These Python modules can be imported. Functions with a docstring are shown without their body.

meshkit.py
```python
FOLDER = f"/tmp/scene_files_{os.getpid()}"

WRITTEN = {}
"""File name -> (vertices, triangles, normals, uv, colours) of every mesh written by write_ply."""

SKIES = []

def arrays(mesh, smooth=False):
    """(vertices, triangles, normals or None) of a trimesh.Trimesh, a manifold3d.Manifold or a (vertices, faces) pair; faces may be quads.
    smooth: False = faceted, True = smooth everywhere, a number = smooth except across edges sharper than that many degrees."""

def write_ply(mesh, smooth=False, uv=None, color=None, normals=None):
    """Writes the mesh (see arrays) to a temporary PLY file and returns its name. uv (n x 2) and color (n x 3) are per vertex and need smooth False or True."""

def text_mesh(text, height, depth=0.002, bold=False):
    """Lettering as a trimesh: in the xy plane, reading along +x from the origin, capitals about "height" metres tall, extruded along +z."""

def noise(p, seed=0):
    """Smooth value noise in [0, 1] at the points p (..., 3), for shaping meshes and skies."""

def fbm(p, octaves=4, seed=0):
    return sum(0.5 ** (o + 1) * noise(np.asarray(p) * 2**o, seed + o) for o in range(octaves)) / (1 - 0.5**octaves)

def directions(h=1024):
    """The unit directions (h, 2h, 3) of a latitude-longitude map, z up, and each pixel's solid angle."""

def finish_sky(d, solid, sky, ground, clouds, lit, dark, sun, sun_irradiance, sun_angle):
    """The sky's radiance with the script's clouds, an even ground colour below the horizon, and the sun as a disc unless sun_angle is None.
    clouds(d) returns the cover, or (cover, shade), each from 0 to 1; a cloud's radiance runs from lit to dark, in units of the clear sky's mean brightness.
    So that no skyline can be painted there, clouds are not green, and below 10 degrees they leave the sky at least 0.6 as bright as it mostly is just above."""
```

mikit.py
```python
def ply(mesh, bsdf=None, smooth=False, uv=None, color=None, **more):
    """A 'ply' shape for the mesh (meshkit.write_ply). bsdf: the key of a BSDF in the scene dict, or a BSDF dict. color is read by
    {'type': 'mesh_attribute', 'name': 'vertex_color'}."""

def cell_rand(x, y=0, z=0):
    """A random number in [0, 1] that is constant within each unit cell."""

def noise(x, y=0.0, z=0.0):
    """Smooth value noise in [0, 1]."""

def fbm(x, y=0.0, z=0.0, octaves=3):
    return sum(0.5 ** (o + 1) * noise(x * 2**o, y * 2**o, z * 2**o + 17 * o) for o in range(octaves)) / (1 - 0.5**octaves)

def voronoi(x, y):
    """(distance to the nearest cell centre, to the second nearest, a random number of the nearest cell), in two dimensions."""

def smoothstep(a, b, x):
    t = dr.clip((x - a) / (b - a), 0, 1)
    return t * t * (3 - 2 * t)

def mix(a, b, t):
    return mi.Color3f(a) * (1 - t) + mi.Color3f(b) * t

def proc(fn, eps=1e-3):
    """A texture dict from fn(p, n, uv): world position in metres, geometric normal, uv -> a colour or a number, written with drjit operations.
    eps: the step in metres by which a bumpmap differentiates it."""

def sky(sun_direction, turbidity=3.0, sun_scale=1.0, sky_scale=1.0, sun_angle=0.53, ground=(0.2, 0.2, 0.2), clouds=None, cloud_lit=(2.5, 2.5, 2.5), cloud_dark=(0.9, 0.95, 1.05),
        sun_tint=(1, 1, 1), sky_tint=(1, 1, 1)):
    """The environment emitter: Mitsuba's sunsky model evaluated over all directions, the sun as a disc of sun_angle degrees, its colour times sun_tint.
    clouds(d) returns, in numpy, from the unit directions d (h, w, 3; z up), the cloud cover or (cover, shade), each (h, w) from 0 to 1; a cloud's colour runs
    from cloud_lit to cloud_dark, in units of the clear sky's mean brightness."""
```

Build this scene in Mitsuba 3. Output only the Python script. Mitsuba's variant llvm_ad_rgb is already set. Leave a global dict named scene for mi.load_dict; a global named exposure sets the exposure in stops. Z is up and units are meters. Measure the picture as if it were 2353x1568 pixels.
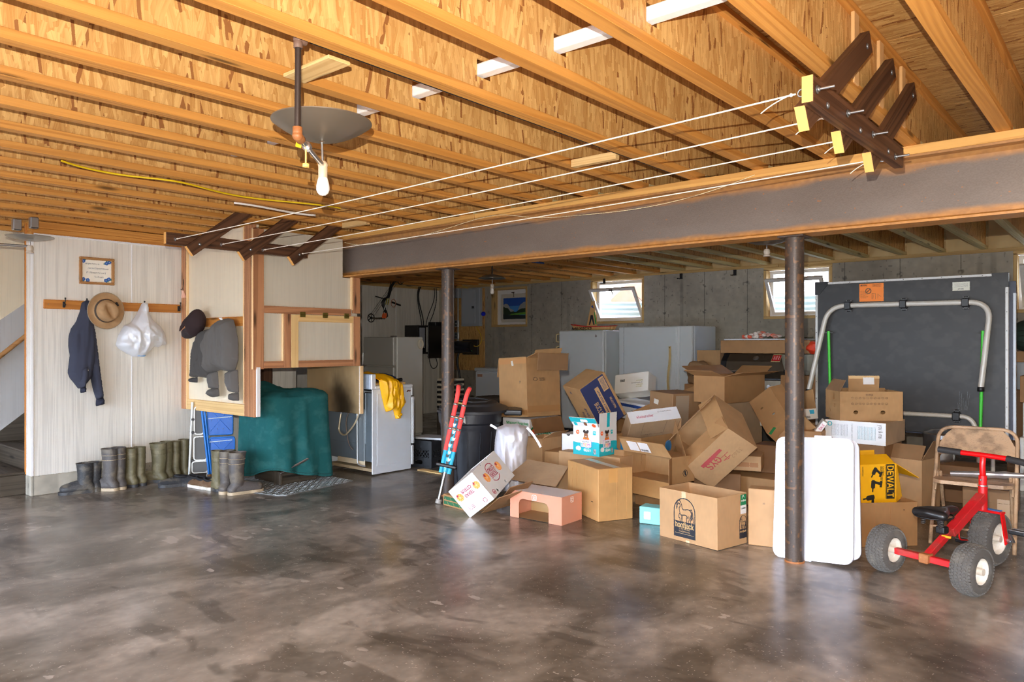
import math, random
import numpy as np, trimesh, drjit as dr, mitsuba as mi, mikit, meshkit
import manifold3d as m3
from shapely.geometry import Polygon, LineString, Point, box as sbox, MultiPolygon
from shapely.ops import unary_union
from shapely import affinity
from scipy.spatial import ConvexHull
T4 = mi.ScalarTransform4f
scene, labels = {}, {}
# ---------------------------------------------------------------- camera, sky, flash, exposure
CAM_H = 1.285
YAW = 40.54                       # degrees to the left of +Y
scene['camera'] = {'type': 'perspective', 'fov': math.degrees(2 * math.atan(1176.5 / 1694.0)), 'fov_axis': 'x', 'near_clip': 0.05, 'far_clip': 200.0,
    'principal_point_offset_x': 0.0, 'principal_point_offset_y': -0.0031888,
    'to_world': T4().look_at(origin=[0, 0, CAM_H], target=[-math.sin(math.radians(YAW)), math.cos(math.radians(YAW)), CAM_H], up=[0, 0, 1])}
scene['sky'] = mikit.sky([0.55, -0.25, 0.80], turbidity=3.5, sun_scale=0.15, sky_scale=72.0, ground=(0.30, 0.29, 0.27),
    clouds=lambda d: np.clip((meshkit.fbm(d * 2.2, 4, 7) - 0.30) * 2.2, 0, 1) * 0.85, cloud_lit=(1.9, 1.9, 1.95), cloud_dark=(1.0, 1.02, 1.08))
# the photographer's flash: a small bare head 15 cm above the lens
scene['flash'] = {'type': 'point', 'position': [-0.03, -0.03, CAM_H + 0.15], 'intensity': {'type': 'rgb', 'value': [54.0, 54.0 * 0.93, 54.0 * 0.83]}}
exposure = -0.12
# ---------------------------------------------------------------- small library
rng = np.random.default_rng(11)
def key_of(name):
    k, i = name, 0
    while k in labels or k in scene or any(s.startswith(k + '__') for s in scene):
        i += 1
        k = f'{name}_{i:03d}'
    return k
_used = {}
def thing(name, label, cat, group=None, kind=None):
    n = _used.get(name, 0); _used[name] = n + 1
    k = name if n == 0 else f'{name}_{n:03d}'
    labels[k] = {'label': label, 'category': cat}
    if group: labels[k]['group'] = group
    if kind: labels[k]['kind'] = kind
    return k
def struct(name):
    n = _used.get(name, 0); _used[name] = n + 1
    k = name if n == 0 else f'{name}_{n:03d}'
    labels[k] = {'kind': 'structure'}
    return k
def part(parent, name, label=None, kind=None):
    q = parent + '__' + name
    n = _used.get(q, 0); _used[q] = n + 1
    k = q if n == 0 else f'{q}_{n:03d}'
    if label or kind:
        labels[k] = {}
        if label: labels[k]['label'] = label
        if kind: labels[k]['kind'] = kind
    return k
def put(k, mesh, mat, smooth=False, uv=None, **kw):
    scene[k] = mikit.ply(mesh, mat, smooth=smooth, uv=uv, **kw)
    return k
def putpart(parent, name, mesh, mat, smooth=False, uv=None, label=None, kind=None):
    return put(part(parent, name, label, kind), mesh, mat, smooth, uv)
_m = {}
def mat(rgb, rough=0.6, metal=0.0, spec=0.5, **kw):
    """a plain principled material, defined once; rgb in sRGB 0..255"""
    q = (tuple(rgb), rough, metal, spec, tuple(sorted(kw.items())))
    if q not in _m:
        lin = [((c / 255 + 0.055) / 1.055) ** 2.4 if c > 10 else c / 255 / 12.92 for c in rgb]
        k = f'bsdf_{len(_m):03d}'
        d = {'type': 'principled', 'base_color': {'type': 'rgb', 'value': lin}, 'roughness': rough, 'specular': spec, **kw}
        if metal: d['metallic'] = metal
        scene[k] = {'type': 'twosided', 'b': d}
        _m[q] = k
    return _m[q]
def lin(*rgb): return [((c / 255 + 0.055) / 1.055) ** 2.4 for c in rgb]
def cat(ms):
    ms = [m if isinstance(m, trimesh.Trimesh) else trimesh.Trimesh(np.asarray(m[0], float), np.asarray(m[1]), process=False) for m in ms]
    return trimesh.util.concatenate(ms)
def tm(m):
    if hasattr(m, 'to_mesh'):
        q = m.to_mesh(); return trimesh.Trimesh(q.vert_properties[:, :3], q.tri_verts, process=False)
    return m
def R(ax, deg): return trimesh.transformations.rotation_matrix(math.radians(deg), {'x': [1, 0, 0], 'y': [0, 1, 0], 'z': [0, 0, 1]}[ax])
def Tr(x, y, z): return trimesh.transformations.translation_matrix([x, y, z])
def xf(m, M):
    m = m.copy(); m.apply_transform(M); return m
def frame(o, x, y, z):
    M = np.eye(4); M[:3, 0], M[:3, 1], M[:3, 2], M[:3, 3] = x, y, z, o; return M
# a box with small chamfers, 24 corner points, one set of faces for all sizes
_S = np.array([[sx, sy, sz] for sx in (-1, 1) for sy in (-1, 1) for sz in (-1, 1)], float)
def _cpts(h, b):
    o = []
    for s in _S:
        for a in range(3):
            q = s * (np.asarray(h) - b); q[a] = s[a] * h[a]; o.append(q)
    return np.array(o)
_hull = ConvexHull(_cpts(np.array([1.0, 1.0, 1.0]), 0.2))
_CF = []
for f, eq in zip(_hull.simplices, _hull.equations):
    p = _hull.points[f]
    _CF.append(f if np.dot(np.cross(p[1] - p[0], p[2] - p[0]), eq[:3]) > 0 else f[::-1])
_CF = np.array(_CF)
def cbox(size, b=0.002, c=(0, 0, 0)):
    h = np.asarray(size, float) / 2
    return trimesh.Trimesh(_cpts(h, min(b, h.min() * 0.6)) + np.asarray(c, float), _CF, process=False)
def bx(x0, x1, y0, y1, z0, z1, b=0.002):
    return cbox((x1 - x0, y1 - y0, z1 - z0), b, ((x0 + x1) / 2, (y0 + y1) / 2, (z0 + z1) / 2))
def grain_uv(size, b, pal, seed=None):
    """uv in metres, u along the longest side; the palette is coded as 100 * pal in u"""
    h = np.asarray(size, float) / 2; p = _cpts(h, min(b, h.min() * 0.6)); L = int(np.argmax(h))
    r = rng.random(2) if seed is None else seed
    o = [a for a in range(3) if a != L]
    uv = np.zeros((24, 2))
    for i in range(24):
        a = i % 3
        if a == L: uv[i] = (p[i][o[0]] * 0.3, p[i][o[1]])
        else:
            w = [q for q in o if q != a][0]
            uv[i] = (p[i][L], p[i][w] + 0.31 * a)
    return np.c_[uv[:, 0] + 100 * pal + r[0] * 20 - 10, uv[:, 1] + r[1] * 7]
def lumber(k, size, M, pal, b=0.002):
    """one piece of wood, grain along its longest side, placed by the matrix M"""
    m = cbox(size, b); uv = grain_uv(size, b, pal); m.apply_transform(M)
    return put(k, m, 'wood', False, uv)
def lumber_bx(k, x0, x1, y0, y1, z0, z1, pal, b=0.002):
    return lumber(k, (x1 - x0, y1 - y0, z1 - z0), Tr((x0 + x1) / 2, (y0 + y1) / 2, (z0 + z1) / 2), pal, b)
def axes(p0, p1, up=(0, 0, 1)):
    """matrix with x along p0->p1 at the middle, z as near to up as it can be"""
    p0, p1 = np.asarray(p0, float), np.asarray(p1, float); x = (p1 - p0) / np.linalg.norm(p1 - p0)
    y = np.cross(up, x); y /= np.linalg.norm(y); z = np.cross(x, y)
    return frame((p0 + p1) / 2, x, y, z)
def tube(pts, r, n=10, cap=True):
    p = np.asarray(pts, float); r = np.broadcast_to(r, (len(p),)).astype(float)
    t = np.gradient(p, axis=0); t /= np.linalg.norm(t, axis=1, keepdims=True) + 1e-12
    a = np.cross(t[0], [0, 0, 1.0] if abs(t[0][2]) < 0.9 else [1.0, 0, 0]); a /= np.linalg.norm(a)
    A = []
    for i in range(len(p)):
        a = a - t[i] * (a @ t[i]); a /= np.linalg.norm(a); A.append(a)
    A = np.array(A); B = np.cross(t, A); g = np.arange(n) * 2 * np.pi / n
    v = (p[:, None] + r[:, None, None] * (np.cos(g)[None, :, None] * A[:, None] + np.sin(g)[None, :, None] * B[:, None])).reshape(-1, 3)
    f = []
    for i in range(len(p) - 1):
        for j in range(n):
            q = (i * n + j, i * n + (j + 1) % n, (i + 1) * n + (j + 1) % n, (i + 1) * n + j)
            f += [(q[0], q[1], q[2]), (q[0], q[2], q[3])]
    if cap:
        v = np.vstack([v, p[:1], p[-1:]]); c0, c1 = len(v) - 2, len(v) - 1; e = (len(p) - 1) * n
        for j in range(n): f += [(c0, (j + 1) % n, j), (c1, e + j, e + (j + 1) % n)]
    return trimesh.Trimesh(v, f, process=False)
def spline(pts, n=24):
    from scipy.interpolate import CubicSpline
    p = np.asarray(pts, float); s = np.r_[0, np.cumsum(np.linalg.norm(np.diff(p, axis=0), axis=1))]
    return CubicSpline(s, p)(np.linspace(0, s[-1], n))
def rounded(pts, rad, n=7):
    """a polyline with rounded corners"""
    p = [np.asarray(q, float) for q in pts]; out = [p[0]]
    for a, b, c in zip(p[:-2], p[1:-1], p[2:]):
        u, w = a - b, c - b; r = min(rad, np.linalg.norm(u) * 0.49, np.linalg.norm(w) * 0.49)
        u, w = b + u / np.linalg.norm(u) * r, b + w / np.linalg.norm(w) * r
        for t in np.linspace(0, 1, n): out.append((1 - t) ** 2 * u + 2 * t * (1 - t) * b + t * t * w)
    return np.array(out + [p[-1]])
def lathe(prof, n=40):
    """profile of (radius, z) turned about z"""
    p = np.asarray(prof, float); g = np.arange(n) * 2 * np.pi / n
    v = np.stack([p[:, None, 0] * np.cos(g), p[:, None, 0] * np.sin(g), np.broadcast_to(p[:, None, 1], (len(p), n))], -1).reshape(-1, 3); f = []
    for i in range(len(p) - 1):
        for j in range(n):
            q = (i * n + j, i * n + (j + 1) % n, (i + 1) * n + (j + 1) % n, (i + 1) * n + j)
            f += [(q[0], q[1], q[2]), (q[0], q[2], q[3])]
    return trimesh.Trimesh(v, f, process=False)
def cyl(p0, p1, r, n=14): return tube([p0, p1], r, n)
def ball(c, r, sub=2):
    m = trimesh.creation.icosphere(sub); m.apply_scale(r); m.apply_translation(c); return m
def ext(poly, d):
    """flat shapely shape in xy, extruded along +z by d"""
    gs = [g for g in getattr(poly, 'geoms', [poly]) if g.area > 1e-9]
    return cat([trimesh.creation.extrude_polygon(g, d, engine='earcut') for g in gs])
def hull_spheres(cs, r, seg=10):
    return m3.Manifold.batch_hull([m3.Manifold.sphere(r, seg).translate(tuple(map(float, c))) for c in cs])
def rbox(size, r, seg=12):
    """box with round edges"""
    h = np.asarray(size, float) / 2 - r
    return tm(hull_spheres(_S * h, r, seg))
def rrect(w, h, r, seg=6): return sbox(-w / 2 + r, -h / 2 + r, w / 2 - r, h / 2 - r).buffer(r, quad_segs=seg)
def loft(rings, close=True, capped=False):
    """rings: (k, n, 3) joined to a skin"""
    a = np.asarray(rings, float); k, n = a.shape[:2]; f = []
    for i in range(k - 1):
        for j in range(n if close else n - 1):
            q = (i * n + j, i * n + (j + 1) % n, (i + 1) * n + (j + 1) % n, (i + 1) * n + j)
            f += [(q[0], q[1], q[2]), (q[0], q[2], q[3])]
    v = a.reshape(-1, 3)
    if capped:
        v = np.vstack([v, a[0].mean(0), a[-1].mean(0)]); c0, c1 = len(v) - 2, len(v) - 1
        for j in range(n): f += [(c0, (j + 1) % n, j), (c1, (k - 1) * n + j, (k - 1) * n + (j + 1) % n)]
    return trimesh.Trimesh(v, f, process=False)
def pal_uv(m, pal):
    n = len(m.vertices); return np.c_[np.full(n, pal + 0.5), np.zeros(n)]
def solid(w):
    return m3.Manifold(m3.Mesh(np.asarray(w.vertices, np.float32), np.asarray(w.faces, np.uint32)))
def text(s, height, depth=0.0012, bold=True, width=None, center=True):
    m = meshkit.text_mesh(s, height, depth, bold)
    if width: m.apply_scale([width / (m.bounds[1][0] - m.bounds[0][0]), 1, 1])
    if center: m.apply_translation([-(m.bounds[0][0] + m.bounds[1][0]) / 2, -height / 2, 0])
    return m
# ---------------------------------------------------------------- procedural materials
N, FB, SS, MX, CR = mikit.noise, mikit.fbm, mikit.smoothstep, mikit.mix, mikit.cell_rand
def pick(k, cols):
    out = mi.Color3f(cols[0])
    for i, c in enumerate(cols[1:], 1): out = dr.select(k > i - 0.5, mi.Color3f(c), out)
    return out
WOODS = [((.60, .275, .062), (.42, .165, .03)),      # 0 joist flange, orange fir
         ((.48, .22, .10), (.24, .095, .04)),      # 1 red cedar frame
         ((.11, .048, .022), (.030, .012, .006)),  # 2 dark stained bracket
         ((.74, .50, .22), (.60, .36, .13)),       # 3 pale fresh pine
         ((.46, .18, .035), (.33, .11, .018)),     # 4 varnished orange rail
         ((.52, .34, .13), (.36, .21, .07)),       # 5 sill plates and window bucks
         ((.66, .36, .10), (.50, .24, .06)),       # 6 beam plate
         ((.055, .042, .028), (.03, .023, .016)),  # 7 dark painted stairs
         ((.62, .52, .26), (.44, .34, .15)),       # 8 pale joist flange of the back bay
         ((.36, .26, .10), (.27, .18, .06)),       # 9 greenish treated board
         ((.80, .56, .30), (.72, .45, .20)),       # 10 sapwood edge
         ((.40, .20, .07), (.26, .11, .035))]      # 11 picture frame, handrail
def wood_fn(p, n, uv):
    k = dr.floor((uv.x + 50) / 100); u = uv.x - 100 * k; v = uv.y
    w = v + 0.006 * N(u * 3, v * 9)
    ring = N(w * 90 + 6 * N(u * 0.9, v * 7, 3), u * 0.6, 1)
    fine = N(w * 420, u * 5, 7)
    knot = SS(.10, .02, dr.sqrt(dr.square(dr.floor(u * 1.6) + .5 + .6 * (CR(dr.floor(u * 1.6), dr.floor(v * 9)) - .5) - u * 1.6) * .35 + dr.square((dr.floor(v * 9) + .5 - v * 9) * .55))) * SS(.72, .78, CR(dr.floor(u * 1.6), dr.floor(v * 9), 4))
    t = dr.clip(.55 * SS(.35, .8, ring) + .25 * fine + .2 * FB(u * 2, v * 20, 2) - .12, 0, 1)
    c = pick(k, [a for a, b in WOODS]) * (1 - t) + pick(k, [b for a, b in WOODS]) * t
    return c * (1 - .72 * knot) * (.86 + .28 * FB(u * .7, v * 3, 9))
scene['wood'] = {'type': 'twosided', 'b': {'type': 'principled', 'base_color': mikit.proc(wood_fn), 'roughness': 0.55, 'specular': 0.35}}
def osb_fn(p, n, uv):
    k = dr.floor((uv.x + 50) / 100); x, y = uv.x - 100 * k, uv.y       # y along the strands
    col, top = mi.Color3f(.56, .33, .13), mi.Float(0)
    for i, (ang, sx, sy) in enumerate(((0.0, .020, .13), (.30, .026, .11), (-.24, .017, .14), (.10, .012, .09))):
        a, b = x * math.cos(ang) + y * math.sin(ang), -x * math.sin(ang) + y * math.cos(ang)
        a = a + .010 * N(a * 9, b * 14, i); b = b + .020 * N(a * 60, b * 5, i + 20)
        cx = dr.floor(a / sx + i * .37); cy = dr.floor(b / sy + CR(cx, i * 7) * 5)
        r, s = CR(cx, cy, i), CR(cx, cy, i + 9)
        c = MX((.45, .205, .050), (.80, .50, .185), s * s * .6 + .3 * N(a * 300, b * 12) + .05)
        c = dr.select(s > .965, mi.Color3f(.30, .12, .035), c)
        on = r > (.0 if i == 0 else .62)
        col = dr.select(on, c, col)
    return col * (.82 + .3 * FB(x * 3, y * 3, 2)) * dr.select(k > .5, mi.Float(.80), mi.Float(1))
scene['osb'] = {'type': 'twosided', 'b': {'type': 'principled', 'base_color': mikit.proc(osb_fn), 'roughness': 0.5, 'specular': 0.35}}
def floor_fn(p, n, uv):
    x, y = p.x, p.y
    wx = x + .55 * FB(x * .8, y * .8, 1) ; wy = y + .55 * FB(x * .8, y * .8, 5)
    big = FB(wx * 1.1, wy * 1.1, 2, 4); mid = FB(wx * 4.2 + 2 * big, wy * 2.4, 8, 4); fin = FB(x * 26, y * 22, 3, 3)
    t = dr.clip(.5 * SS(.3, .7, big) + .6 * SS(.34, .68, mid) - .1, 0, 1)
    c = MX((.090, .074, .056), (.30, .26, .215), t)
    c = c * (.78 + .44 * fin)
    swirl = SS(.60, .72, FB(wx * 3 + 4, wy * 7, 12, 4)) * .55
    c = c * (1 - swirl) + mi.Color3f(.045, .036, .027) * swirl
    fl = SS(.80, .84, N(x * 17 + N(x * 60, y * 60) * .8, y * 17, 4)) * SS(.55, .7, FB(x * 2.2, y * 2.2, 21)) * SS(.58, .75, N(x * 3.1, y * 2.7, 33))
    c = MX(c, (.42, .37, .32), fl * .8)
    speck = SS(.90, .94, N(x * 110, y * 110, 6)) * .5
    c = MX(c, (.40, .35, .30), speck)
    oil = SS(.62, .70, FB(x * .9 + 7, y * .9 + 3, 40, 3)) * .5
    return c * (1 - oil * .6)
def floor_rough(p, n, uv):
    return .17 + .20 * FB(p.x * 3, p.y * 3, 9, 3)
scene['floor_concrete'] = {'type': 'twosided', 'b': {'type': 'principled', 'base_color': mikit.proc(floor_fn), 'roughness': mikit.proc(floor_rough), 'specular': 0.62, 'clearcoat': 0.25, 'clearcoat_gloss': 0.86}}
def conc_fn(p, n, uv):
    x, y = p.x + p.y, p.z
    t = FB(x * 1.6, y * 1.3, 3, 4); f = FB(x * 18, y * 18, 5, 3)
    c = MX((.27, .24, .19), (.40, .365, .295), SS(.25, .75, t)) * (.84 + .32 * f)
    drip = SS(.62, .8, N(x * 5, y * .6, 8)) * SS(.5, .75, N(x * 16, y * 1.1, 3)) * .25
    c = c * (1 - drip)
    q = x / .6185 + .06; s = q - dr.floor(q); d = dr.minimum(s, 1 - s) * .6185
    c = c * (1 - .5 * SS(.009, .002, d) * SS(.2, .5, N(x, y * 2.5, 2) + .2))
    zc = dr.minimum(dr.abs(y - 1.73), dr.minimum(dr.abs(y - 2.09), dr.abs(y - 1.13)))
    c = c * (1 - .55 * SS(.036, .012, dr.abs(dr.sqrt(d * d + zc * zc) - .014) + .008) * SS(.35, .6, N(x * 40, y * 40)))
    pit = SS(.87, .92, N(x * 34, y * 30, 9)) * .35
    return c * (1 - pit)
scene['concrete'] = {'type': 'twosided', 'b': {'type': 'principled', 'base_color': mikit.proc(conc_fn), 'roughness': 0.8, 'specular': 0.25}}
PANELC = [(.76, .73, .66), (.80, .70, .52), (.62, .57, .46), (.44, .30, .15), (.46, .45, .44)]
def panel_fn(p, n, uv):
    k = dr.floor(uv.x + .001); x = p.x * .7 + p.y
    s = FB(x * 38, p.z * 1.6, 2, 3) * .6 + N(x * 160, p.z * 4, 5) * .4
    c = pick(k, PANELC)
    st = dr.select(k > .5, mi.Float(.05), mi.Float(.15))
    soot = SS(.34, .05, dr.sqrt(dr.square(p.x + 6.02 + .25 * (p.z - .7)) + dr.square((p.z - .66) * .62)) + .10 * (FB(p.x * 9, p.z * 6, 3) - .5)) * .93
    c = dr.select((k > 2.5) & (k < 3.5), c * (1 - soot), c)
    return c * (1 - st * SS(.38, .72, s)) * (.97 + .06 * N(x * 2, p.z * 2))
scene['panel'] = {'type': 'twosided', 'b': {'type': 'principled', 'base_color': mikit.proc(panel_fn), 'roughness': 0.42, 'specular': 0.4}}
def steel_fn(p, n, uv):
    k = dr.floor(uv.x + .001)
    a = FB(p.x * 3 + p.y * 3, p.z * 6, 2, 3); f = N(p.x * 160, p.y * 160, p.z * 160); f2 = FB(p.x * 40, p.y * 40, p.z * 40)
    rust = MX((.36, .14, .022), (.60, .27, .05), f2)
    grey = MX((.125, .098, .080), (.19, .155, .13), a * .6 + .4 * f)
    edge = SS(.075, .035, p.z - 1.913 + .03 * (FB(p.x * 6, p.z * 30, 3) - .5)) + SS(.085, .03, 2.269 - p.z + .05 * (FB(p.x * 5, p.z * 20, 8) - .5)) * .85
    fleck = SS(.86, .9, N(p.x * 60, p.y * 60, p.z * 60)) * .7
    beam = MX(MX(grey, (.30, .13, .05), fleck), rust, dr.clip(edge, 0, 1) * (.6 + .4 * a))
    post = MX(MX((.030, .022, .018), (.080, .055, .042), a * .7 + .3 * f), (.17, .08, .03), SS(.70, .86, N(p.x * 70 + p.y * 40, p.z * 50, 4)) * .6)
    return dr.select(k > .5, post, beam)
scene['steel'] = {'type': 'twosided', 'b': {'type': 'principled', 'base_color': mikit.proc(steel_fn), 'roughness': 0.42, 'specular': 0.5, 'metallic': 0.15}}
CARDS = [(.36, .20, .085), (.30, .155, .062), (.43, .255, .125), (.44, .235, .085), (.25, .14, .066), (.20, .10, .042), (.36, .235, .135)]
def card_fn(p, n, uv):
    k = dr.floor(uv.x + .001)
    f = FB(p.x * 9, p.y * 9, p.z * 9, 3); g = N(p.x * 90, p.y * 90, p.z * 26)
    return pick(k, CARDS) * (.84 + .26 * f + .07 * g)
scene['card'] = {'type': 'twosided', 'b': {'type': 'principled', 'base_color': mikit.proc(card_fn), 'roughness': 0.62, 'specular': 0.3}}
# dirty and speckled things: palette of (base, dirt)
DIRTS = [((.028, .029, .032), (.15, .125, .09)),    # 0 black rubber
         ((.075, .066, .062), (.17, .14, .10)),     # 1 grey brown rubber boot
         ((.105, .090, .045), (.20, .17, .10)),     # 2 olive boot
         ((.42, .33, .22), (.25, .18, .11)),        # 3 tan sole
         ((.095, .090, .083), (.17, .155, .13)),       # 4 dusty tyre
         ((.034, .034, .035), (.052, .050, .048)),    # 5 table board
         ((.30, .11, .035), (.47, .23, .09)),       # 6 rusted fitting
         ((.80, .79, .74), (.60, .55, .45)),        # 7 worn white
         ((.46, .305, .185), (.16, .10, .06)),      # 8 chair enamel
         ((.50, .012, .016), (.30, .05, .04)),      # 9 red enamel
         ((.115, .065, .035), (.20, .14, .09)),     # 10 brown suede
         ((.012, .085, .085), (.03, .12, .115)),    # 11 green cover cloth
         ((.38, .23, .115), (.30, .17, .08))]       # 12 felt hat
def dirt_fn(p, n, uv):
    k = dr.floor(uv.x + .001)
    f = FB(p.x * 14, p.y * 14, p.z * 14, 4); g = N(p.x * 170, p.y * 170, p.z * 170)
    t = SS(.46, .72, f) * .6 + .25 * SS(.6, .9, g)
    return pick(k, [a for a, b in DIRTS]) * (1 - t) + pick(k, [b for a, b in DIRTS]) * t
scene['dirty'] = {'type': 'twosided', 'b': {'type': 'principled', 'base_color': mikit.proc(dirt_fn), 'roughness': 0.5, 'specular': 0.4}}
scene['dirty_matt'] = {'type': 'twosided', 'b': {'type': 'principled', 'base_color': mikit.proc(dirt_fn), 'roughness': 0.9, 'specular': 0.15, 'sheen': 0.3}}
def dirty(parent, name, m, pal, smooth=True, matt=False, label=None):
    if smooth not in (True, False):
        m = trimesh.graph.smooth_shade(m, angle=math.radians(smooth), facet_minarea=None); smooth = True
    return putpart(parent, name, m, 'dirty_matt' if matt else 'dirty', smooth, pal_uv(m, pal), label)
scene['pane_glass'] = {'type': 'thindielectric'}
WHITE = lambda r=.45: mat((228, 229, 230), r)
CHROME = mat((205, 208, 212), .22, .95)
ZINC = mat((175, 180, 184), .34, .9)
BLACK = mat((16, 16, 18), .45)
# ---------------------------------------------------------------- the building
HJ, JD, FLH, FLW, WEB = 2.317, 0.356, 0.038, 0.062, 0.011
YB, YBACK, XL, XBOW = 4.36, 9.55, -7.08, -9.95
def sbx(name, *a, m='concrete', b=0.0015, uv=None):
    return put(struct(name), bx(*a, b), m, False, uv)
put(struct('floor'), bx(-11, 4.2, -3.2, 9.8, -0.15, 0.0, 0.001), 'floor_concrete')
# ceiling: subfloor sheets and I-joists
cl = struct('ceiling')
put(cl, bx(-11, 4.2, -3.0, 9.8, 2.70, 2.74), mat((150, 110, 60), .7))
i = 0
for yy in np.arange(-2.4, 9.6, 1.22):
    i += 1
    for xx in np.arange(-10.9 + (1.22 if i % 2 else 0), 3.4, 2.44):
        m = bx(xx, min(xx + 2.436, 4), yy, yy + 1.216, 2.674, 2.70)
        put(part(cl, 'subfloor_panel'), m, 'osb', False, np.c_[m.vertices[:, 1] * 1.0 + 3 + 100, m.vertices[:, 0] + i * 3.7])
def joist(xc, y0, y1, pal, hole=None, wpal=0):
    k = part(cl, 'joist')
    w = sbox(y0, HJ + .02, y1, HJ + JD - .02)
    if hole: w = w.difference(affinity.translate(rrect(.094, .078, .004), hole[0], hole[1]))
    m = ext(w, WEB); v = m.vertices.copy()
    m.vertices = np.c_[np.full(len(v), xc - WEB / 2) + v[:, 2], v[:, 0], v[:, 1]]
    m.faces = m.faces                                   # (y, z, x) is a right-handed turn of (x, y, z)
    uv = np.c_[m.vertices[:, 1] + rng.random() * 30 + 100 * wpal, m.vertices[:, 2] + rng.random() * 9]
    put(part(k, 'web'), m, 'osb', False, uv)
    lumber_bx(part(k, 'bottom_flange'), xc - FLW / 2, xc + FLW / 2, y0, y1, HJ, HJ + FLH, pal, .0015)
    lumber_bx(part(k, 'top_flange'), xc - FLW / 2, xc + FLW / 2, y0, y1, HJ + JD - FLH, HJ + JD, 0, .0015)
    return k
FRONT = [-0.514 - .4065 * k for k in range(-4, 17)]
for x in FRONT: joist(x, -2.2, YB - .005, 0, hole=(2.315, 2.452))
for x in [-0.514 - .4065 * k for k in range(-3, 24)]: joist(x, YB - .003, YBACK + .09, 8 if x > -5.2 else 0)
for x in [XL - .42 - .4065 * k for k in range(0, 3)]: joist(x, -2.2, YB - .005, 0)
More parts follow.
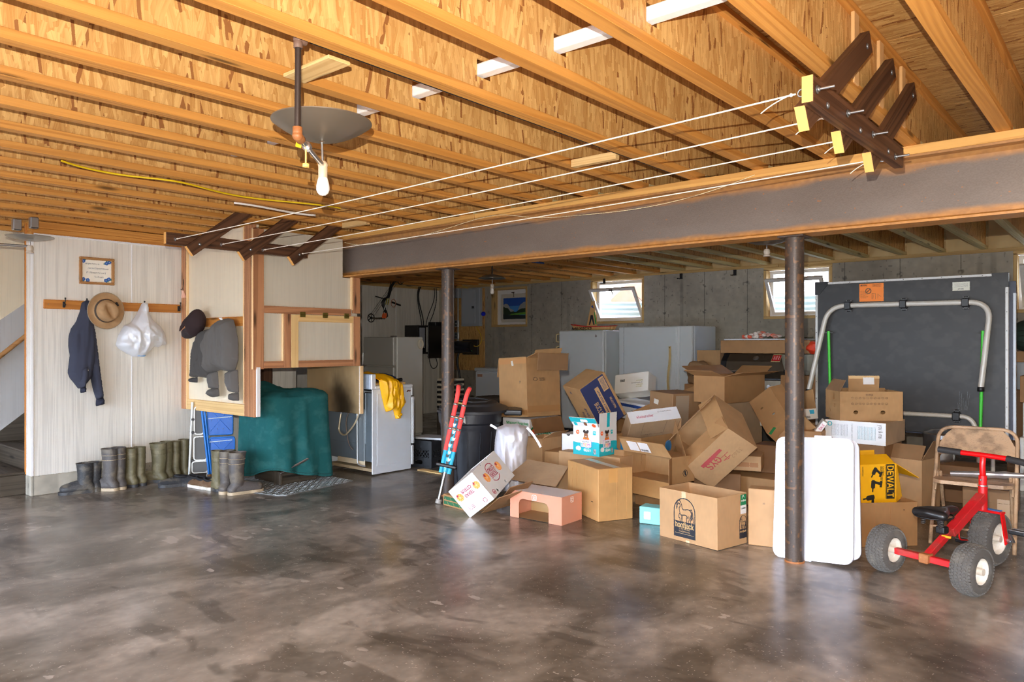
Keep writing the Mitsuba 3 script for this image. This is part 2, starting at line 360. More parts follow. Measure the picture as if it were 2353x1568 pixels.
# walls
wl = struct('wall_left')
put(wl, bx(-7.2, XL, 2.075, 4.58, .166, 2.2, .001), 'panel', False, pal_uv(cbox((1, 1, 1)), 0))
put(part(wl, 'footing'), bx(-7.205, XL + .004, 2.071, 4.58, 0, .166, .004), 'concrete')
lumber_bx(part(wl, 'top_plate'), -7.2, XL - .004, 2.08, 4.58, 2.2, 2.2565, 0)
lumber_bx(part(wl, 'top_plate'), -7.2, XL - .001, 2.08, 4.58, 2.2575, 2.3165, 0)
wt = WHITE(.4)
put(struct('trim_1'), bx(XL - .002, XL + .006, 2.073, 2.094, .168, 2.2), wt)
put(struct('trim_2'), bx(XL - .002, XL + .005, 2.880, 2.892, .168, 2.2), wt)
put(struct('trim_3'), bx(XL - .002, XL + .008, 2.094, 4.58, 2.196, 2.212), wt)
lumber_bx(struct('trim_4'), -7.222, -7.2005, 2.067, 2.10, .17, 2.3, 4)
lumber_bx(part(wl, 'jamb'), -7.2, -7.09, 2.0745, 2.079, .168, 2.19, 10) if False else None
# stair alcove
pw = lambda k, *a, pal: put(k, bx(*a), 'panel', False, pal_uv(cbox((1, 1, 1)), pal))
ws = struct('wall_stair'); pw(ws, -8.27, -8.15, -2.2, 4.6, 0, 2.673, pal=1)
g = ext(Polygon([(1.4, .92), (1.4, .05), (4.5, .05), (4.5, 3.2), (3.93, 2.67)][:3] + [(3.55, 2.6), ]), .004) if False else ext(Polygon([(1.2, .745), (1.2, .02), (3.4, .02), (3.4, 2.527)]), .004)
g.vertices = np.c_[-8.15 + g.vertices[:, 2], g.vertices[:, 0], g.vertices[:, 1]]
put(part(ws, 'lower_panel'), g, 'panel', False, pal_uv(g, 4))
g = ext(Polygon([(1.75, .155), (1.75, .02), (3.4, .02), (3.4, 1.474)]), .018)
g.vertices = np.c_[-8.146 + g.vertices[:, 2], g.vertices[:, 0], g.vertices[:, 1]]
put(part(ws, 'skirt_board'), g, 'wood', False, np.c_[g.vertices[:, 1] + 700, g.vertices[:, 2]])
st = thing('staircase', 'dark brown painted wooden stairs in the alcove left of the coat wall', 'stairs')
lumber_bx(part(st, 'landing'), -8.125, -7.215, 1.885, 2.12, .001, .172, 7, .006)
lumber_bx(part(st, 'landing_nosing'), -8.125, -7.207, 1.87, 2.12, .1725, .193, 7, .008)
for i in range(5):
    lumber_bx(part(st, 'riser'), -8.125, -7.226, 2.10 + .235 * i, 2.12 + .235 * i, .193 + .172 * i, .345 + .172 * i, 7, .002)
    lumber_bx(part(st, 'tread'), -8.125, -7.226, 2.075 + .235 * i, 2.36 + .235 * i, .3455 + .172 * i, .365 + .172 * i, 7, .008)
hr = thing('handrail', 'round varnished wooden handrail climbing the stair wall', 'handrail')
dh = np.array([0, .202, .185]) / np.linalg.norm([.202, .185])
a0 = np.array([-8.075, 1.5, .60]); m = tube([a0, a0 + dh * 2.2], .022, 16)
put(part(hr, 'rail'), m, 'wood', True, np.c_[m.vertices[:, 1] + 1103, m.vertices[:, 2]])
for t in (.5, 1.6): putpart(hr, 'bracket', cyl(a0 + dh * t, a0 + dh * t + np.array([-.075, 0, -.02]), .007), BLACK, True)
# the rest of the shell (sides out of the picture)
sbx('wall_far', -10.1, -7.2, 4.585, 4.70, 0, 2.316, m=mat((205, 200, 190), .8))
wb = struct('wall_bow'); pw(wb, -10.1, XBOW, 4.7, YBACK, 0, 2.262, pal=0)
for i, y in enumerate((7.28, 8.50)): put(struct(f'trim_{5 + i}'), bx(XBOW - .002, XBOW + .005, y, y + .013, .02, 2.26), wt)
lumber_bx(part(wb, 'top_plate'), -10.1, XBOW + .004, 4.7, YBACK, 2.2625, 2.3165, 5)
sbx('wall_right', 3.6, 3.8, -3.0, 9.75, 0, 2.7, m=mat((190, 184, 172), .8))
sbx('wall_stair_end', -8.27, -7.2, 4.6 - .014, 4.6, 0, 0.01) if False else None
# front wall behind the camera with two open garage doorways
fw = struct('wall_front')
g = sbox(-10.1, 0, 3.8, 2.7)
for a, b in ((-6.6, -1.9), (-1.3, 3.2)): g = g.difference(sbox(a, -.1, b, 2.15))
m = ext(g, .16); m.vertices = np.c_[m.vertices[:, 0], -2.2 - m.vertices[:, 2], m.vertices[:, 1]]
put(fw, m, mat((205, 200, 190), .8))
sbx('wall_stair_side', -10.1, -8.27, -2.2, -2.1, 0, 2.7, m=mat((205, 200, 190), .8)) if False else None
sbx('wall_outer', -10.25, -10.1, -2.36, 9.75, 0, 2.7, m=mat((150, 145, 135), .8))
# back wall with window openings
WINS = [(-8.64, -7.83, 1.565, 2.245), (-6.55, -5.60, 1.585, 2.279), (-3.80, -2.93, 1.60, 2.279), (-1.06, -.10, 1.61, 2.279)]
g = sbox(-10.1, 0, 3.8, 2.279)
for a, b, c, d in WINS: g = g.difference(sbox(a, c, b, d + (.05 if d > 2.26 else 0)))
m = ext(g, .2); m.vertices = np.c_[m.vertices[:, 0], YBACK + .2 - m.vertices[:, 2], m.vertices[:, 1]]
wk = struct('wall_back'); put(wk, m, 'concrete')
sill = part(wk, 'sill_plate')
for a, b in ((-10.1, -7.5), (-7.495, -3.6), (-3.595, .4), (.405, 3.8)):
    lumber_bx(sill, a, b, YBACK - .006, YBACK + .14, 2.2795, 2.3165, 5); sill = part(wk, 'sill_plate')
lumber_bx(part(wk, 'rim_board'), -10.1, 3.8, YBACK + .145, YBACK + .19, 2.2795, 2.70, 3)
# crumpled insulation batts over the sill, closing the joist bays
bt = mat((205, 178, 128), .8)
for j, x in enumerate([-0.514 - .4065 * k for k in range(-3, 24)]):
    u, w = np.meshgrid(np.linspace(0, 1, 9), np.linspace(0, 1, 7), indexing='ij')
    d = .07 * meshkit.fbm(np.stack([u * 3 + j * 5, w * 3, u * 0], -1), 3, 4) + .03 * np.sin(math.pi * u)
    P3 = np.stack([x - .375 + u * .345, YBACK + .10 - d, 2.318 + w * .35], -1)
    if x > -9.6: putpart(wk, 'insulation_batt', loft(P3, close=False), bt, True)
# steel beam and posts
bm = thing('steel_beam', 'long rusty steel I-beam carrying the ceiling joists across the room', 'beam')
prof = unary_union([sbox(-.086, 1.913, .086, 1.925), sbox(-.086, 2.257, .086, 2.269), sbox(-.0045, 1.92, .0045, 2.262),
    ]).buffer(.006).buffer(-.006)
prof = unary_union([prof, Polygon([(-.02, 1.925), (.02, 1.925), (0, 1.95)]), Polygon([(-.02, 2.257), (.02, 2.257), (0, 2.232)])])
m = ext(prof, 9.9); m.vertices = np.c_[m.vertices[:, 2] - 6.35, YB + m.vertices[:, 0], m.vertices[:, 1]]
put(part(bm, 'web_and_flanges'), m, 'steel', False, pal_uv(m, 0))
for a, b in ((-6.35, -4.05), (-4.046, -.3), (-.296, 3.5)):
    lumber_bx(part(bm, 'wood_plate'), a, b, YB - .0895, YB + .08, 2.2695, 2.3165, 6)
def post(x, y, label):
    k = thing('steel_post', label, 'post')
    m = tube([[x, y, .012], [x, y, 1.903]], .053, 32); put(part(k, 'pipe'), m, 'steel', True, pal_uv(m, 1))
    m = bx(x - .075, x + .075, y - .075, y + .075, 1.903, 1.9125); put(part(k, 'cap_plate'), m, 'steel', False, pal_uv(m, 1))
    m = tube([[x, y, .0005], [x, y, .012]], .056, 32); dirty(k, 'base_ring', m, 6, False)
    return k
post(-1.555, 4.374, 'round steel post in front of the white tote lids')
post(-4.45, 4.37, 'round steel post beside the black trash can and pogo stick')
# ---------------------------------------------------------------- things hung from the ceiling
wp = thing('white_pipe', 'long white rectangular pipe running through the webs of the ceiling joists', 'pipe')
m = ext(rrect(.062, .05, .012), 8.0); m.vertices = np.c_[m.vertices[:, 2] - 6.95, 2.315 + m.vertices[:, 0], 2.452 + m.vertices[:, 1]]
put(wp, m, mat((238, 238, 236), .35))
bp = thing('black_pipe', 'straight black steel pipe running along the underside of a ceiling joist', 'pipe')
put(bp, cyl((-2.188, 1.487, 2.333), (-2.188, YB - .1, 2.333), .0105, 14), mat((34, 33, 34), .4, .3), True)
def blocking(x0, x1, y0, y1, z0, z1, label):
    k = thing('wood_blocking', label, 'board'); lumber_bx(k, x0, x1, y0, y1, z0, z1, 3)
blocking(-2.496, -2.205, 1.572, 1.668, 2.303, 2.3165, 'pale wood block across two joists above the near lamp')
blocking(-2.508, -2.205, 3.455, 3.495, 2.302, 2.345, 'pale wood block across two joists beside the black pipe near the beam')
blocking(-5.358, -5.02, 3.96, 4.0, 2.3, 2.345, 'short pale wood block across two joists at the left end of the beam')
def cable(name, pts, r, rgb, label, n=60, c='cable'):
    k = thing(name, label, c); put(k, tube(spline(pts, n), r, 8), mat(rgb, .5), True); return k
cable('yellow_cable', [(-4.609, 1.50, 2.309), (-4.676, 1.656, 2.305), (-4.68, 1.901, 2.303), (-4.62, 2.128, 2.303), (-4.694, 2.403, 2.303), (-4.746, 2.681, 2.303), (-4.643, 3.102, 2.305), (-4.622, 3.40, 2.309)],
      .006, (225, 190, 20), 'thin yellow cable stapled under the joists at the left')
cable('white_cable', [(-5.02, 2.76, 2.306), (-5.0, 3.0, 2.303), (-5.034, 3.285, 2.303), (-5.018, 3.453, 2.306)], .008, (232, 230, 224), 'short white cable stapled under the joists above the left clothesline rack')
cable('blue_bar', [(-5.80, 6.0, 2.3055), (-5.80, 6.6, 2.3055), (-5.80, 7.4, 2.3055)], .012, (20, 60, 130), 'blue bar fixed under the back joists above the wall', 8, 'bar')
# clothesline racks: a crossbar, three slanting arms bolted on, eyebolts
def rack(xc, side, y0, y1, zc, ya, arm, armup, label, eyes, rise=.085):
    k = thing('clothesline_rack', label, 'rack')
    lumber_bx(part(k, 'crossbar'), xc - .019, xc + .019, y0, y1, zc - .0445, zc + .0445, 2)
    for s in (y0 - .002, y1 + .0005):
        putpart(k, 'crossbar_end', bx(xc - .018, xc + .018, s, s + .0015, zc - .043, zc + .043, .0002), mat((226, 168, 92), .6))
    xa = xc + side * .0385
    for y in ya:
        p0 = np.array([xa, y, zc - rise]); d = np.array([0, armup[0], armup[1]]); d = d / np.linalg.norm(d)
        a = part(k, 'arm'); lumber(a, (arm, .037, .088), axes(p0, p0 + d * arm), 2)
        e = cbox((.0015, .035, .086), .0002); e.apply_transform(axes(p0, p0 + d * arm)); e.apply_translation(-d * (arm / 2 + .001))
        putpart(k, 'arm_end', e, mat((226, 168, 92), .6))
        b = p0 + d * .095
        xb = xc + .019 if side < 0 else xa + .019
        putpart(k, 'carriage_bolt', lathe([(0, .007), (.008, .005), (.0125, 0), (0, 0)], 12).apply_transform(frame((xb, b[1], b[2]), (0, 1, 0), (0, 0, 1), (1, 0, 0))), ZINC, True)
        if side < 0:
            c = p0 + d * (arm - .07)
            putpart(k, 'carriage_bolt', lathe([(0, .007), (.008, .005), (.0125, 0), (0, 0)], 12).apply_transform(frame((xa + .019, c[1], c[2]), (0, 1, 0), (0, 0, 1), (1, 0, 0))), ZINC, True)
            putpart(k, 'squash_block', bx(xa - .034, xa - .0195, c[1] - .035, c[1] + .03, 2.34, 2.63), mat((196, 150, 96), .8))
    for y, z in eyes:
        s = 1 if side > 0 else -1
        g = [tube([(xc + s * .03 + .012 * math.cos(t), y, z + .012 * math.sin(t)) for t in np.linspace(0, 2 * math.pi, 17)], .003, 8, False),
             cyl((xc + s * .018, y, z), (xc - s * .075, y, z), .0042, 10), cyl((xc - s * .0195, y, z), (xc - s * .022, y, z), .014, 16), cyl((xc - s * .0225, y, z), (xc - s * .029, y, z), .008, 6)]
        putpart(k, 'eyebolt', cat(g), ZINC, True)
    return k
EYL = [(2.53, 2.056), (2.89, 2.054), (3.247, 2.045), (3.60, 2.045)]
EYR = [(2.472, 2.112), (2.80, 2.112), (3.126, 2.106), (3.47, 2.085)]
rack(-.826, -1, 2.44, 3.62, 2.110, (2.50, 2.88, 3.28), .90, (.82, .53), 'dark stained clothesline rack bolted under the joists at the right, long bolts showing', EYR, .075)
rack(-5.481, 1, 2.47, 3.68, 2.062, (2.63, 3.05, 3.50), .62, (.36, .275), 'dark stained clothesline rack under the joists in front of the coat wall', EYL)
ROPEL = ['uppermost white clothesline strung between the two dark racks', 'second white clothesline from the top between the two dark racks', 'third white clothesline from the top between the two dark racks', 'lowest white clothesline running just in front of the steel beam']
rope = mat((232, 226, 210), .8)
for (yl, zl), (yr, zr), lb in zip(EYL, EYR, ROPEL):
    k = thing('clothesline', lb, 'rope'); s = np.linspace(0, 1, 30)
    a, b = np.array([-5.434, yl, zl]), np.array([-.875, yr, zr])
    p = a + (b - a) * s[:, None]; p[:, 2] -= .012 * np.sin(math.pi * s)
    put(part(k, 'line'), tube(p, .0032, 8), rope, True)
    kn = [tube(a + np.array([.02 + .035 * t, .006 * math.sin(9 * t), .006 * math.cos(9 * t)]), .0026, 6) if False else None for t in ()]
    tail = tube(spline([b + (-.02, 0, 0), b + (-.07, -.02, -.025), b + (-.10, -.045, -.055)], 8), .0022, 6)
    putpart(k, 'loose_end', tail, rope, True)
    putpart(k, 'knot', ball(a + (.02, 0, 0), .0065, 1), rope, True); putpart(k, 'knot', ball(b + (-.015, 0, 0), .0065, 1), rope, True)
cable('twine', [(-5.72, 4.26, 2.236), (-5.45, 4.255, 2.19), (-5.1, 4.25, 2.185), (-4.45, 4.255, 2.215), (-3.88, 4.262, 2.277), (-3.80, 4.262, 2.277), (-3.45, 4.255, 2.22), (-3.0, 4.25, 2.185), (-2.6, 4.25, 2.175), (-2.2, 4.255, 2.20), (-1.75, 4.262, 2.285)],
      .0022, (232, 220, 180), 'thin slack twine pinned along the face of the steel beam', 90, 'string')
# disc-blade lamps
def disc_lamp(c, R, sag, label, pipe, dark=True, bulb=True):
    k = thing('disc_lamp', label, 'lamp'); c = np.asarray(c, float)
    pr = [(0.012, -sag)] + [(R * t, -sag * (1 - t * t)) for t in np.linspace(.1, 1, 12)]
    prof = pr + [(r, z + .004) for r, z in pr[::-1]] + [pr[0]]
    m = lathe(prof, 56); m.apply_translation(c)
    putpart(k, 'shade', m, mat((150, 138, 122), .38, .75) if dark else mat((150, 146, 138), .3, .8), 40)
    e = np.asarray(pipe[-1], float)
    putpart(k, 'stem_bolt', cyl(c + (0, 0, -sag - .004), e + (0, 0, .006), .0045, 10), ZINC, True)
    return k, e
k, e = disc_lamp((-2.462, 1.724, 2.156), .194, .075, 'round steel disc lamp hanging from a black pipe under the near joists', [(-2.457, 1.725, 1.985)])
rp = mat((58, 46, 40), .55, .4); x0 = np.array([-2.212, 1.452, 2.333]); x1 = np.array([-2.222, 1.456, 2.003]); x2 = np.array([-2.457, 1.725, 1.987])
putpart(k, 'pipe', cyl(x0 + (0, 0, -.02), x1 + (0, 0, .02), .0105, 16), rp, True)
putpart(k, 'elbow', cat([ball(x0, .017), cyl(x0, x0 + (0, 0, -.03), .0155), cyl(x0, x0 + (0.0, .03, 0.002), .0155)]), mat((110, 84, 70), .6), True)
m = cat([ball(x1, .018), cyl(x1 + (0, 0, .03), x1, .0165), cyl(x1, x1 + (x2 - x1) * .12, .0165)]); dirty(k, 'elbow', m, 6)
putpart(k, 'union', cat([cyl(x1 + (x2 - x1) * .10, x1 + (x2 - x1) * .34, .011), cyl(x1 + (x2 - x1) * .3, x1 + (x2 - x1) * .37, .017, 8)]), CHROME, 40)
putpart(k, 'arm', cyl(x1 + (x2 - x1) * .34, x2, .0095), CHROME, True)
putpart(k, 'elbow', cat([ball(x2, .019), cyl(x2, x2 + (0, 0, -.05), .018)]), mat((200, 178, 150), .5), True)
q = x1 + (x2 - x1) * .30
putpart(k, 'pull_chain', cat([cyl(q + (0, 0, -.012), q + (0, 0, -.066), .0032), cyl(q + (0, 0, -.066), q + (0, 0, -.078), .013, 6)]), mat((226, 196, 110), .4), True)
putpart(k, 'tag', xf(cbox((.034, .006, .02), .002), Tr(*(q + (-.03, -.01, .006))) @ R('y', 20)), mat((214, 190, 24), .5))
bulbp = [(.0, -.058), (.012, -.056), (.021, -.048), (.0255, -.036), (.026, -.022), (.022, -.002), (.0175, .012), (.016, .03)]
bm_ = mat((240, 234, 226), .35)
putpart(k, 'bulb', xf(lathe(bulbp, 28), Tr(x2[0], x2[1], x2[2] - .062)), bm_, True)
def plain_lamp(c, R, sag, label, top, pal, R_up=True, pipe_to=None):
    c = np.asarray(c, float); k, e = disc_lamp(c, R, sag, label, [c + (0, 0, -.07)], pal)
    if pipe_to is not None:
        j = c + (0, 0, -.075); putpart(k, 'arm', cyl(j, pipe_to, .010), CHROME, True)
    else: putpart(k, 'pipe', cyl(c + (0, 0, -.01), c + (0, 0, top), .010), rp, True)
    putpart(k, 'socket', xf(lathe([(0, .03), (.02, .026), (.026, .01), (.024, -.012), (.018, -.02), (.029, -.024), (.029, -.034), (0, -.036)], 20), Tr(*(c + (0, 0, -.095)))), mat((188, 176, 160), .4), 40)
    return k
k = plain_lamp((-6.85, 2.0, 2.145), .17, .03, 'shallow silver disc lamp by the left end of the coat wall', .17, False, pipe_to=np.array([-6.95, 1.2, 2.06]))
for i, (x, y) in enumerate(((-6.93, 1.93), (-6.86, 2.03))):
    putpart(k, 'bracket', bx(x - .03, x + .03, y - .03, y + .03, 2.20 + .02 * i, 2.29 + .02 * i, .006), ZINC)
k = plain_lamp((-6.235, 6.905, 2.10), .175, -.05, 'pale cone lamp hanging in front of the breaker panel', .24, False)
putpart(k, 'bulb', xf(lathe(bulbp, 20), Tr(-6.235, 6.905, 1.96)), bm_, True)
k = plain_lamp((-2.324, 5.908, 2.12), .17, .035, 'dark disc lamp half hidden behind the steel beam at the right post', .553, True)
# ---------------------------------------------------------------- cloth and soft things
def relief(poly, step, hfun, thick=.006):
    """A closed soft body over a flat outline (u, v): front at height hfun(u, v, distance to the outline), back flat at 0."""
    from scipy.spatial import Delaunay
    poly = poly.buffer(0); L = poly.exterior.length; n = max(12, int(L / step))
    bp = np.array([poly.exterior.interpolate(i / n, normalized=True).coords[0] for i in range(n)])
    x0, y0, x1, y1 = poly.bounds
    gx, gy = np.meshgrid(np.arange(x0, x1, step), np.arange(y0, y1, step * .87)); gx = gx + (np.arange(gx.shape[0]) % 2)[:, None] * step / 2
    g = np.c_[gx.ravel(), gy.ravel()]
    import shapely
    g = g[shapely.contains_xy(poly.buffer(-step * .55), g[:, 0], g[:, 1])]
    P2 = np.vstack([bp, g]); tri = Delaunay(P2).simplices
    cen = P2[tri].mean(1); tri = tri[shapely.contains_xy(poly, cen[:, 0], cen[:, 1])]
    a, b = P2[tri[:, 1]] - P2[tri[:, 0]], P2[tri[:, 2]] - P2[tri[:, 0]]
    tri = np.where((a[:, 0] * b[:, 1] - a[:, 1] * b[:, 0] > 0)[:, None], tri, tri[:, ::-1])
    d = shapely.distance(shapely.points(P2), poly.exterior)
    h = hfun(P2[:, 0], P2[:, 1], d) + thick
    N_ = len(P2); V = np.vstack([np.c_[P2, h], np.c_[P2, np.zeros(N_)]])
    e = np.vstack([tri[:, [0, 1]], tri[:, [1, 2]], tri[:, [2, 0]]]); s = set(map(tuple, e))
    rim = [(i, j) for i, j in e if (j, i) not in s]
    F = list(map(tuple, tri)) + [(t[0] + N_, t[2] + N_, t[1] + N_) for t in tri]
    for i, j in rim: F += [(j, i, i + N_), (j, i + N_, j + N_)]
    return trimesh.Trimesh(V, F, process=False)
def bulge(hm, w, folds=0, fu=20., fv=3., seed=0, tilt=None):
    def f(u, v, d):
        q = hm * np.sqrt(np.clip(1 - (1 - np.clip(d / w, 0, 1)) ** 2, 0, 1))
        if folds:
            r = meshkit.fbm(np.stack([u * fu, v * fv, u * 0 + seed], -1), 3, seed)
            q = q + folds * (1 - np.abs(2 * r - 1) * 1.6) * np.clip(d / (w * .5), 0, 1)
        return np.maximum(q + (tilt(u, v) if tilt is not None else 0), 0)
    return f
def smoothpoly(pts, r=.012): return Polygon(pts).buffer(r).buffer(-2 * r).buffer(r)
def hang(m, o, u, v, n): return xf(m, frame(o, u, v, n))
WX = (XL, (0, 1, 0), (0, 0, 1), (1, 0, 0))
def on_wall(m, off=.004): return hang(m, (XL + off, 0, 0), (0, 1, 0), (0, 0, 1), (1, 0, 0))
# ---------------------------------------------------------------- coat wall
cr = thing('coat_rail', 'varnished orange wooden rail with black hooks on the white panelled wall', 'coat rack')
lumber_bx(part(cr, 'rail'), XL + .0005, XL + .018, 2.165, 3.335, 1.578, 1.657, 4, .003)
def hook(k, y, z, x=XL + .018):
    g = [rbox((.008, .018, .05), .0035), tube(spline([(.002, 0, .0), (.02, 0, .004), (.034, 0, .03), (.038, 0, .05)], 10), .0042, 8), ball((.039, 0, .053), .0075, 1),
         tube(spline([(.002, 0, -.012), (.018, 0, -.022), (.03, 0, -.012), (.032, 0, .0)], 9), .0042, 8), ball((.032, 0, .002), .0075, 1)]
    g = cat(g); g.apply_translation((x + .004, y, z)); putpart(k, 'hook', g, BLACK, True)
for y in (2.315, 2.485, 2.66, 2.975, 3.31): hook(cr, y, 1.617)
for y in (2.20, 2.95): putpart(cr, 'screw', cyl((XL + .0175, y, 1.617), (XL + .0195, y, 1.617), .004, 8), ZINC)
# framed saying
fr = thing('picture_frame', 'small orange wooden frame with a blue-flowered handwritten saying on the coat wall', 'picture')
Y0, Y1, Z0, Z1, fx = 2.44, 2.728, 1.806, 2.045, XL + .001
for a in ((Y0, Y1, Z1 - .022, Z1), (Y0, Y1, Z0, Z0 + .022)): lumber_bx(part(fr, 'frame_rail'), fx, fx + .026, *a, 11, .004)
for a in ((Y0, Y0 + .022, Z0 + .0225, Z1 - .0225), (Y1 - .022, Y1, Z0 + .0225, Z1 - .0225)): lumber_bx(part(fr, 'frame_rail'), fx, fx + .026, *a, 11, .004)
putpart(fr, 'paper', bx(fx, fx + .006, Y0 + .021, Y1 - .021, Z0 + .021, Z1 - .021), mat((240, 236, 222), .6))
ink = mat((38, 52, 88), .6); fp = lambda m: xf(m, frame((fx + .0062, 0, 0), (0, 1, 0), (0, 0, 1), (1, 0, 0)))
for s, y, z, w in (('Anywhere is', 2.548, 1.99, .12), ('Home Sweet Home', 2.598, 1.95, .17), ('If Chosen my Luck', 2.580, 1.912, .16), ('To Roam', 2.60, 1.875, .08)):
    t = text(s, .014, .0006, False, w); t.vertices[:, 0] += t.vertices[:, 1] * .35; putpart(fr, 'lettering', fp(xf(t, Tr(y, z, 0))), ink)
blu, grn = mat((36, 86, 160), .6), mat((30, 110, 100), .6)
for j, (y, z) in enumerate(((2.475, 2.008), (2.665, 2.0), (2.69, 2.012), (2.475, 1.85), (2.51, 1.843), (2.66, 1.848), (2.685, 1.86))):
    fl_ = unary_union([Point(.009 * math.cos(t), .009 * math.sin(t)).buffer(.008, quad_segs=5) for t in np.arange(5) * 1.257])
    putpart(fr, 'painted_flower', fp(xf(ext(fl_.difference(Point(0, 0).buffer(.0035)), .0005), Tr(y, z, 0))), blu)
    lf = unary_union([affinity.rotate(affinity.scale(Point(.016, 0).buffer(.012), 1, .45), a, origin=(0, 0)) for a in (40 + j * 50, 160 + j * 35)])
    putpart(fr, 'painted_leaf', fp(xf(ext(lf, .0004), Tr(y, z, 0))), grn)
# garments: outline in wall coordinates (along the wall, up)
def garment(k, name, pts, colr, h, w, off, folds=.012, fu=16, fv=2.2, seed=1, place=on_wall, step=.014, label=None, r=.01):
    m = place(relief(smoothpoly(pts, r), step, bulge(h, w, folds, fu, fv, seed)), off)
    return putpart(k, name, m, colr, True, label=label)
navy = mat((58, 60, 72), .95, spec=.1, sheen=.4); navy2 = mat((46, 48, 60), .95, spec=.1)
k = thing('hooded_sweatshirt', 'dark navy grey sweatshirt hanging from the rail left of the straw hat', 'sweatshirt')
garment(k, 'body', [(2.475, 1.655), (2.50, 1.655), (2.515, 1.60), (2.55, 1.45), (2.565, 1.30), (2.56, 1.12), (2.53, .98), (2.47, .905), (2.43, .885), (2.40, .93), (2.36, .985), (2.345, 1.03), (2.355, 1.12), (2.362, 1.18), (2.35, 1.26), (2.352, 1.34), (2.37, 1.41), (2.41, 1.47), (2.44, 1.56), (2.455, 1.635)], navy, .075, .07, .02, .022, 18, 1.5, 3)
garment(k, 'sleeve', [(2.51, 1.42), (2.555, 1.42), (2.575, 1.24), (2.60, 1.02), (2.628, .80), (2.57, .785), (2.545, .87), (2.515, 1.02), (2.495, 1.2)], navy, .055, .03, .03, .012, 22, 1.5, 5)
garment(k, 'cuff', [(2.568, .79), (2.63, .803), (2.634, .738), (2.565, .726)], navy2, .05, .02, .032, .006, 60, 1, 6, r=.004)
garment(k, 'sleeve', [(2.415, 1.06), (2.48, 1.10), (2.49, 1.0), (2.468, .93), (2.47, .90), (2.425, .895), (2.408, .95)], navy, .05, .03, .075, .012, 22, 2, 8)
garment(k, 'cuff', [(2.425, .90), (2.471, .905), (2.47, .858), (2.424, .852)], navy2, .045, .02, .077, .006, 60, 1, 6, r=.004)
garment(k, 'hood', [(2.463, 1.66), (2.496, 1.66), (2.515, 1.60), (2.51, 1.48), (2.49, 1.36), (2.465, 1.36), (2.462, 1.5)], navy2, .03, .03, .075, .01, 30, 2, 2)
putpart(k, 'paper_tag', on_wall(xf(ext(Polygon([(0, 0), (.035, .012), (.03, .026), (.006, .024)]), .002), Tr(2.452, 1.035, 0)), .112), mat((236, 232, 228), .7), label='torn white tag')
# hat
k = thing('hat', 'tan felt hat with a creased crown hanging on the coat rail', 'hat')
r_ = np.linspace(0, 1, 34); A = np.linspace(0, 2 * math.pi, 65)[:-1]
def hatz(t, a):
    x = np.cos(a)
    crown = .098 * (1 / (1 + np.exp((t - .56) * 26)))
    crease = -.040 * np.exp(-((t * np.sin(a)) / .13) ** 2) * np.exp(-((t * np.cos(a) - .05) / .36) ** 2)
    brim = .010 * np.clip((t - .62) / .38, 0, 1) ** 2 * (1 + .5 * np.cos(2 * a))
    return crown + crease + brim
rings = []
for t in r_[1:]: rings.append(np.c_[.158 * t * np.cos(A) * 1.03, .158 * t * np.sin(A) * .97, hatz(t, A)])
for t in r_[:0:-1]: rings.append(np.c_[.158 * t * np.cos(A) * 1.03 * .995, .158 * t * np.sin(A) * .97 * .995, hatz(t, A) - .004])
hm = loft(rings, capped=True)
MH = frame((XL + .125, 2.615, 1.572), (0, -.42, .907), (0, -.907, -.42), (1, 0, 0)) @ R('y', -6)
dirty(k, 'felt', xf(hm, MH), 12, True, True)
band = loft([np.c_[.158 * t * np.cos(A) * 1.03, .158 * t * np.sin(A) * .97, hatz(t, A) + .0015] for t in (.595, .62, .65)])
putpart(k, 'band', xf(band, MH), mat((70, 58, 48), .8), True)
putpart(k, 'brim_edge', xf(tube(np.c_[.1575 * np.cos(A) * 1.03, .1575 * np.sin(A) * .97, hatz(1.0, A) - .001][list(range(64)) + [0]], .003, 6, False), MH), mat((150, 132, 108), .8), True)
putpart(k, 'feather_knot', xf(cat([ball((.03, -.098, .03), .012, 1), ball((.012, -.102, .028), .010, 1)]), MH), mat((40, 34, 30), .8), True)
# white carrier bag
k = thing('plastic_bag', 'translucent white plastic carrier bag hanging from a hook on the coat rail', 'plastic bag')
pb = mat((226, 230, 236), .28, spec_trans=0.0, spec=.6)
garment(k, 'bag', [(2.965, 1.655), (2.99, 1.655), (3.02, 1.57), (3.06, 1.50), (3.13, 1.44), (3.165, 1.38), (3.18, 1.30), (3.186, 1.262), (3.15, 1.27), (3.12, 1.245), (3.07, 1.255), (3.04, 1.22), (2.99, 1.17), (2.95, 1.155), (2.89, 1.16), (2.83, 1.19), (2.76, 1.235), (2.735, 1.27), (2.76, 1.36), (2.81, 1.45), (2.87, 1.47), (2.905, 1.53), (2.94, 1.60)], pb, .12, .16, .022, .035, 14, 9, 4, step=.011)
garment(k, 'handle', [(2.955, 1.66), (3.0, 1.66), (3.012, 1.58), (2.975, 1.53), (2.94, 1.585)], pb, .03, .02, .06, .015, 30, 6, 9)
garment(k, 'printed_edge', [(2.90, 1.168), (2.96, 1.16), (2.985, 1.172), (2.96, 1.174), (2.92, 1.176)], mat((120, 160, 205), .4), .02, .01, .075, 0, r=.001)
# clothespins
k = thing('clothespin_bundle', 'pink clothespins tied with black wire to the cedar post', 'clothespins')
putpart(k, 'wire', tube(spline([(-6.99, 3.30, 1.80), (-6.97, 3.315, 1.87), (-6.985, 3.322, 1.90), (-6.98, 3.316, 1.86), (-6.985, 3.322, 1.79)], 20), .0025, 6), BLACK, True)
for a in (-9, 8, 20): putpart(k, 'clothespin', xf(cbox((.010, .016, .075), .003), Tr(-6.98, 3.315 + a * .0005, 1.755) @ R('x', a)), mat((224, 178, 160), .6))
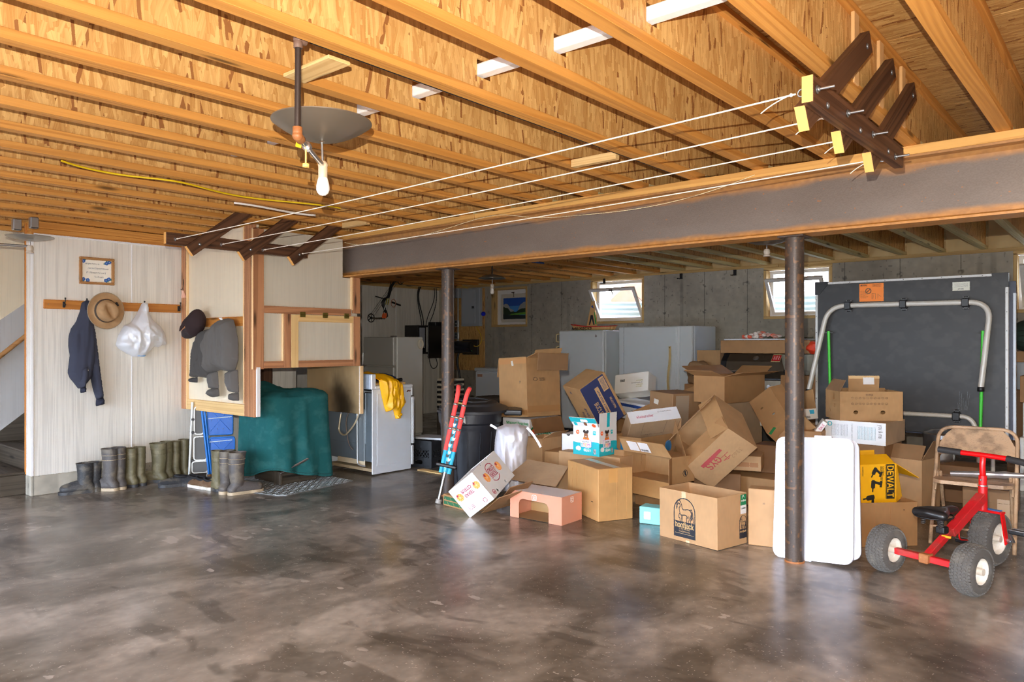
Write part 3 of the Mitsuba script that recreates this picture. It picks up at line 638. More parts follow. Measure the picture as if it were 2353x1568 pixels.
# ---------------------------------------------------------------- hood around the stove: two framed panels and a heat board
CE = 1
hd = thing('stove_hood', 'cedar-framed cream panel hood hanging over the covered stove', 'panel hood')
cream = 'panel'
def pan(name, *a, pal=1): return put(part(hd, name), bx(*a), 'panel', False, pal_uv(cbox((1, 1, 1)), pal))
def ced(name, *a, pal=CE, b=.002): return lumber_bx(part(hd, name), *a, pal, b)
fy, ty = 3.36, .02                                            # face of panel A looks along -Y
pan('front_panel', XL + .001, -5.75, fy + .002, fy + .03, .66, 2.30)
ced('front_stile', -7.065, -6.965, fy - ty, fy + .001, .652, 2.235, pal=CE); ced('front_stile', -6.9645, -6.955, fy - ty - .004, fy + .001, .652, 2.235, pal=10)
ced('front_stile', -5.905, -5.742, fy - ty, fy + .001, .652, 2.30); ced('front_stile', -5.922, -5.9055, fy - ty - .004, fy + .001, .76, 2.30, pal=10)
ced('front_rail', -6.9545, -5.906, fy - ty, fy + .001, .652, .752, pal=3)
ced('front_coat_rail', -6.9545, -5.923, fy - .017, fy + .001, 1.435, 1.518, pal=4)
put(part(hd, 'front_edge'), bx(-5.7415, -5.722, fy - .006, fy + .028, .655, 1.08), WHITE(.7))
fx2 = -5.73                                                   # face of panel B looks along +X
def side(name, y0, y1, z0, z1, pal=CE, t=.02, b=.002): return lumber_bx(part(hd, name), fx2 - t, fx2, y0, y1, z0, z1, pal, b)
g = sbox(3.345, 1.09, 4.43, 2.269).difference(sbox(4.262, 1.905, 4.6, 2.4))
m = ext(g, .02); m.vertices = np.c_[fx2 - .045 + m.vertices[:, 2], m.vertices[:, 0], m.vertices[:, 1]]
put(part(hd, 'side_panel'), m, 'panel', False, pal_uv(m, 2))
side('side_stile', 3.326, 3.425, 1.062, 2.265); lumber_bx(part(hd, 'side_stile'), fx2 - .022, fx2 + .001, 3.3195, 3.3255, 1.062, 2.265, 10)
side('side_stile', 4.365, 4.45, 1.57, 1.912); lumber_bx(part(hd, 'side_stile'), fx2 - .022, fx2 + .001, 4.345, 4.3645, 1.60, 1.912, 10)
side('side_rail', 3.4255, 4.3445, 1.545, 1.608)
side('side_rail', 3.4255, 3.62, 1.068, 1.128); side('side_stile', 3.6205, 3.69, 1.066, 1.5445); lumber_bx(part(hd, 'side_stile'), fx2 - .022, fx2, 3.606, 3.62, 1.1285, 1.5445, 10)
hatch = part(hd, 'hatch', 'hinged cedar hatch')
def hat_(n, y0, y1, z0, z1, pal): lumber_bx(part(hatch, n), fx2 - .02, fx2 + .001, y0, y1, z0, z1, pal)
hat_('stile', 3.693, 3.765, 1.067, 1.541, 3); hat_('rail', 3.7655, 4.37, 1.478, 1.541, 3); hat_('rail', 3.7655, 4.37, 1.068, 1.128, CE); hat_('stile', 4.3705, 4.45, 1.066, 1.541, CE); hat_('stile', 4.345, 4.37, 1.1285, 1.4775, 10)
m = bx(fx2 - .03, fx2 - .018, 3.75, 4.38, 1.11, 1.49); put(part(hatch, 'infill'), m, 'panel', False, pal_uv(m, 2))
brass = mat((128, 112, 52), .35, .8)
for y in (3.78, 4.02, 4.26):
    h = [bx(fx2 + .0012, fx2 + .0035, y, y + .056, 1.5435, 1.566), bx(fx2 + .0012, fx2 + .0035, y, y + .056, 1.518, 1.5405), cyl((fx2 + .005, y, 1.542), (fx2 + .005, y + .056, 1.542), .004, 8)]
    putpart(hatch, 'hinge', cat(h), brass)
hb = part(hd, 'heat_board', 'scorched brown hardboard')
m = bx(-6.62, -5.752, 4.452, 4.462, .60, 1.25); put(hb, m, 'panel', False, pal_uv(m, 3))
putpart(hd, 'board_edge', bx(-5.7515, -5.742, 4.452, 4.468, .60, 1.065), WHITE(.7)); lumber_bx(part(hd, 'board_stile'), -5.7415, -5.725, 4.45, 4.485, .602, 1.065, 10)
lumber_bx(part(hd, 'post'), -6.98, -6.86, 4.1, 4.2, .5, 1.3, 2)
# things hung on the front rail
on_f = lambda m, off=.004: hang(m, (0, fy - .018 - off, 0), (1, 0, 0), (0, 0, 1), (0, -1, 0))
grey1, grey2 = mat((92, 88, 84), .95, spec=.1, sheen=.4), mat((74, 71, 68), .95, spec=.1, sheen=.3)
def wx(u, v):                                                 # outlines read off the front panel, put in metres on its plane
    w = (u - 215) / 645
    return (-6.955 + 1.033 * w, 1.513 - (v - (290 - 40 * w)) * (.000797 - .000074 * w))
gm = lambda k, n, pts, c, h, w, off, fo=.012, fu=18, fv=2, sd=1, r=.008: garment(k, n, [wx(*p) for p in pts], c, h, w, off, fo, fu, fv, sd, on_f, .013, None, r)
k = thing('fleece_jacket', 'dark grey fleece jacket under the black cap on the cedar-framed panel', 'jacket')
gm(k, 'body', [(430, 420), (520, 390), (560, 470), (575, 700), (560, 900), (520, 990), (450, 985), (400, 980), (360, 970), (370, 780), (380, 560)], grey2, .07, .08, .004, .02)
gm(k, 'sleeve', [(395, 540), (470, 520), (470, 760), (425, 900), (400, 985), (340, 980), (362, 880), (372, 700)], grey2, .05, .05, .04, .012, 20, 2, 4)
gm(k, 'cuff', [(336, 985), (402, 985), (400, 1045), (328, 1040)], mat((60, 58, 58), .95), .045, .03, .042, .006, 60, 1, 5, .004)
k = thing('grey_sweatshirt', 'heather grey sweatshirt hanging right of the black cap on the cedar-framed panel', 'sweatshirt')
gm(k, 'body', [(715, 280), (760, 270), (815, 290), (840, 380), (865, 560), (865, 760), (830, 905), (760, 905), (700, 870), (640, 905), (580, 925), (545, 860), (560, 720), (530, 590), (580, 450), (640, 350)], grey1, .09, .10, .05, .028, 16, 1.6, 7)
gm(k, 'sleeve', [(575, 920), (650, 905), (655, 980), (662, 1110), (590, 1115), (575, 1000)], grey1, .05, .05, .055, .012, 20, 2, 8)
gm(k, 'cuff', [(585, 1110), (660, 1105), (672, 1200), (600, 1213), (565, 1180), (568, 1150)], mat((82, 78, 74), .95), .05, .04, .056, .010, 40, 1, 9)
gm(k, 'sleeve', [(770, 900), (860, 880), (872, 1160), (800, 1150), (770, 1040)], grey1, .055, .06, .05, .012, 20, 2, 10)
gm(k, 'cuff', [(800, 1160), (872, 1155), (872, 1250), (808, 1250)], mat((82, 78, 74), .95), .05, .03, .05, .008, 50, 1, 11, .004)
gm(k, 'hang_loop', [(745, 265), (775, 262), (790, 290), (770, 292)], mat((232, 228, 224), .8), .02, .02, .125, 0, 1, 1, 1, .002)
k = thing('cap', 'black baseball cap hanging on the coat rail of the cedar-framed panel', 'cap')
capm = mat((52, 40, 40), .9, spec=.15)
cp = trimesh.creation.icosphere(4); v = cp.vertices; v *= [.105, .085, .115]; v[:, 2] += .02 * np.sin(v[:, 0] * 25); cp.vertices = v + (.010 * (meshkit.fbm(v * 14 + 3, 3, 2) - .5))[:, None] * v / np.linalg.norm(v, axis=1, keepdims=True)
cx, cz = wx(440, 330)
putpart(k, 'crown', xf(cp, Tr(cx, fy - .11, cz)), capm, True)
cx, cz = wx(360, 450)
cp2 = trimesh.creation.icosphere(4); v = cp2.vertices * [.095, .06, .055]; cp2.vertices = v * (1 + .25 * (meshkit.fbm(v * 18 + 1, 3, 5) - .5))[:, None]
putpart(k, 'folded_side', xf(cp2, Tr(cx, fy - .11, cz) @ R('y', -10)), mat((44, 36, 37), .9), True)
b0 = wx(330, 310); brim = ext(Polygon([(0, -.05), (-.10, -.06), (-.125, -.01), (-.11, .05), (0, .06)]).buffer(.008), .009)
putpart(k, 'brim', xf(brim, Tr(b0[0] + .01, fy - .11, b0[1]) @ R('y', -24) @ R('x', 60)), capm, 40)
# ---------------------------------------------------------------- boots and shoes
E_ = lambda cx, a, b, z, n=22: np.c_[cx + a * np.cos(np.arange(n) * 2 * math.pi / n), b * np.sin(np.arange(n) * 2 * math.pi / n), np.full(n, z)]
def foot_poly(L, w=.048):
    return unary_union([Point(-.045, 0).buffer(w * .82), Point(L * .48, 0).buffer(w), Point(L - .115, 0).buffer(w * .86)]).convex_hull
def boot(label, x, y, yaw, h=.37, L=.30, pal=0, sole=0, flare=1.0, bands=True, lean=0, grp=None, band_pal=3, s=1.0):
    k = thing('rubber_boot', label, 'boot', grp)
    M = Tr(x, y, 0) @ R('z', yaw) @ np.diag([s, s, 1, 1])
    zs = np.linspace(.075, h, 9); t = (zs - .075) / (h - .075)
    rings = [E_(.002 - .012 * math.sin(q * 3) * flare + lean * q, .056 + .016 * flare * q, .046 + .018 * flare * q, z) for q, z in zip(t, zs)]
    sh = solid(loft(rings, capped=True))
    f1 = m3.Manifold.batch_hull([m3.Manifold.sphere(r, 18).translate(c) for c, r in (((-.042, 0, .045), .043), ((.0, 0, .095), .045), ((.03, 0, .09), .035))])
    f2 = m3.Manifold.batch_hull([m3.Manifold.sphere(r, 18).translate(c) for c, r in (((.0, 0, .05), .045), ((L * .45, 0, .046), .046), ((L - .125, 0, .046), .042), ((.03, 0, .09), .03))])
    inner = solid(loft([r * np.array([1, 1, 1]) * 1.0 if False else np.c_[(r[:, 0] - r[:, 0].mean()) * .93 + r[:, 0].mean(), r[:, 1] * .92, r[:, 2] + .002] for r in rings[2:]] + [np.c_[(rings[-1][:, 0] - rings[-1][:, 0].mean()) * .93 + rings[-1][:, 0].mean(), rings[-1][:, 1] * .92, rings[-1][:, 2] + .02]], capped=True))
    u = (sh + f1 + f2) - inner
    u = u.trim_by_plane((0, 0, 1), .012)
    dirty(k, 'upper', xf(tm(u), M), pal, 50)
    so = ext(foot_poly(L), .026); dirty(k, 'sole', xf(so, M @ Tr(0, 0, .001)), sole, 30)
    if bands:
        for dz in (.055, .095):
            q = (h - dz - .075) / (h - .075); r = E_(.002 - .012 * math.sin(q * 3) * flare + lean * q, .0575 + .016 * flare * q, .0475 + .018 * flare * q, h - dz)
            dirty(k, 'band', xf(tube(np.vstack([r, r[:1]]), .0022, 6, False), M), band_pal)
    r = rings[-1]; dirty(k, 'rim', xf(tube(np.vstack([r, r[:1]]), .0035, 6, False), M), pal)
    return k
boot('short muddy black rubber boot nearest the stairs, toe towards the stairs', -6.90, 2.425, -104, .255, .27, 0, 0, .55, False)
boot('short muddy black rubber boot second from the stairs, heel showing', -6.93, 2.515, 178, .25, .27, 0, 0, .4, False)
boot('tall grey-brown rubber boot with tan sole, left one of its pair', -6.84, 2.60, 215, .365, .29, 1, 3, .6)
boot('tall grey-brown rubber boot with tan sole, right one of its pair beside the olive boots', -6.86, 2.685, 190, .365, .29, 1, 3, .45)
boot('narrow olive rubber boot just right of the grey-brown pair', -6.87, 2.79, 205, .345, .26, 2, 0, .4, True, 0, None, 2, .88)
boot('narrow olive rubber boot second from the grey-brown pair', -6.89, 2.875, 200, .345, .26, 2, 0, .45, True, 0, None, 2, .88)
boot('large wide-topped olive rubber boot in the middle of the row along the wall', -6.91, 3.05, 222, .36, .31, 2, 0, 1.1, True, 0, None, 2)
boot('olive rubber boot just right of the wide-topped one', -6.95, 3.145, 200, .362, .28, 2, 0, .5, True, 0, None, 2, .9)
boot('slim shiny olive rubber boot third from the ladder', -6.965, 3.23, 190, .355, .26, 2, 0, .35, True, 0, None, 2, .82)
boot('slim shiny olive rubber boot standing against the grey step ladder', -6.985, 3.325, 188, .36, .26, 2, 0, .4, True, 0, None, 2, .82)
boot('olive rubber boot with a mud-caked sole right of the brown shoes', -6.115, 3.205, 175, .35, .27, 2, 0, .35, True, 0, None, 2, .9)
boot('olive rubber boot half hidden behind the large muddy boots', -6.045, 3.285, 165, .35, .27, 2, 0, .35, True, 0, None, 2, .9)
boot('large muddy dark boot behind the front one, by the stove cover', -5.965, 3.21, 120, .36, .30, 1, 3, .5)
boot('large muddy dark boot at the right end of the row, toe towards the diamond plate', -5.845, 3.245, 82, .358, .30, 1, 3, .95)
def shoe(label, x, y, yaw, pal, sole, collar, L=.27):
    k = thing('shoe', label, 'shoe'); M = Tr(x, y, 0) @ R('z', yaw)
    b = m3.Manifold.batch_hull([m3.Manifold.sphere(r, 16).translate(c) for c, r in (((-.05, 0, .06), .036), ((-.045, 0, .035), .038), ((.03, 0, .045), .042))]) \
        + m3.Manifold.batch_hull([m3.Manifold.sphere(r, 16).translate(c) for c, r in (((.0, 0, .05), .040), ((.09, 0, .035), .044), ((L - .125, 0, .030), .036))])
    b = b - m3.Manifold.batch_hull([m3.Manifold.sphere(.024, 14).translate(c) for c in ((-.045, 0, .098), (.025, 0, .092), (-.03, 0, .07))])
    dirty(k, 'upper', xf(tm(b.trim_by_plane((0, 0, 1), .012)), M), pal, 40, True)
    dirty(k, 'sole', xf(ext(foot_poly(L - .015, .046), .026), M @ Tr(0, 0, .001)), sole, 30)
    r = np.array([(-.01 + .055 * math.cos(t), .034 * math.sin(t), .088 + .008 * math.cos(t)) for t in np.linspace(0, 2 * math.pi, 19)])
    putpart(k, 'collar', xf(tube(r, .011, 8, False), M), mat((22, 23, 26), .8), True)
    for j in range(3):
        putpart(k, 'lace', xf(tube(spline([(.055 + .02 * j, -.026, .075 - .007 * j), (.06 + .02 * j, 0, .086 - .007 * j), (.055 + .02 * j, .026, .075 - .007 * j)], 7), .004, 6), M), mat(collar, .8), True)
shoe('black trainer lying left of its pair in front of the ladders', -6.58, 3.10, 250, 0, 0, (40, 40, 42))
shoe('black trainer right of its pair in front of the ladders', -6.47, 3.17, 200, 0, 0, (40, 40, 42))
shoe('brown suede shoe left of its pair beside the black trainers', -6.335, 3.17, 185, 10, 7, (36, 32, 30))
shoe('brown suede shoe right of its pair next to the olive boot', -6.235, 3.19, 182, 10, 7, (36, 32, 30))
# ---------------------------------------------------------------- folded ladders under the hood
LU, LN, LO, LS = np.array([.449, .894, 0]), np.array([.894, -.449, 0]), np.array([-6.80, 3.32, .004]), .00405
def lp(px, py, d=0.0): return LO + LU * (px - 437) * LS + np.array([0, 0, 1]) * (1094 - py) * LS + LN * d
k = thing('step_ladder', 'folded white step ladder with grey ribbed treads beside the boots', 'step ladder')
lw, lg = mat((198, 200, 196), .4, .3), mat((92, 90, 86), .8)
putpart(k, 'rail', tube([lp(430, 1093.5), lp(437, 915)], .0125, 12), lw, True); putpart(k, 'rail', tube([lp(470, 1093.5, -.03), lp(474, 915, -.03)], .0125, 12), lw, True)
for (a, b, c, d), off in (((440, 462, 925, 991), .0), ((439, 469, 994, 1051), .012), ((435, 471, 1051, 1080), .02)):
    w, h_ = (b - a) * LS, (d - c) * LS; M = frame(lp((a + b) / 2, (c + d) / 2, off), LU, (0, 0, 1), LN)
    t = part(k, 'tread'); put(part(t, 'pad'), xf(ext(rrect(w - .02, h_ - .02, .02), .010), M), lg)
    put(part(t, 'edge'), xf(ext(rrect(w, h_, .028).difference(rrect(w - .02, h_ - .02, .02)), .018), M), lw)
for y in (955, 985, 1050, 1078): putpart(k, 'clip', xf(cbox((.028, .018, .02), .003), frame(lp(438, y, .016), LU, (0, 0, 1), LN)), BLACK)
k = thing('step_stool', 'folded blue steel step stool with white bars leaning behind the shoes', 'step stool')
bl = mat((20, 104, 184), .4); bl2 = mat((18, 88, 168), .45)
putpart(k, 'leg', tube([lp(473, 1086, .05), lp(455, 915, .05)], .011, 12), bl, True); putpart(k, 'leg', tube([lp(478, 1086, .04), lp(461, 915, .04)], .011, 12), bl, True)
putpart(k, 'foot', tube([lp(474.3, 1093.5, .045), lp(473.2, 1083, .045)], .02, 12), mat((120, 84, 44), .6), True)
putpart(k, 'side_frame', tube(rounded([lp(470, 915, .02), lp(470, 992, .02), lp(524, 992, .02), lp(524, 915, .02)], .02), .0075, 10), bl, True)
putpart(k, 'side_frame', tube(rounded([lp(474, 1086, .03), lp(474, 999, .03), lp(528, 999, .03), lp(528, 1086, .03)], .02), .0075, 10), bl, True)
for (a, b, c, d) in ((471, 523, 925, 991), (475, 528, 1001, 1062)):
    w, h_ = (b - a) * LS, (d - c) * LS; M = frame(lp((a + b) / 2, (c + d) / 2, .026), LU, (0, 0, 1), LN)
    pl = rrect(w, h_, .01)
    for i in range(4):
        for j in range(3): pl = pl.difference(Point(-w / 2 + w * (i + .6) / 4.2, -h_ / 2 + h_ * (j + .6) / 3.2).buffer(.0035, quad_segs=2))
    t = part(k, 'step_plate'); put(part(t, 'plate'), xf(ext(pl, .003), M), bl2)
    for s in (1, -1): put(part(t, 'crease'), xf(cyl((-w * .42, -s * h_ * .40, .0035), (w * .42, s * h_ * .40, .0035), .0025, 6), M), bl2, True)
for y in (953, 1008): putpart(k, 'white_bar', tube([lp(471, y + 1, .034), lp(523, y - 2, .034)], .0045, 8), mat((215, 225, 235), .4), True)
# ---------------------------------------------------------------- stove under its cover
k = thing('floor_plate', 'flat grey diamond tread plate on the floor under the stove', 'plate')
pp = Polygon([(-5.50, 3.50), (-5.60, 4.24), (-6.50, 4.20), (-6.42, 3.46), (-6.1, 3.30), (-5.56, 3.44)]).buffer(.02)
putpart(k, 'sheet', ext(pp, .005).apply_translation((0, 0, .0005)), mat((150, 152, 150), .4, .5))
dm = []
import shapely
for i, x in enumerate(np.arange(-6.48, -5.45, .045)):
    for j, y in enumerate(np.arange(3.30, 4.26, .045)):
        if pp.contains(Point(x, y)): dm.append(xf(cbox((.030, .007, .003), .001), Tr(x, y, .007) @ R('z', 38 if (i + j) % 2 else 128)))
putpart(k, 'tread_pattern', cat(dm), mat((176, 178, 174), .35, .5), kind='stuff')
k = thing('covered_stove', 'wood stove draped with a dark green cloth under the panel hood', 'stove')
lumber_bx(part(k, 'base'), -6.36, -5.895, 3.70, 4.07, .0075, .14, 7, .006)
lumber_bx(part(k, 'base_foot'), -5.99, -5.88, 3.672, 3.70, .0075, .128, 7, .004)
n, hgt = 120, 34; rings = []
th = np.linspace(0, 2 * math.pi, n, endpoint=False)
cxs, cys, ax_, ay_ = -6.11, 3.865, .315, .345
def outline(grow):
    p = 5.0; c, s = np.cos(th), np.sin(th); r = (np.abs(c / (ax_ + grow)) ** p + np.abs(s / (ay_ + grow)) ** p) ** (-1 / p)
    return r
for i in range(hgt):
    q = i / (hgt - 1); z = .075 + q * .725
    fold = .020 * (1 - q) ** .7 * (meshkit.fbm(np.stack([np.cos(th) * 5, np.sin(th) * 5, th * 0 + q * .7], -1), 3, 3) - .45) * 2.2 + .016 * (1 - q) * np.sin(th * 9 + 2 * q)
    r = outline(.01 - .02 * q) + fold
    hem = .085 * np.exp(-((np.angle(np.exp(1j * (th + .80)))) / .55) ** 2) * (1 - q) ** 3 - .04 * np.exp(-((np.angle(np.exp(1j * (th - .75)))) / .30) ** 2) * (1 - q) ** 3
    rings.append(np.c_[cxs + r * np.cos(th), cys + r * np.sin(th), z + hem + 0 * th])
for j in range(1, 15):
    t = j / 15; r = outline(-.012) * (1 - t) ** .9 ; z = .80 + .05 * math.sin(min(t * 3, 1) * math.pi / 2)
    zz = z + .05 * meshkit.fbm(np.stack([np.cos(th) * r * 9, np.sin(th) * r * 9, th * 0 + 5], -1), 3, 6) + .085 * np.exp(-(((cxs + r * np.cos(th)) + 6.25) / .13) ** 2 - (((cys + r * np.sin(th)) - 3.72) / .16) ** 2) - .025
    rings.append(np.c_[cxs + r * np.cos(th), cys + r * np.sin(th), zz])
m = loft(rings); v = m.vertices; v = np.vstack([v, rings[-1].mean(0)]); f = list(map(tuple, m.faces)); e = (len(rings) - 1) * n
f += [(len(v) - 1, e + j, e + (j + 1) % n) for j in range(n)]
m = trimesh.Trimesh(v, f, process=False); dirty(k, 'cloth_cover', m, 11, True, True)
r = np.array(rings[1]); putpart(k, 'hem', tube(np.vstack([r, r[:1]]), .004, 5, False), mat((24, 74, 74), .9), True)
h0, h1 = np.array([-5.79, 3.72, .165]), np.array([-5.70, 3.84, .245])
cv = [h0 + (h1 - h0) * t + .013 * (np.array([.5, -.5, .6]) * math.cos(t * 90) + np.array([.5, .5, 0]) * math.sin(t * 90)) for t in np.linspace(.25, 1, 160)]
putpart(k, 'spring_handle', tube(cv, .0032, 6), mat((122, 108, 98), .4, .7), True); putpart(k, 'handle_rod', cyl(h0 - (h1 - h0) * .6, h1, .006), mat((60, 52, 48), .5, .5), True)
# ---------------------------------------------------------------- range with its back to the stove
k = thing('range', 'white kitchen range standing with its galvanized back to the stove', 'range')
rw, rg = mat((214, 222, 232), .3), mat((120, 130, 136), .42, .6)
x0, x1, y0, y1 = -6.405, -5.648, 4.53, 5.045
putpart(k, 'side_panel', bx(x1 - .012, x1, y0, y1 - .02, .012, .835, .004), rw)
putpart(k, 'side_panel', bx(x0, x0 + .012, y0, y1 - .02, .012, .835, .004), rw)
putpart(k, 'side_emboss', bx(x1 - .002, x1 + .0025, y0 + .055, y1 - .09, .09, .79, .002), rw)
putpart(k, 'back_sheet', bx(x0 + .012, x1 - .012, y0 + .012, y0 + .02, .13, .80), rg); putpart(k, 'back_sheet', bx(x0 + .03, x1 - .11, y0 + .004, y0 + .011, .30, .80), rg); putpart(k, 'back_cover', bx(x1 - .24, x1 - .12, y0 - .004, y0 + .0035, .13, .64), mat((140, 148, 152), .4, .6))
putpart(k, 'bottom_tray', bx(x0 + .02, x1 - .02, y0 + .03, y1 - .03, .03, .06), mat((150, 130, 100), .7))
putpart(k, 'insulation_strip', bx(x0 + .2, x1 - .12, y0 + .002, y0 + .010, .09, .14), mat((196, 180, 150), .8))
putpart(k, 'cooktop', bx(x0 - .002, x1 + .004, y0 + .03, y1 + .008, .836, .872, .01), rw)
putpart(k, 'backguard', bx(x0, x1 - .03, y0 - .01, y0 + .03, .836, .985, .006), mat((150, 164, 180), .4)); putpart(k, 'backguard_end', bx(x1 - .029, x1, y0 - .01, y0 + .048, .836, .985, .008), rw)
putpart(k, 'control_front', bx(x0, x1, y1 - .019, y1 + .006, .755, .835, .004), rw)
putpart(k, 'oven_door', bx(x0 + .004, x1 - .002, y1 - .006, y1 + .03, .262, .742, .006), rw); putpart(k, 'drawer', bx(x0 + .004, x1 - .002, y1 - .012, y1 + .022, .05, .248, .006), rw)
putpart(k, 'door_gap', bx(x0 + .012, x1 - .012, y1 - .0195, y1 - .012, .03, .754), BLACK)
rs = smoothpoly([(4.965, .800), (4.985, .812), (5.0, .806), (5.02, .812), (5.015, .796), (4.99, .798), (4.97, .79)], .002); g = ext(rs, .0006); g.vertices = np.c_[x1 + .0001 + g.vertices[:, 2], g.vertices[:, 0], g.vertices[:, 1]]; putpart(k, 'rust_chip', g, mat((92, 48, 30), .8))
cvh = rounded([(-6.10, 4.50, .60), (-6.10, 4.485, .52), (-6.12, 4.48, .40), (-6.02, 4.48, .36), (-5.90, 4.49, .46), (-5.83, 4.50, .56), (-5.80, 4.50, .70), (-5.79, 4.49, .95)], .06); putpart(k, 'gas_hose', tube(spline(cvh, 60), .0085, 10), mat((206, 190, 160), .35, .4), True)
putpart(k, 'pipe', tube(rounded([(-5.865, 4.512, .78), (-5.855, 4.512, .10), (-5.80, 4.515, .085), (-5.74, 4.515, .09)], .03), .006, 8), mat((205, 210, 214), .35, .5), True)
putpart(k, 'power_cord', tube(spline([(-5.95, 4.50, .62), (-6.02, 4.50, .50), (-6.0, 4.50, .36), (-5.97, 4.50, .28), (-5.92, 4.505, .235)], 24), .004, 8), mat((100, 84, 72), .6), True)
putpart(k, 'connector', cyl((-6.10, 4.50, .58), (-6.10, 4.50, .635), .014), ZINC, True)
# raincoat over the range
k = thing('raincoat', 'yellow raincoat draped over the right side of the range', 'raincoat')
yel = mat((232, 172, 6), .42, spec=.5); on_r = lambda m, off=.006: hang(m, (x1 + off, 0, 0), (0, 1, 0), (0, 0, 1), (1, 0, 0))
garment(k, 'front', [(4.60, .935), (4.72, .955), (4.82, .93), (4.875, .89), (4.89, .78), (4.905, .74), (4.92, .70), (4.90, .66), (4.87, .635), (4.862, .58), (4.845, .545), (4.82, .54), (4.80, .57), (4.785, .62), (4.755, .635), (4.735, .615), (4.69, .61), (4.67, .66), (4.64, .76), (4.62, .84)], yel, .045, .06, .006, .035, 22, 5, 12, on_r, .009)
garment(k, 'collar', [(4.80, .575), (4.865, .60), (4.87, .565), (4.845, .53), (4.805, .535)], yel, .03, .02, .012, .02, 40, 30, 5, on_r, .006)
t_ = np.linspace(0, 1, 26); rows = []
for s in np.linspace(0, 1, 20):
    px_ = -6.15 + (x1 + .035 + 6.15) * t_; py_ = 4.58 + .27 * s + .02 * np.sin(t_ * 6 + s * 4)
    pz_ = .94 + .045 * meshkit.fbm(np.stack([t_ * 6, t_ * 0 + s * 3, t_ * 0], -1), 3, 9) + .03 * np.sin(math.pi * s) - .05 * t_ ** 6 - .03 * s + .02 * (1 - s)
    rows.append(np.c_[px_, py_, pz_])
a_ = np.array(rows); b_ = a_.copy(); b_[:, :, 2] -= .012
m = cat([loft(a_, close=False), loft(b_[::-1], close=False)]); putpart(k, 'back', m, yel, True)
lumber_bx(thing('cutting_board', 'wooden board lying on the cooktop of the range', 'board'), -6.25, -5.70, 4.62, 5.0, .8725, .892, 3, .004)
k = thing('navy_cloth', 'crumpled navy blue cloth on the board on top of the range', 'cloth')
cm = trimesh.creation.icosphere(4); v = cm.vertices * [.20, .11, .05]; v *= (1 + .5 * (meshkit.fbm(v * 20 + 4, 3, 2) - .45))[:, None]; v[:, 2] = np.maximum(v[:, 2], -.028); cm.vertices = v
put(k, xf(cm, Tr(-6.02, 4.93, .921)), mat((30, 40, 74), .9), True)
k = thing('flashlight', 'small black flashlight lying on the board on top of the range', 'flashlight')
putpart(k, 'body', xf(lathe([(0, 0), (.012, 0), (.013, .01), (.013, .075), (.018, .09), (.019, .11), (0, .111)], 18), frame((-5.755, 4.88, .913), (1, 0, 0), (0, 0, 1), (0, 1, 0)) ), BLACK, 40)
putpart(k, 'switch_light', ball((-5.741, 4.905, .913), .004, 1), mat((30, 200, 60), .3), True)
# ---------------------------------------------------------------- windows of the back wall
vin, buck = WHITE(.35), 5
def window(n, w, open_=True, lab=None):
    a, b, c, d = w; k = struct(f'window_{n}'); y0, y1 = YBACK - .004, YBACK + .205
    for nm, q in (('buck_sill', (a, b, c - .0, c + .038)), ('buck_head', (a, b, d - .038 if d < 2.26 else d - .03, d))):
        lumber_bx(part(k, nm), q[0], q[1], y0, y1, q[2] + .0005, q[3] - .0005, buck)
    for s in ((a, a + .038), (b - .038, b)): lumber_bx(part(k, 'buck_side'), s[0] + .0005, s[1], y0, y1, c + .0385, d - .0385, buck)
    A, B, C, D = a + .0385, b - .0385, c + .0385, d - .0385; yf = YBACK + .12
    fr_ = sbox(A, C, B, D).difference(sbox(A + .045, C + .045, B - .045, D - .045)); m = ext(fr_, .06); m.vertices = np.c_[m.vertices[:, 0], yf + .06 - m.vertices[:, 2], m.vertices[:, 1]]
    put(part(k, 'vinyl_frame'), m, vin)
    W_, H_ = B - A - .07, D - C - .07
    M = Tr((A + B) / 2, yf + .03, C + .04) @ R('x', 33 if open_ else 0)
    g = sbox(-W_ / 2, 0, W_ / 2, H_).difference(sbox(-W_ / 2 + .04, .04, W_ / 2 - .04, H_ - .04)); m = ext(g, .035); m.vertices = np.c_[m.vertices[:, 0], -.0175 - .02 + m.vertices[:, 2] * -1 + .035, m.vertices[:, 1]]
    sash = part(k, 'sash'); put(part(sash, 'rails'), xf(m, M), vin)
    gl = trimesh.Trimesh([(-W_ / 2 + .04, -.02, .04), (W_ / 2 - .04, -.02, .04), (W_ / 2 - .04, -.02, H_ - .04), (-W_ / 2 + .04, -.02, H_ - .04)], [(0, 1, 2), (0, 2, 3)], process=False)
    put(part(sash, 'pane'), xf(gl, M), 'pane_glass')
    hl = cat([cbox((.06, .014, .02), .003, (0, -.045, H_ - .02)), cbox((.012, .010, .075), .003, (.02, -.05, H_ - .06))]); put(part(sash, 'latch'), xf(hl, M), mat((70, 58, 50), .4, .6))
    if open_:
        for s in (-1, 1):
            p0 = (M @ np.array([s * (W_ / 2 - .005), -.01, H_ * .7, 1]))[:3]; putpart(k, 'stay', cyl(p0, (p0[0], yf + .03, p0[2] - .10), .004, 6), ZINC, True)
    return k
window(1, WINS[0], False); window(2, WINS[1]); window(3, WINS[2]); window(4, WINS[3])
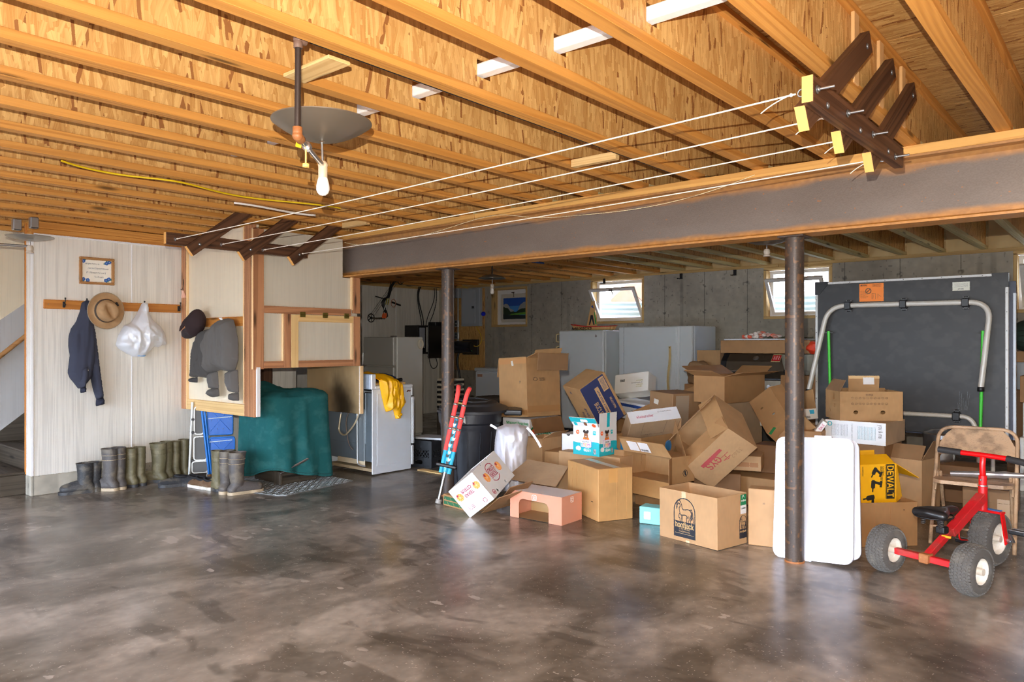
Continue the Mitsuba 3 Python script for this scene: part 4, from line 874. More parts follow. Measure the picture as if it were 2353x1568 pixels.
# poster in the first window
k = thing('poster', 'poster of a mountain valley with blue sky taped inside the left window', 'poster')
P0, P1, Q0, Q1, py = -8.50, -7.90, 1.645, 2.135, YBACK + .108
ps = lambda n, poly, c, d: putpart(k, n, (lambda m: (setattr(m, 'vertices', np.c_[m.vertices[:, 0], py - d - m.vertices[:, 2], m.vertices[:, 1]]), m.invert(), m)[2])(ext(poly, .0012)), mat(c, .6))
ps('mat_border', sbox(P0, Q0, P1, Q1), (196, 190, 178), 0)
a, b, c, d = P0 + .045, P1 - .025, Q0 + .055, Q1 - .07
ps('sky', sbox(a, c, b, d), (30, 74, 148), .0014); ps('lower_sky', sbox(a, c, b, c + (d - c) * .62), (62, 128, 190), .0028)
S_ = lambda pts: Polygon([(a + (b - a) * x, c + (d - c) * z) for x, z in pts])
ps('mountain', S_([(0, .3), (0, .68), (.1, .74), (.2, .70), (.30, .50), (.45, .42), (.45, .3)]), (150, 150, 146), .0042); ps('mountain', S_([(.6, .3), (.64, .46), (.72, .66), (.82, .74), (.9, .80), (1, .72), (1, .3)]), (140, 142, 140), .0042)
ps('trees', S_([(0, .2), (0, .62), (.08, .55), (.2, .52), (.32, .34), (.42, .36), (.55, .33), (.65, .42), (.75, .48), (1, .5), (1, .2)]), (28, 48, 30), .0056)
ps('meadow', S_([(.25, .18), (.35, .25), (.55, .27), (1, .33), (1, .2)]), (84, 128, 40), .007); ps('water', S_([(0, 0), (0, .22), (.3, .19), (.5, .2), (1, .16), (1, 0)]), (22, 34, 36), .0084)
sbx('wall_window_board', WINS[0][0], WINS[0][1], YBACK + .1855, YBACK + .195, WINS[0][2] + .001, WINS[0][3], m=mat((60, 58, 54), .8))
# corrugated window wells and the deck boards beyond
wm = mat((188, 204, 206), .45, .3)
for i, w in enumerate(WINS[1:]):
    cx, R0 = (w[0] + w[1]) / 2, (w[1] - w[0]) / 2 + .12
    k = thing('window_well', ['corrugated steel window well behind the open window above the toy boat', 'corrugated steel window well behind the window by the right post', 'corrugated steel window well behind the window at the right edge'][i], 'window well')
    zt = 1.955 + .0 * i; th_ = np.linspace(0, math.pi, 30); zz = np.linspace(1.25, zt, 46)
    rr = [np.c_[cx - R0 * np.cos(th_), YBACK + .21 + .62 * np.sin(th_) + .018 * np.sin(z / .075 * 2 * math.pi), np.full(30, z)] for z in zz]
    put(k, loft(rr, close=False), wm, True)
k = thing('deck_skirt', 'brown diagonal board siding seen through the open window above the toy boat', 'boards')
for i in range(9):
    p = affinity.rotate(sbox(-.9, -.067, .9, .067), 38, origin=(0, 0)); p = affinity.translate(p, -6.9 + i * .176, 2.30).intersection(sbox(-7.3, 1.955, -4.9, 2.95))
    if p.area > .001:
        m = ext(p, .02); m.vertices = np.c_[m.vertices[:, 0], 11.3 - m.vertices[:, 2], m.vertices[:, 1]]; putpart(k, 'board', m, mat((176 + 5 * (i % 3), 122, 96 + 4 * (i % 2)), .7))
putpart(k, 'ground_block', bx(-7.3, -4.9, 11.28, 11.5, 1.0, 1.955), mat((150, 130, 110), .8))
for x in (-6.29, -4.99, -4.19):
    putpart(thing('wall_hook', {-6.29: 'small black bracket under the sill plate left of the boat window', -4.99: 'small black bracket under the sill plate above the white fridge', -4.19: 'small black bracket under the sill plate left of the post window'}[x], 'bracket'), 'bracket', cat([bx(x - .02, x + .02, YBACK - .02, YBACK - .0065, 2.20, 2.278), bx(x - .045, x - .02, YBACK - .06, YBACK - .008, 2.20, 2.212)]), BLACK)
# ---------------------------------------------------------------- breaker corner
ob = thing('osb_board', 'dark OSB board on the back wall behind the left post', 'board')
for i, (z0, z1) in enumerate(((.80, 1.335), (1.339, 1.61), (1.614, 2.26))):
    m = bx(-9.60, -8.79, YBACK - .014, YBACK - .001, z0, z1); put(part(ob, 'sheet'), m, 'osb', False, np.c_[m.vertices[:, 0] + 100, m.vertices[:, 2] + i])
gp = mat((150, 158, 166), .45)
k = thing('breaker_panel', 'grey electrical breaker panel on the OSB board', 'breaker panel')
putpart(k, 'box', bx(-9.29, -8.84, YBACK - .09, YBACK - .0145, 1.585, 2.255, .004), gp); putpart(k, 'door', bx(-9.255, -8.94, YBACK - .098, YBACK - .0905, 1.63, 2.225, .003), mat((158, 166, 174), .45)); putpart(k, 'latch', bx(-9.02, -8.96, YBACK - .103, YBACK - .0985, 1.90, 1.94), mat((60, 66, 72), .5))
k = thing('meter_box', 'small grey meter box beside the breaker panel, half behind the left post', 'electrical box')
putpart(k, 'box', bx(-9.56, -9.36, YBACK - .09, YBACK - .0145, 2.10, 2.277, .004), gp); putpart(k, 'display', bx(-9.54, -9.47, YBACK - .094, YBACK - .0905, 2.19, 2.25), BLACK)
putpart(k, 'conduit', cyl((-9.43, YBACK - .03, 2.10), (-9.43, YBACK - .03, 1.15), .013), mat((140, 146, 150), .4, .4), True)
for z in (1.64, 1.42):
    q = thing('outlet_box', 'upper small switch box on the conduit' if z > 1.5 else 'lower small switch box on the conduit', 'outlet'); putpart(q, 'box', bx(-9.48, -9.38, YBACK - .075, YBACK - .0435, z - .06, z + .06, .004), mat((170, 174, 176), .4, .5))
    for dz in (-.028, .028): putpart(q, 'socket', bx(-9.46, -9.41, YBACK - .079, YBACK - .0755, z + dz - .017, z + dz + .017), mat((60, 60, 62), .6))
k = thing('black_tank', 'black cylindrical device with a small green light on the OSB board', 'device')
putpart(k, 'body', cyl((-9.40, YBACK - .125, 1.215), (-8.99, YBACK - .125, 1.215), .11, 28), mat((22, 24, 34), .3), 40); putpart(k, 'end_cap', cat([cyl((-8.989, YBACK - .125, 1.215), (-8.93, YBACK - .125, 1.215), .115, 28)]), BLACK, 40); putpart(k, 'mount', bx(-9.3, -8.92, YBACK - .05, YBACK - .0145, 1.08, 1.35), BLACK)
putpart(k, 'light', ball((-8.925, YBACK - .2, 1.15), .006, 1), mat((40, 220, 60), .3), True)
cable('yellow_wire', [(-8.95, YBACK - .05, 1.58), (-8.86, YBACK - .06, 1.46), (-8.83, YBACK - .06, 1.30), (-8.87, YBACK - .10, 1.235), (-8.93, YBACK - .14, 1.24)], .007, (206, 170, 30), 'yellow cable looping from the breaker panel to the black device')
cable('yellow_wire', [(-9.31, YBACK - .05, 2.32), (-9.22, YBACK - .06, 2.29), (-9.14, YBACK - .05, 2.252)], .006, (206, 170, 30), 'short yellow cable entering the top of the breaker panel')
k = thing('blue_ball', 'shiny blue glass ball on the wall beside the breaker panel', 'ornament'); put(k, ball((-8.79, YBACK - .045, 1.80), .04, 3), mat((20, 34, 190), .12, .2), True)
cable('black_hose', [(-9.41, YBACK - .02, 1.12), (-9.42, YBACK - .05, .9), (-9.38, YBACK - .03, .6), (-9.43, YBACK - .05, .3), (-9.40, YBACK - .05, .02)], .02, (28, 28, 32), 'thick black hose hanging below the black device')
# cabinet and cables on the bow wall
k = thing('wall_cabinet', 'dark open cabinet with papers on the panelled wall above the old fridge', 'cabinet')
dk = mat((26, 24, 24), .6)
for q in ((-9.945, -9.60, 8.70, 9.20, 1.575, 1.60), (-9.945, -9.60, 8.70, 9.20, 1.10, 1.125), (-9.945, -9.60, 8.70, 8.72, 1.1255, 1.5745), (-9.945, -9.93, 8.7205, 9.1995, 1.1255, 1.5745)): putpart(k, 'board', bx(*q), dk)
putpart(k, 'door', bx(-9.60, -9.58, 8.93, 9.47, 1.02, 1.60), mat((14, 14, 15), .35)); putpart(k, 'paper', bx(-9.65, -9.645, 8.78, 8.91, 1.2, 1.56), mat((150, 156, 168), .6))
k = thing('speaker', 'small black box on top of the dark wall cabinet', 'speaker'); put(k, bx(-9.90, -9.70, 9.22, 9.50, 1.601, 1.67, .006), BLACK)
for i, (pts, lb) in enumerate((([(-9.93, 9.03, 2.30), (-9.92, 8.985, 2.18), (-9.93, 9.03, 1.9), (-9.93, 9.09, 1.602)], 'thick black cable left of the pair running down to the dark cabinet'), ([(-9.92, 9.06, 2.30), (-9.92, 9.01, 2.18), (-9.92, 9.06, 1.9), (-9.92, 9.125, 1.602)], 'black cable second from the left running down to the dark cabinet'),
        ([(-9.93, 9.40, 2.30), (-9.93, 9.40, 2.1), (-9.92, 9.30, 1.9), (-9.92, 9.19, 1.602)], 'thin black cable third from the left above the dark cabinet'), ([(-9.93, 9.45, 2.30), (-9.93, 9.46, 2.1), (-9.92, 9.40, 1.9), (-9.92, 9.24, 1.602)], 'thin black cable rightmost above the dark cabinet'),
        ([(-9.90, 9.24, 1.10), (-9.90, 9.26, .95), (-9.90, 9.36, .82), (-9.90, 9.44, .86), (-9.90, 9.42, 1.0), (-9.90, 9.38, 1.10)], 'black cord looping below the dark cabinet'))): cable('black_cable', pts, .010 if i < 2 else .007, (24, 24, 26), lb)
# compound bow on the panelled wall
k = thing('compound_bow', 'black compound bow with a quiver of two arrows hanging from the back joists', 'bow')
BX = -9.62; q3 = lambda y, z, dx=0: np.array([BX + dx, y, z]); blk, camo = mat((22, 23, 22), .45), mat((74, 66, 48), .6)
lo_, hi_ = q3(7.69, 1.70), q3(8.32, 2.36)
putpart(k, 'riser', tube(spline([q3(8.02, 1.73), q3(7.98, 1.85), q3(7.95, 1.98), q3(8.04, 2.06), q3(8.10, 2.18), q3(8.17, 2.30)], 24), np.full(24, .022), 8), blk, True)
for s in ((q3(8.02, 1.73), q3(7.88, 1.70, .02), lo_), (q3(8.17, 2.30), q3(8.25, 2.35, .02), hi_)): putpart(k, 'limb', tube(spline(s, 10), .014, 8), camo, True)
for c in (lo_, hi_):
    t = np.linspace(0, 2 * math.pi, 25); putpart(k, 'cam', cat([tube([c + q3(.068 * math.cos(a), .068 * math.sin(a)) - (BX, 0, 0) for a in t], .007, 6, False)] + [cyl(c, c + np.array([0, .065 * math.cos(a), .065 * math.sin(a)]), .006, 6) for a in np.arange(5) * 1.257] + [cyl(c - (.02, 0, 0), c + (.02, 0, 0), .014)]), blk, True)
for d in (-.06, -.02, .03): putpart(k, 'string', cyl(lo_ + (0, d, 0), hi_ + (0, d - .06, 0), .0025, 5), blk)
putpart(k, 'hang_cord', cyl(hi_ + (0, 0, .05), (BX, 8.32, 2.676), .004, 6), blk); putpart(k, 'cable_guard', cyl(q3(7.78, 2.06), q3(8.0, 2.02), .008), blk, True); putpart(k, 'grip', tube(spline([q3(7.99, 2.03), q3(7.93, 1.98), q3(7.94, 1.90), q3(7.99, 1.87)], 12), .016, 8), blk, True)
putpart(k, 'stabilizer', cyl(q3(8.12, 1.98), q3(8.32, 1.93), .014), blk, True); putpart(k, 'sight', tube([q3(8.14 + .05 * math.cos(a), 1.96 + .065 * math.sin(a), .03) for a in np.linspace(0, 6.28, 21)], .007, 6, False), mat((176, 128, 106), .5), True)
for d in (0, .045):
    a = part(k, 'arrow'); put(part(a, 'shaft'), cyl(q3(7.875 + d, 1.68, .05), q3(8.07 + d, 2.32, .05), .006, 8), blk, True); put(part(a, 'wrap'), cyl(q3(7.955 + d, 1.93, .05), q3(7.985 + d, 2.03, .05), .0085, 8), mat((196, 178, 40), .5), True)
    put(part(a, 'white_wrap'), cyl(q3(7.925 + d, 1.84, .05), q3(7.952 + d, 1.925, .05), .0085, 8), mat((206, 208, 208), .5), True); put(part(a, 'fletching'), xf(ext(Polygon([(-.02, 0), (-.026, .06), (0, .10), (.026, .06), (.02, 0)]), .003), frame(q3(7.885 + d, 1.70, .058), (0, .957, -.29), (0, .29, .957), (1, 0, 0))), mat((226, 96, 36), .6))
# ---------------------------------------------------------------- appliances
k = thing('old_fridge', 'old off-white fridge standing behind the range', 'fridge')
fw_, fg = mat((196, 194, 184), .45), mat((176, 174, 166), .45)
putpart(k, 'body', bx(-8.30, -7.65, 6.555, 7.03, .03, 1.373, .01), fw_); putpart(k, 'upper_door', bx(-8.30, -7.652, 6.495, 6.55, .975, 1.37, .012), fg); putpart(k, 'lower_door', bx(-8.30, -7.652, 6.495, 6.55, .07, .965, .012), fg)
for z0, z1 in ((.99, 1.15), (.75, .95)): putpart(k, 'handle', cat([cyl((-8.26, 6.46, z0), (-8.26, 6.46, z1), .008), cyl((-8.26, 6.46, z0), (-8.26, 6.498, z0), .006), cyl((-8.26, 6.46, z1), (-8.26, 6.498, z1), .006)]), CHROME, True)
putpart(k, 'base', bx(-8.28, -7.67, 6.52, 7.02, .001, .03), fg); putpart(k, 'hinge', bx(-7.72, -7.66, 6.50, 6.57, 1.3735, 1.385), mat((90, 84, 76), .5))
k = thing('rolled_cord', 'white rolled cord hanging at the back of the old fridge', 'cord'); put(k, tube([(-7.64, 6.98 + .04 * math.cos(a), 1.27 + .06 * math.sin(a)) for a in np.linspace(0, 6.28, 21)], .012, 8, False), mat((212, 204, 184), .6), True)
k = thing('chest_freezer', 'white chest freezer behind the trash can', 'freezer')
putpart(k, 'body', bx(-8.26, -7.05, 8.73, 9.40, .04, .83, .02), mat((200, 208, 216), .4)); putpart(k, 'lid', bx(-8.275, -7.035, 8.715, 9.42, .8305, .885, .018), mat((196, 204, 210), .4)); putpart(k, 'base', bx(-8.2, -7.1, 8.78, 9.38, .001, .04), BLACK)
putpart(k, 'badge', bx(-8.20, -8.09, 8.722, 8.7295, .74, .785), mat((170, 130, 110), .4))
wf = mat((214, 220, 222), .35)
k = thing('upright_freezer', 'white upright freezer with the toy boat on top', 'freezer')
putpart(k, 'body', bx(-6.46, -5.69, 8.665, 9.30, .05, 1.468, .012), wf); putpart(k, 'door', bx(-6.46, -5.69, 8.60, 8.66, .06, 1.466, .014), wf); putpart(k, 'gasket', bx(-6.44, -5.70, 8.6605, 8.6645, .08, 1.45), mat((150, 160, 168), .6)); putpart(k, 'plinth', bx(-6.44, -5.7, 8.65, 9.28, .001, .05), BLACK)
putpart(k, 'badge', ext(Polygon([(0, 0), (.02, .03), (.04, 0), (.02, -.012)]), .001).apply_transform(frame((-5.83, 8.5998, 1.38), (1, 0, 0), (0, 0, 1), (0, -1, 0))), mat((130, 120, 118), .4))
for z in (1.36, 1.18): putpart(k, 'side_handle', tube([(-6.475, 8.63, z - .06), (-6.51, 8.61, z - .05), (-6.515, 8.61, z), (-6.51, 8.61, z + .05), (-6.475, 8.63, z + .06)], .012, 8), mat((190, 172, 130), .5), True)
k = thing('white_shelf_unit', 'narrow cream slatted rack wedged between the two white freezers', 'rack')
for i, x in enumerate((-5.66, -5.62, -5.585)): putpart(k, 'slat', bx(x, x + .022, 9.0 + .01 * i, 9.06 + .01 * i, .02, 1.36 + (.08 if i == 1 else 0)), mat((222, 218, 198), .5))
putpart(k, 'cord', tube(spline([(-5.575, 8.96, 1.40), (-5.565, 8.95, 1.1), (-5.57, 8.96, .8), (-5.56, 8.97, .5)], 20), .006, 6), mat((220, 216, 200), .6), True)
k = thing('white_fridge', 'large white fridge with a tan strap handle behind the cardboard boxes', 'fridge')
putpart(k, 'body', bx(-5.53, -4.40, 8.775, 9.40, .05, 1.512, .012), mat((206, 216, 226), .35)); putpart(k, 'door', bx(-5.505, -4.62, 8.70, 8.77, .07, 1.51, .016), wf); putpart(k, 'door_edge', bx(-4.6185, -4.585, 8.705, 8.77, .07, 1.51, .01), mat((226, 230, 232), .3)); putpart(k, 'side_rail', bx(-4.583, -4.402, 8.715, 8.77, .07, 1.51, .01), wf)
putpart(k, 'door_seam', bx(-5.422, -5.416, 8.6985, 8.7005, .08, 1.505), mat((150, 156, 160), .5)); putpart(k, 'plinth', bx(-5.5, -4.42, 8.76, 9.38, .001, .05), BLACK)
z_ = np.linspace(0, 1, 12); st_ = [np.array([(-4.715 + .015 * math.sin(q * 6) - w, 8.70 - .035 * math.sin(q * math.pi) - .003, 1.245 - .64 * q), (-4.715 + .015 * math.sin(q * 6) + w, 8.70 - .035 * math.sin(q * math.pi) - .003, 1.245 - .64 * q), (-4.715 + .015 * math.sin(q * 6) + w, 8.70 - .035 * math.sin(q * math.pi) - .001, 1.245 - .64 * q), (-4.715 + .015 * math.sin(q * 6) - w, 8.70 - .035 * math.sin(q * math.pi) - .001, 1.245 - .64 * q)]) for q in z_ for w in (.017,)]
putpart(k, 'strap_handle', loft(st_, capped=True), mat((198, 174, 120), .6)); putpart(k, 'screw', ball((-4.715, 8.695, 1.225), .007, 1), BLACK)
# toy boat
k = thing('toy_boat', 'wooden souvenir toy sailboat lettered MEXICO on top of the upright freezer', 'toy boat')
wd, rd = mat((206, 164, 108), .6), mat((176, 46, 40), .5)
hb_ = []
for t in np.linspace(0, 1, 15):
    x = -6.39 + .76 * t; w = .075 * math.sin(min(1, .12 + t * 1.1) * math.pi) ** .6 if t < .95 else .02; zt = 1.523 + .03 * (2 * t - 1) ** 2 * (1.2 if t < .5 else .3); xb = -6.39 + .06 + .66 * t
    hb_.append(np.array([(x, 8.85 - w, zt), (xb, 8.85 - w * .6, 1.471), (xb, 8.85 + w * .6, 1.471), (x, 8.85 + w, zt)]))
putpart(k, 'hull', loft(hb_, capped=True), wd); a_ = np.array(hb_)
putpart(k, 'gunwale', cat([tube(a_[:, 0], .008, 6), tube(a_[:, 3], .008, 6)]), rd, True); putpart(k, 'keel_stripe', tube(a_[:, 1] + (0, -.002, .003), .005, 6), mat((30, 90, 60), .6), True)
tx = text('MEXICO', .036, .0012, True, .34); putpart(k, 'lettering', xf(tx, frame((-6.17, 8.765, 1.498), (1, 0, 0), (0, .35, .937), (0, -.937, .35))), mat((30, 24, 24), .6))
sail = Polygon([(-.10, 0), (-.012, .36), (.015, .36), (.085, 0)]); putpart(k, 'sail', xf(ext(sail, .006), frame((-6.045, 8.86, 1.53), (1, 0, 0), (0, 0, 1), (0, -1, 0))), wd)
for q, c in (([(-.06, .02), (-.03, .16), (.01, .16), (.04, .02), (.02, .02), (-.01, .11), (-.04, .02)], (34, 30, 34)), ([(.05, .03), (.03, .2), (.045, .2), (.075, .03)], (60, 140, 60)), ([(-.02, .28), (.0, .31), (.02, .27), (.02, .26)], (40, 60, 140))):
    putpart(k, 'painted_mark', xf(ext(Polygon(q), .001), frame((-6.045, 8.8535, 1.53), (1, 0, 0), (0, 0, 1), (0, -1, 0))), mat(c, .6))
putpart(k, 'mast', cyl((-6.02, 8.87, 1.50), (-6.02, 8.87, 1.90), .009), wd, True)
# small things on the floor between range and post
k = thing('milk_crate', 'black plastic milk crate on the floor right of the range', 'crate')
ck = mat((26, 27, 29), .45); cM = Tr(-5.72, 5.33, .001) @ R('z', 10)
for s, (ux, uy) in enumerate(((1, 0), (0, 1), (-1, 0), (0, -1))):
    f = rrect(.33, .278, .012)
    f = f.difference(affinity.translate(sbox(-.135, -.035, .135, .045), 0, 0)).difference(affinity.translate(rrect(.10, .04, .018), 0, -.085))
    bars = [affinity.rotate(sbox(-.004, -.09, .004, .09), a, origin=(0, 0)) for a in (40, -40)]
    net = unary_union([affinity.translate(b_, x, .005) for b_ in bars for x in np.arange(-.2, .21, .038)]).intersection(sbox(-.136, -.036, .136, .046))
    m = ext(unary_union([f, net]), .008); putpart(k, 'side', xf(m, cM @ frame((ux * .157, uy * .157, .139), (-uy, ux, 0), (0, 0, 1), (ux, uy, 0))), ck)
putpart(k, 'bottom', xf(cbox((.31, .31, .008), .002, (0, 0, .006)), cM), ck)
k = thing('white_tray', 'white plastic tray lying on top of the black milk crate', 'tray'); put(k, xf(ext(rrect(.36, .26, .05), .02), Tr(-5.70, 5.40, .2785) @ R('z', 20)), mat((196, 200, 206), .45))
k = thing('striped_stack', 'stack of black and white striped mats beside the old fridge', 'mats')
for i in range(14): putpart(k, 'mat', bx(-7.56 + .01 * (i % 2), -7.30, 7.2, 7.5, .30 + .035 * i, .333 + .035 * i, .012), mat((206, 200, 180), .6) if i % 2 else BLACK)
lumber_bx(part(k, 'support'), -7.55, -7.3, 7.2, 7.5, .001, .299, 7)
# dark clutter behind the trash can
k = thing('red_hose', 'tangled dark red air hose on the floor behind the trash can', 'hose')
put(k, tube(spline([(-6.6 + .5 * math.cos(a * 1.3) , 7.6 + .25 * math.sin(a), .12 + .3 * abs(math.sin(a * .8))) for a in np.linspace(0, 9, 16)], 120), .010, 7), mat((110, 30, 28), .5), True)
k = thing('dark_toolbox', 'dark box with tools behind the left post', 'toolbox'); putpart(k, 'box', bx(-7.0, -6.2, 7.45, 7.8, .001, .50, .01), mat((34, 30, 28), .6)); putpart(k, 'lid', bx(-7.02, -6.18, 7.43, 7.82, .5005, .55, .01), mat((60, 50, 40), .6))
lumber_bx(thing('scrap_wood', 'piece of scrap wood lying on the dark toolbox behind the post', 'wood'), -6.6, -6.1, 7.5, 7.56, .551, .60, 3)
lumber_bx(thing('scrap_wood', 'flat strip of wood on the floor under the milk crate', 'wood'), -5.55, -5.0, 5.02, 5.10, .001, .012, 3)
# ---------------------------------------------------------------- cartons: centre, turn (z, y, x in degrees), size
PILE = {
    'hoofjack': ([-2.19, 4.477, 0.164], [-12.4, -0.4, 0.1], [0.467, 0.296, 0.323]),
    'salmon': ([-3.334, 4.279, 0.101], [2.3, 0.1, -0.0], [0.462, 0.258, 0.199]),
    'tall': ([-3.113, 4.652, 0.191], [-26.7, -0.0, 0.1], [0.479, 0.289, 0.379]),
    'labelbox': ([-2.874, 5.118, 0.333], [-13.1, -0.0, -0.0], [0.503, 0.253, 0.198]),
    'banana': ([-3.239, 5.582, 0.41], [-3.4, 0.0, 0.1], [0.324, 0.672, 0.202]),
    'diaper': ([-3.388, 5.001, 0.499], [-0.9, -0.1, -0.0], [0.256, 0.247, 0.226]),
    'bigkraft': ([-4.419, 5.427, 0.865], [-1.6, -3.5, -1.8], [0.345, 0.481, 0.538]),
    'peach': ([-4.409, 5.452, 0.47], [-1.4, -0.1, 0.0], [0.329, 0.474, 0.234]),
    'white_small': ([-3.732, 5.183, 0.432], [9.2, -0.0, 0.0], [0.13, 0.199, 0.161]),
    'gys': ([-2.542, 5.383, 0.521], [-50.4, 29.3, -36.0], [0.446, 0.299, 0.488]),
    'openflaps': ([-2.857, 6.389, 0.877], [-10.2, -0.2, -0.0], [0.323, 0.623, 0.235]),
    'navy': ([-3.956, 5.826, 0.748], [62.3, -32.1, 4.0], [0.305, 0.336, 0.476]),
    'whitebox': ([-3.881, 6.446, 0.86], [6.4, -7.6, -20.8], [0.369, 0.182, 0.201]),
    'texas': ([-3.794, 4.089, 0.225], [8.3, -37.1, 17.8], [0.269, 0.421, 0.25]),
    'packer': ([-1.667, 6.191, 0.803], [36.5, -0.1, -0.0], [0.466, 0.31, 0.223]),
    'youme': ([-1.649, 6.179, 0.607], [-3.3, 0.1, 0.0], [0.443, 0.458, 0.169]),
    'dewalt': ([-1.38, 5.217, 0.378], [51.1, -0.0, 0.0], [0.267, 0.199, 0.246]),
    'undwalt': ([-1.35, 5.198, 0.14], [46.5, 0.1, -0.0], [0.401, 0.35, 0.277]),
    'flapsright': ([-1.321, 6.261, 0.21], [-10.7, -0.1, 0.0], [0.238, 0.321, 0.417]),
    'tapebox': ([-0.865, 6.583, 0.117], [2.4, -0.2, 0.1], [0.308, 0.616, 0.23]),
    'smallright': ([-2.397, 5.719, 0.346], [17.7, -0.0, 0.0], [0.214, 0.326, 0.117]),
    'flatright': ([-2.374, 5.869, 0.117], [-1.2, -0.2, -0.1], [0.451, 0.469, 0.224]),
    'tray': ([-3.193, 5.546, 0.574], [50.2, -5.6, 47.6], [0.44, 0.123, 0.32]),
    'produce': ([-2.268, 5.959, 0.683], [15.9, -39.9, 35.6], [0.211, 0.465, 0.215]),
    'circle': ([-3.475, 6.335, 0.588], [-47.7, -31.5, -66.7], [0.33, 0.229, 0.727]),
    'whitelabel': ([-2.233, 6.131, 0.672], [59.5, -2.0, -12.8], [0.343, 0.299, 0.084]),
    'brownlow': ([-2.042, 5.988, 0.529], [6.5, 0.2, 0.1], [0.318, 0.383, 0.158]),
    'behindbag': ([-4.079, 5.224, 0.304], [0.4, 0.1, 0.0], [0.184, 0.277, 0.294]),
}
def Reul(zyx): return R('z', zyx[0]) @ R('y', zyx[1]) @ R('x', zyx[2])   # turn about x, then y, then z
FACES = {'F': ((0, -1, 0), (1, 0, 0), (0, 0, 1)), 'B': ((0, 1, 0), (-1, 0, 0), (0, 0, 1)), 'R': ((1, 0, 0), (0, 1, 0), (0, 0, 1)), 'L': ((-1, 0, 0), (0, -1, 0), (0, 0, 1)), 'T': ((0, 0, 1), (1, 0, 0), (0, 1, 0)), 'D': ((0, 0, -1), (1, 0, 0), (0, -1, 0))}
TH = .0045
class Carton:
    def __init__(s, label, key=None, c=None, r=(0, 0, 0), d=None, pal=0, opn=(), flaps=(), colour=None, name='cardboard_box', catg='box', cut=None, soft=0.0, group=None):
        """opn: faces left out; flaps: (edge of the open face, angle, length, (skew)) with 0 closed, 90 standing straight out, 180 folded back"""
        if key: c, r, d = PILE[key]
        s.c, s.d = np.asarray(c, float), np.asarray(d, float); s.M = Tr(*s.c) @ Reul(r); s.pal, s.col = pal, colour
        s.k = thing(name, label, catg, group)
        if not opn and cut is None:
            m = cbox(s.d, .004); s.body(m)
        else:
            g = []
            for f, (n, u, v) in FACES.items():
                if f in opn: continue
                n, u, v = map(np.asarray, (n, u, v)); w, h = abs(s.d @ u), abs(s.d @ v)
                q = sbox(-w / 2, -h / 2, w / 2, h / 2)
                if cut and f in cut: q = q.difference(cut[f])
                g.append(xf(ext(q, TH), frame(n * (abs(s.d @ n) / 2 - TH), u, v, n)))
            s.body(cat(g))
        for fl_ in flaps: s.flap(*fl_)
    def body(s, m):
        m = xf(m, s.M)
        if s.col: putpart(s.k, 'body', m, s.col)
        else: putpart(s.k, 'body', m, 'card', False, pal_uv(m, s.pal))
    def flap(s, face, edge, ang, length, skew=0.0, pal=None, colour=None, name='flap', bend=0.0):
        n, u, v = map(np.asarray, FACES[face]); n, u, v = n.astype(float), u.astype(float), v.astype(float)
        dirs = {'l': (-u, v), 'r': (u, -v), 'b': (-v, -u), 't': (v, u)}; o, e = dirs[edge]           # o: away from the middle of the open face
        w = abs(s.d @ e); p = n * abs(s.d @ n) / 2 + o * abs(s.d @ o) / 2
        a = math.radians(ang); dr_ = -o * math.cos(a) + n * math.sin(a)
        L1 = length
        q = Polygon([(-w / 2 + .003, 0), (w / 2 - .003, 0), (w / 2 - .003 - skew, L1), (-w / 2 + .003 + skew, L1)])
        m = xf(ext(q, TH * .8), frame(p, e, dr_, np.cross(e, dr_)))
        m = xf(m, s.M); k = part(s.k, name)
        if colour or (s.col and pal is None): put(k, m, colour or s.col)
        else: put(k, m, 'card', False, pal_uv(m, s.pal if pal is None else pal))
        return s.M @ frame(p, e, dr_, np.cross(e, dr_)), w
    def at(s, face, u0=0, v0=0, turn=0, off=.0004):
        n, u, v = map(lambda q: np.asarray(q, float), FACES[face])
        return s.M @ frame(n * (abs(s.d @ n) / 2 + off) + u * u0 + v * v0, u, v, n) @ R('z', turn)
    def print_(s, name, m, colour, face, u0=0, v0=0, turn=0, off=.0004, M=None):
        if not isinstance(m, trimesh.Trimesh): m = ext(m, .0006)
        return putpart(s.k, name, xf(m, M if M is not None else s.at(face, u0, v0, turn, off)), colour if isinstance(colour, str) else mat(colour, .55))
    def tape(s, face, u0, v0, w, h, turn=0, colour=(176, 140, 96), rough=.25):
        return putpart(s.k, 'tape', xf(ext(sbox(-w / 2, -h / 2, w / 2, h / 2), .0004), s.at(face, u0, v0, turn, .0002)), mat(colour, rough))
def strokes(ls, w): return unary_union([LineString(l).buffer(w / 2, quad_segs=3) for l in ls])
INK = (34, 36, 44)
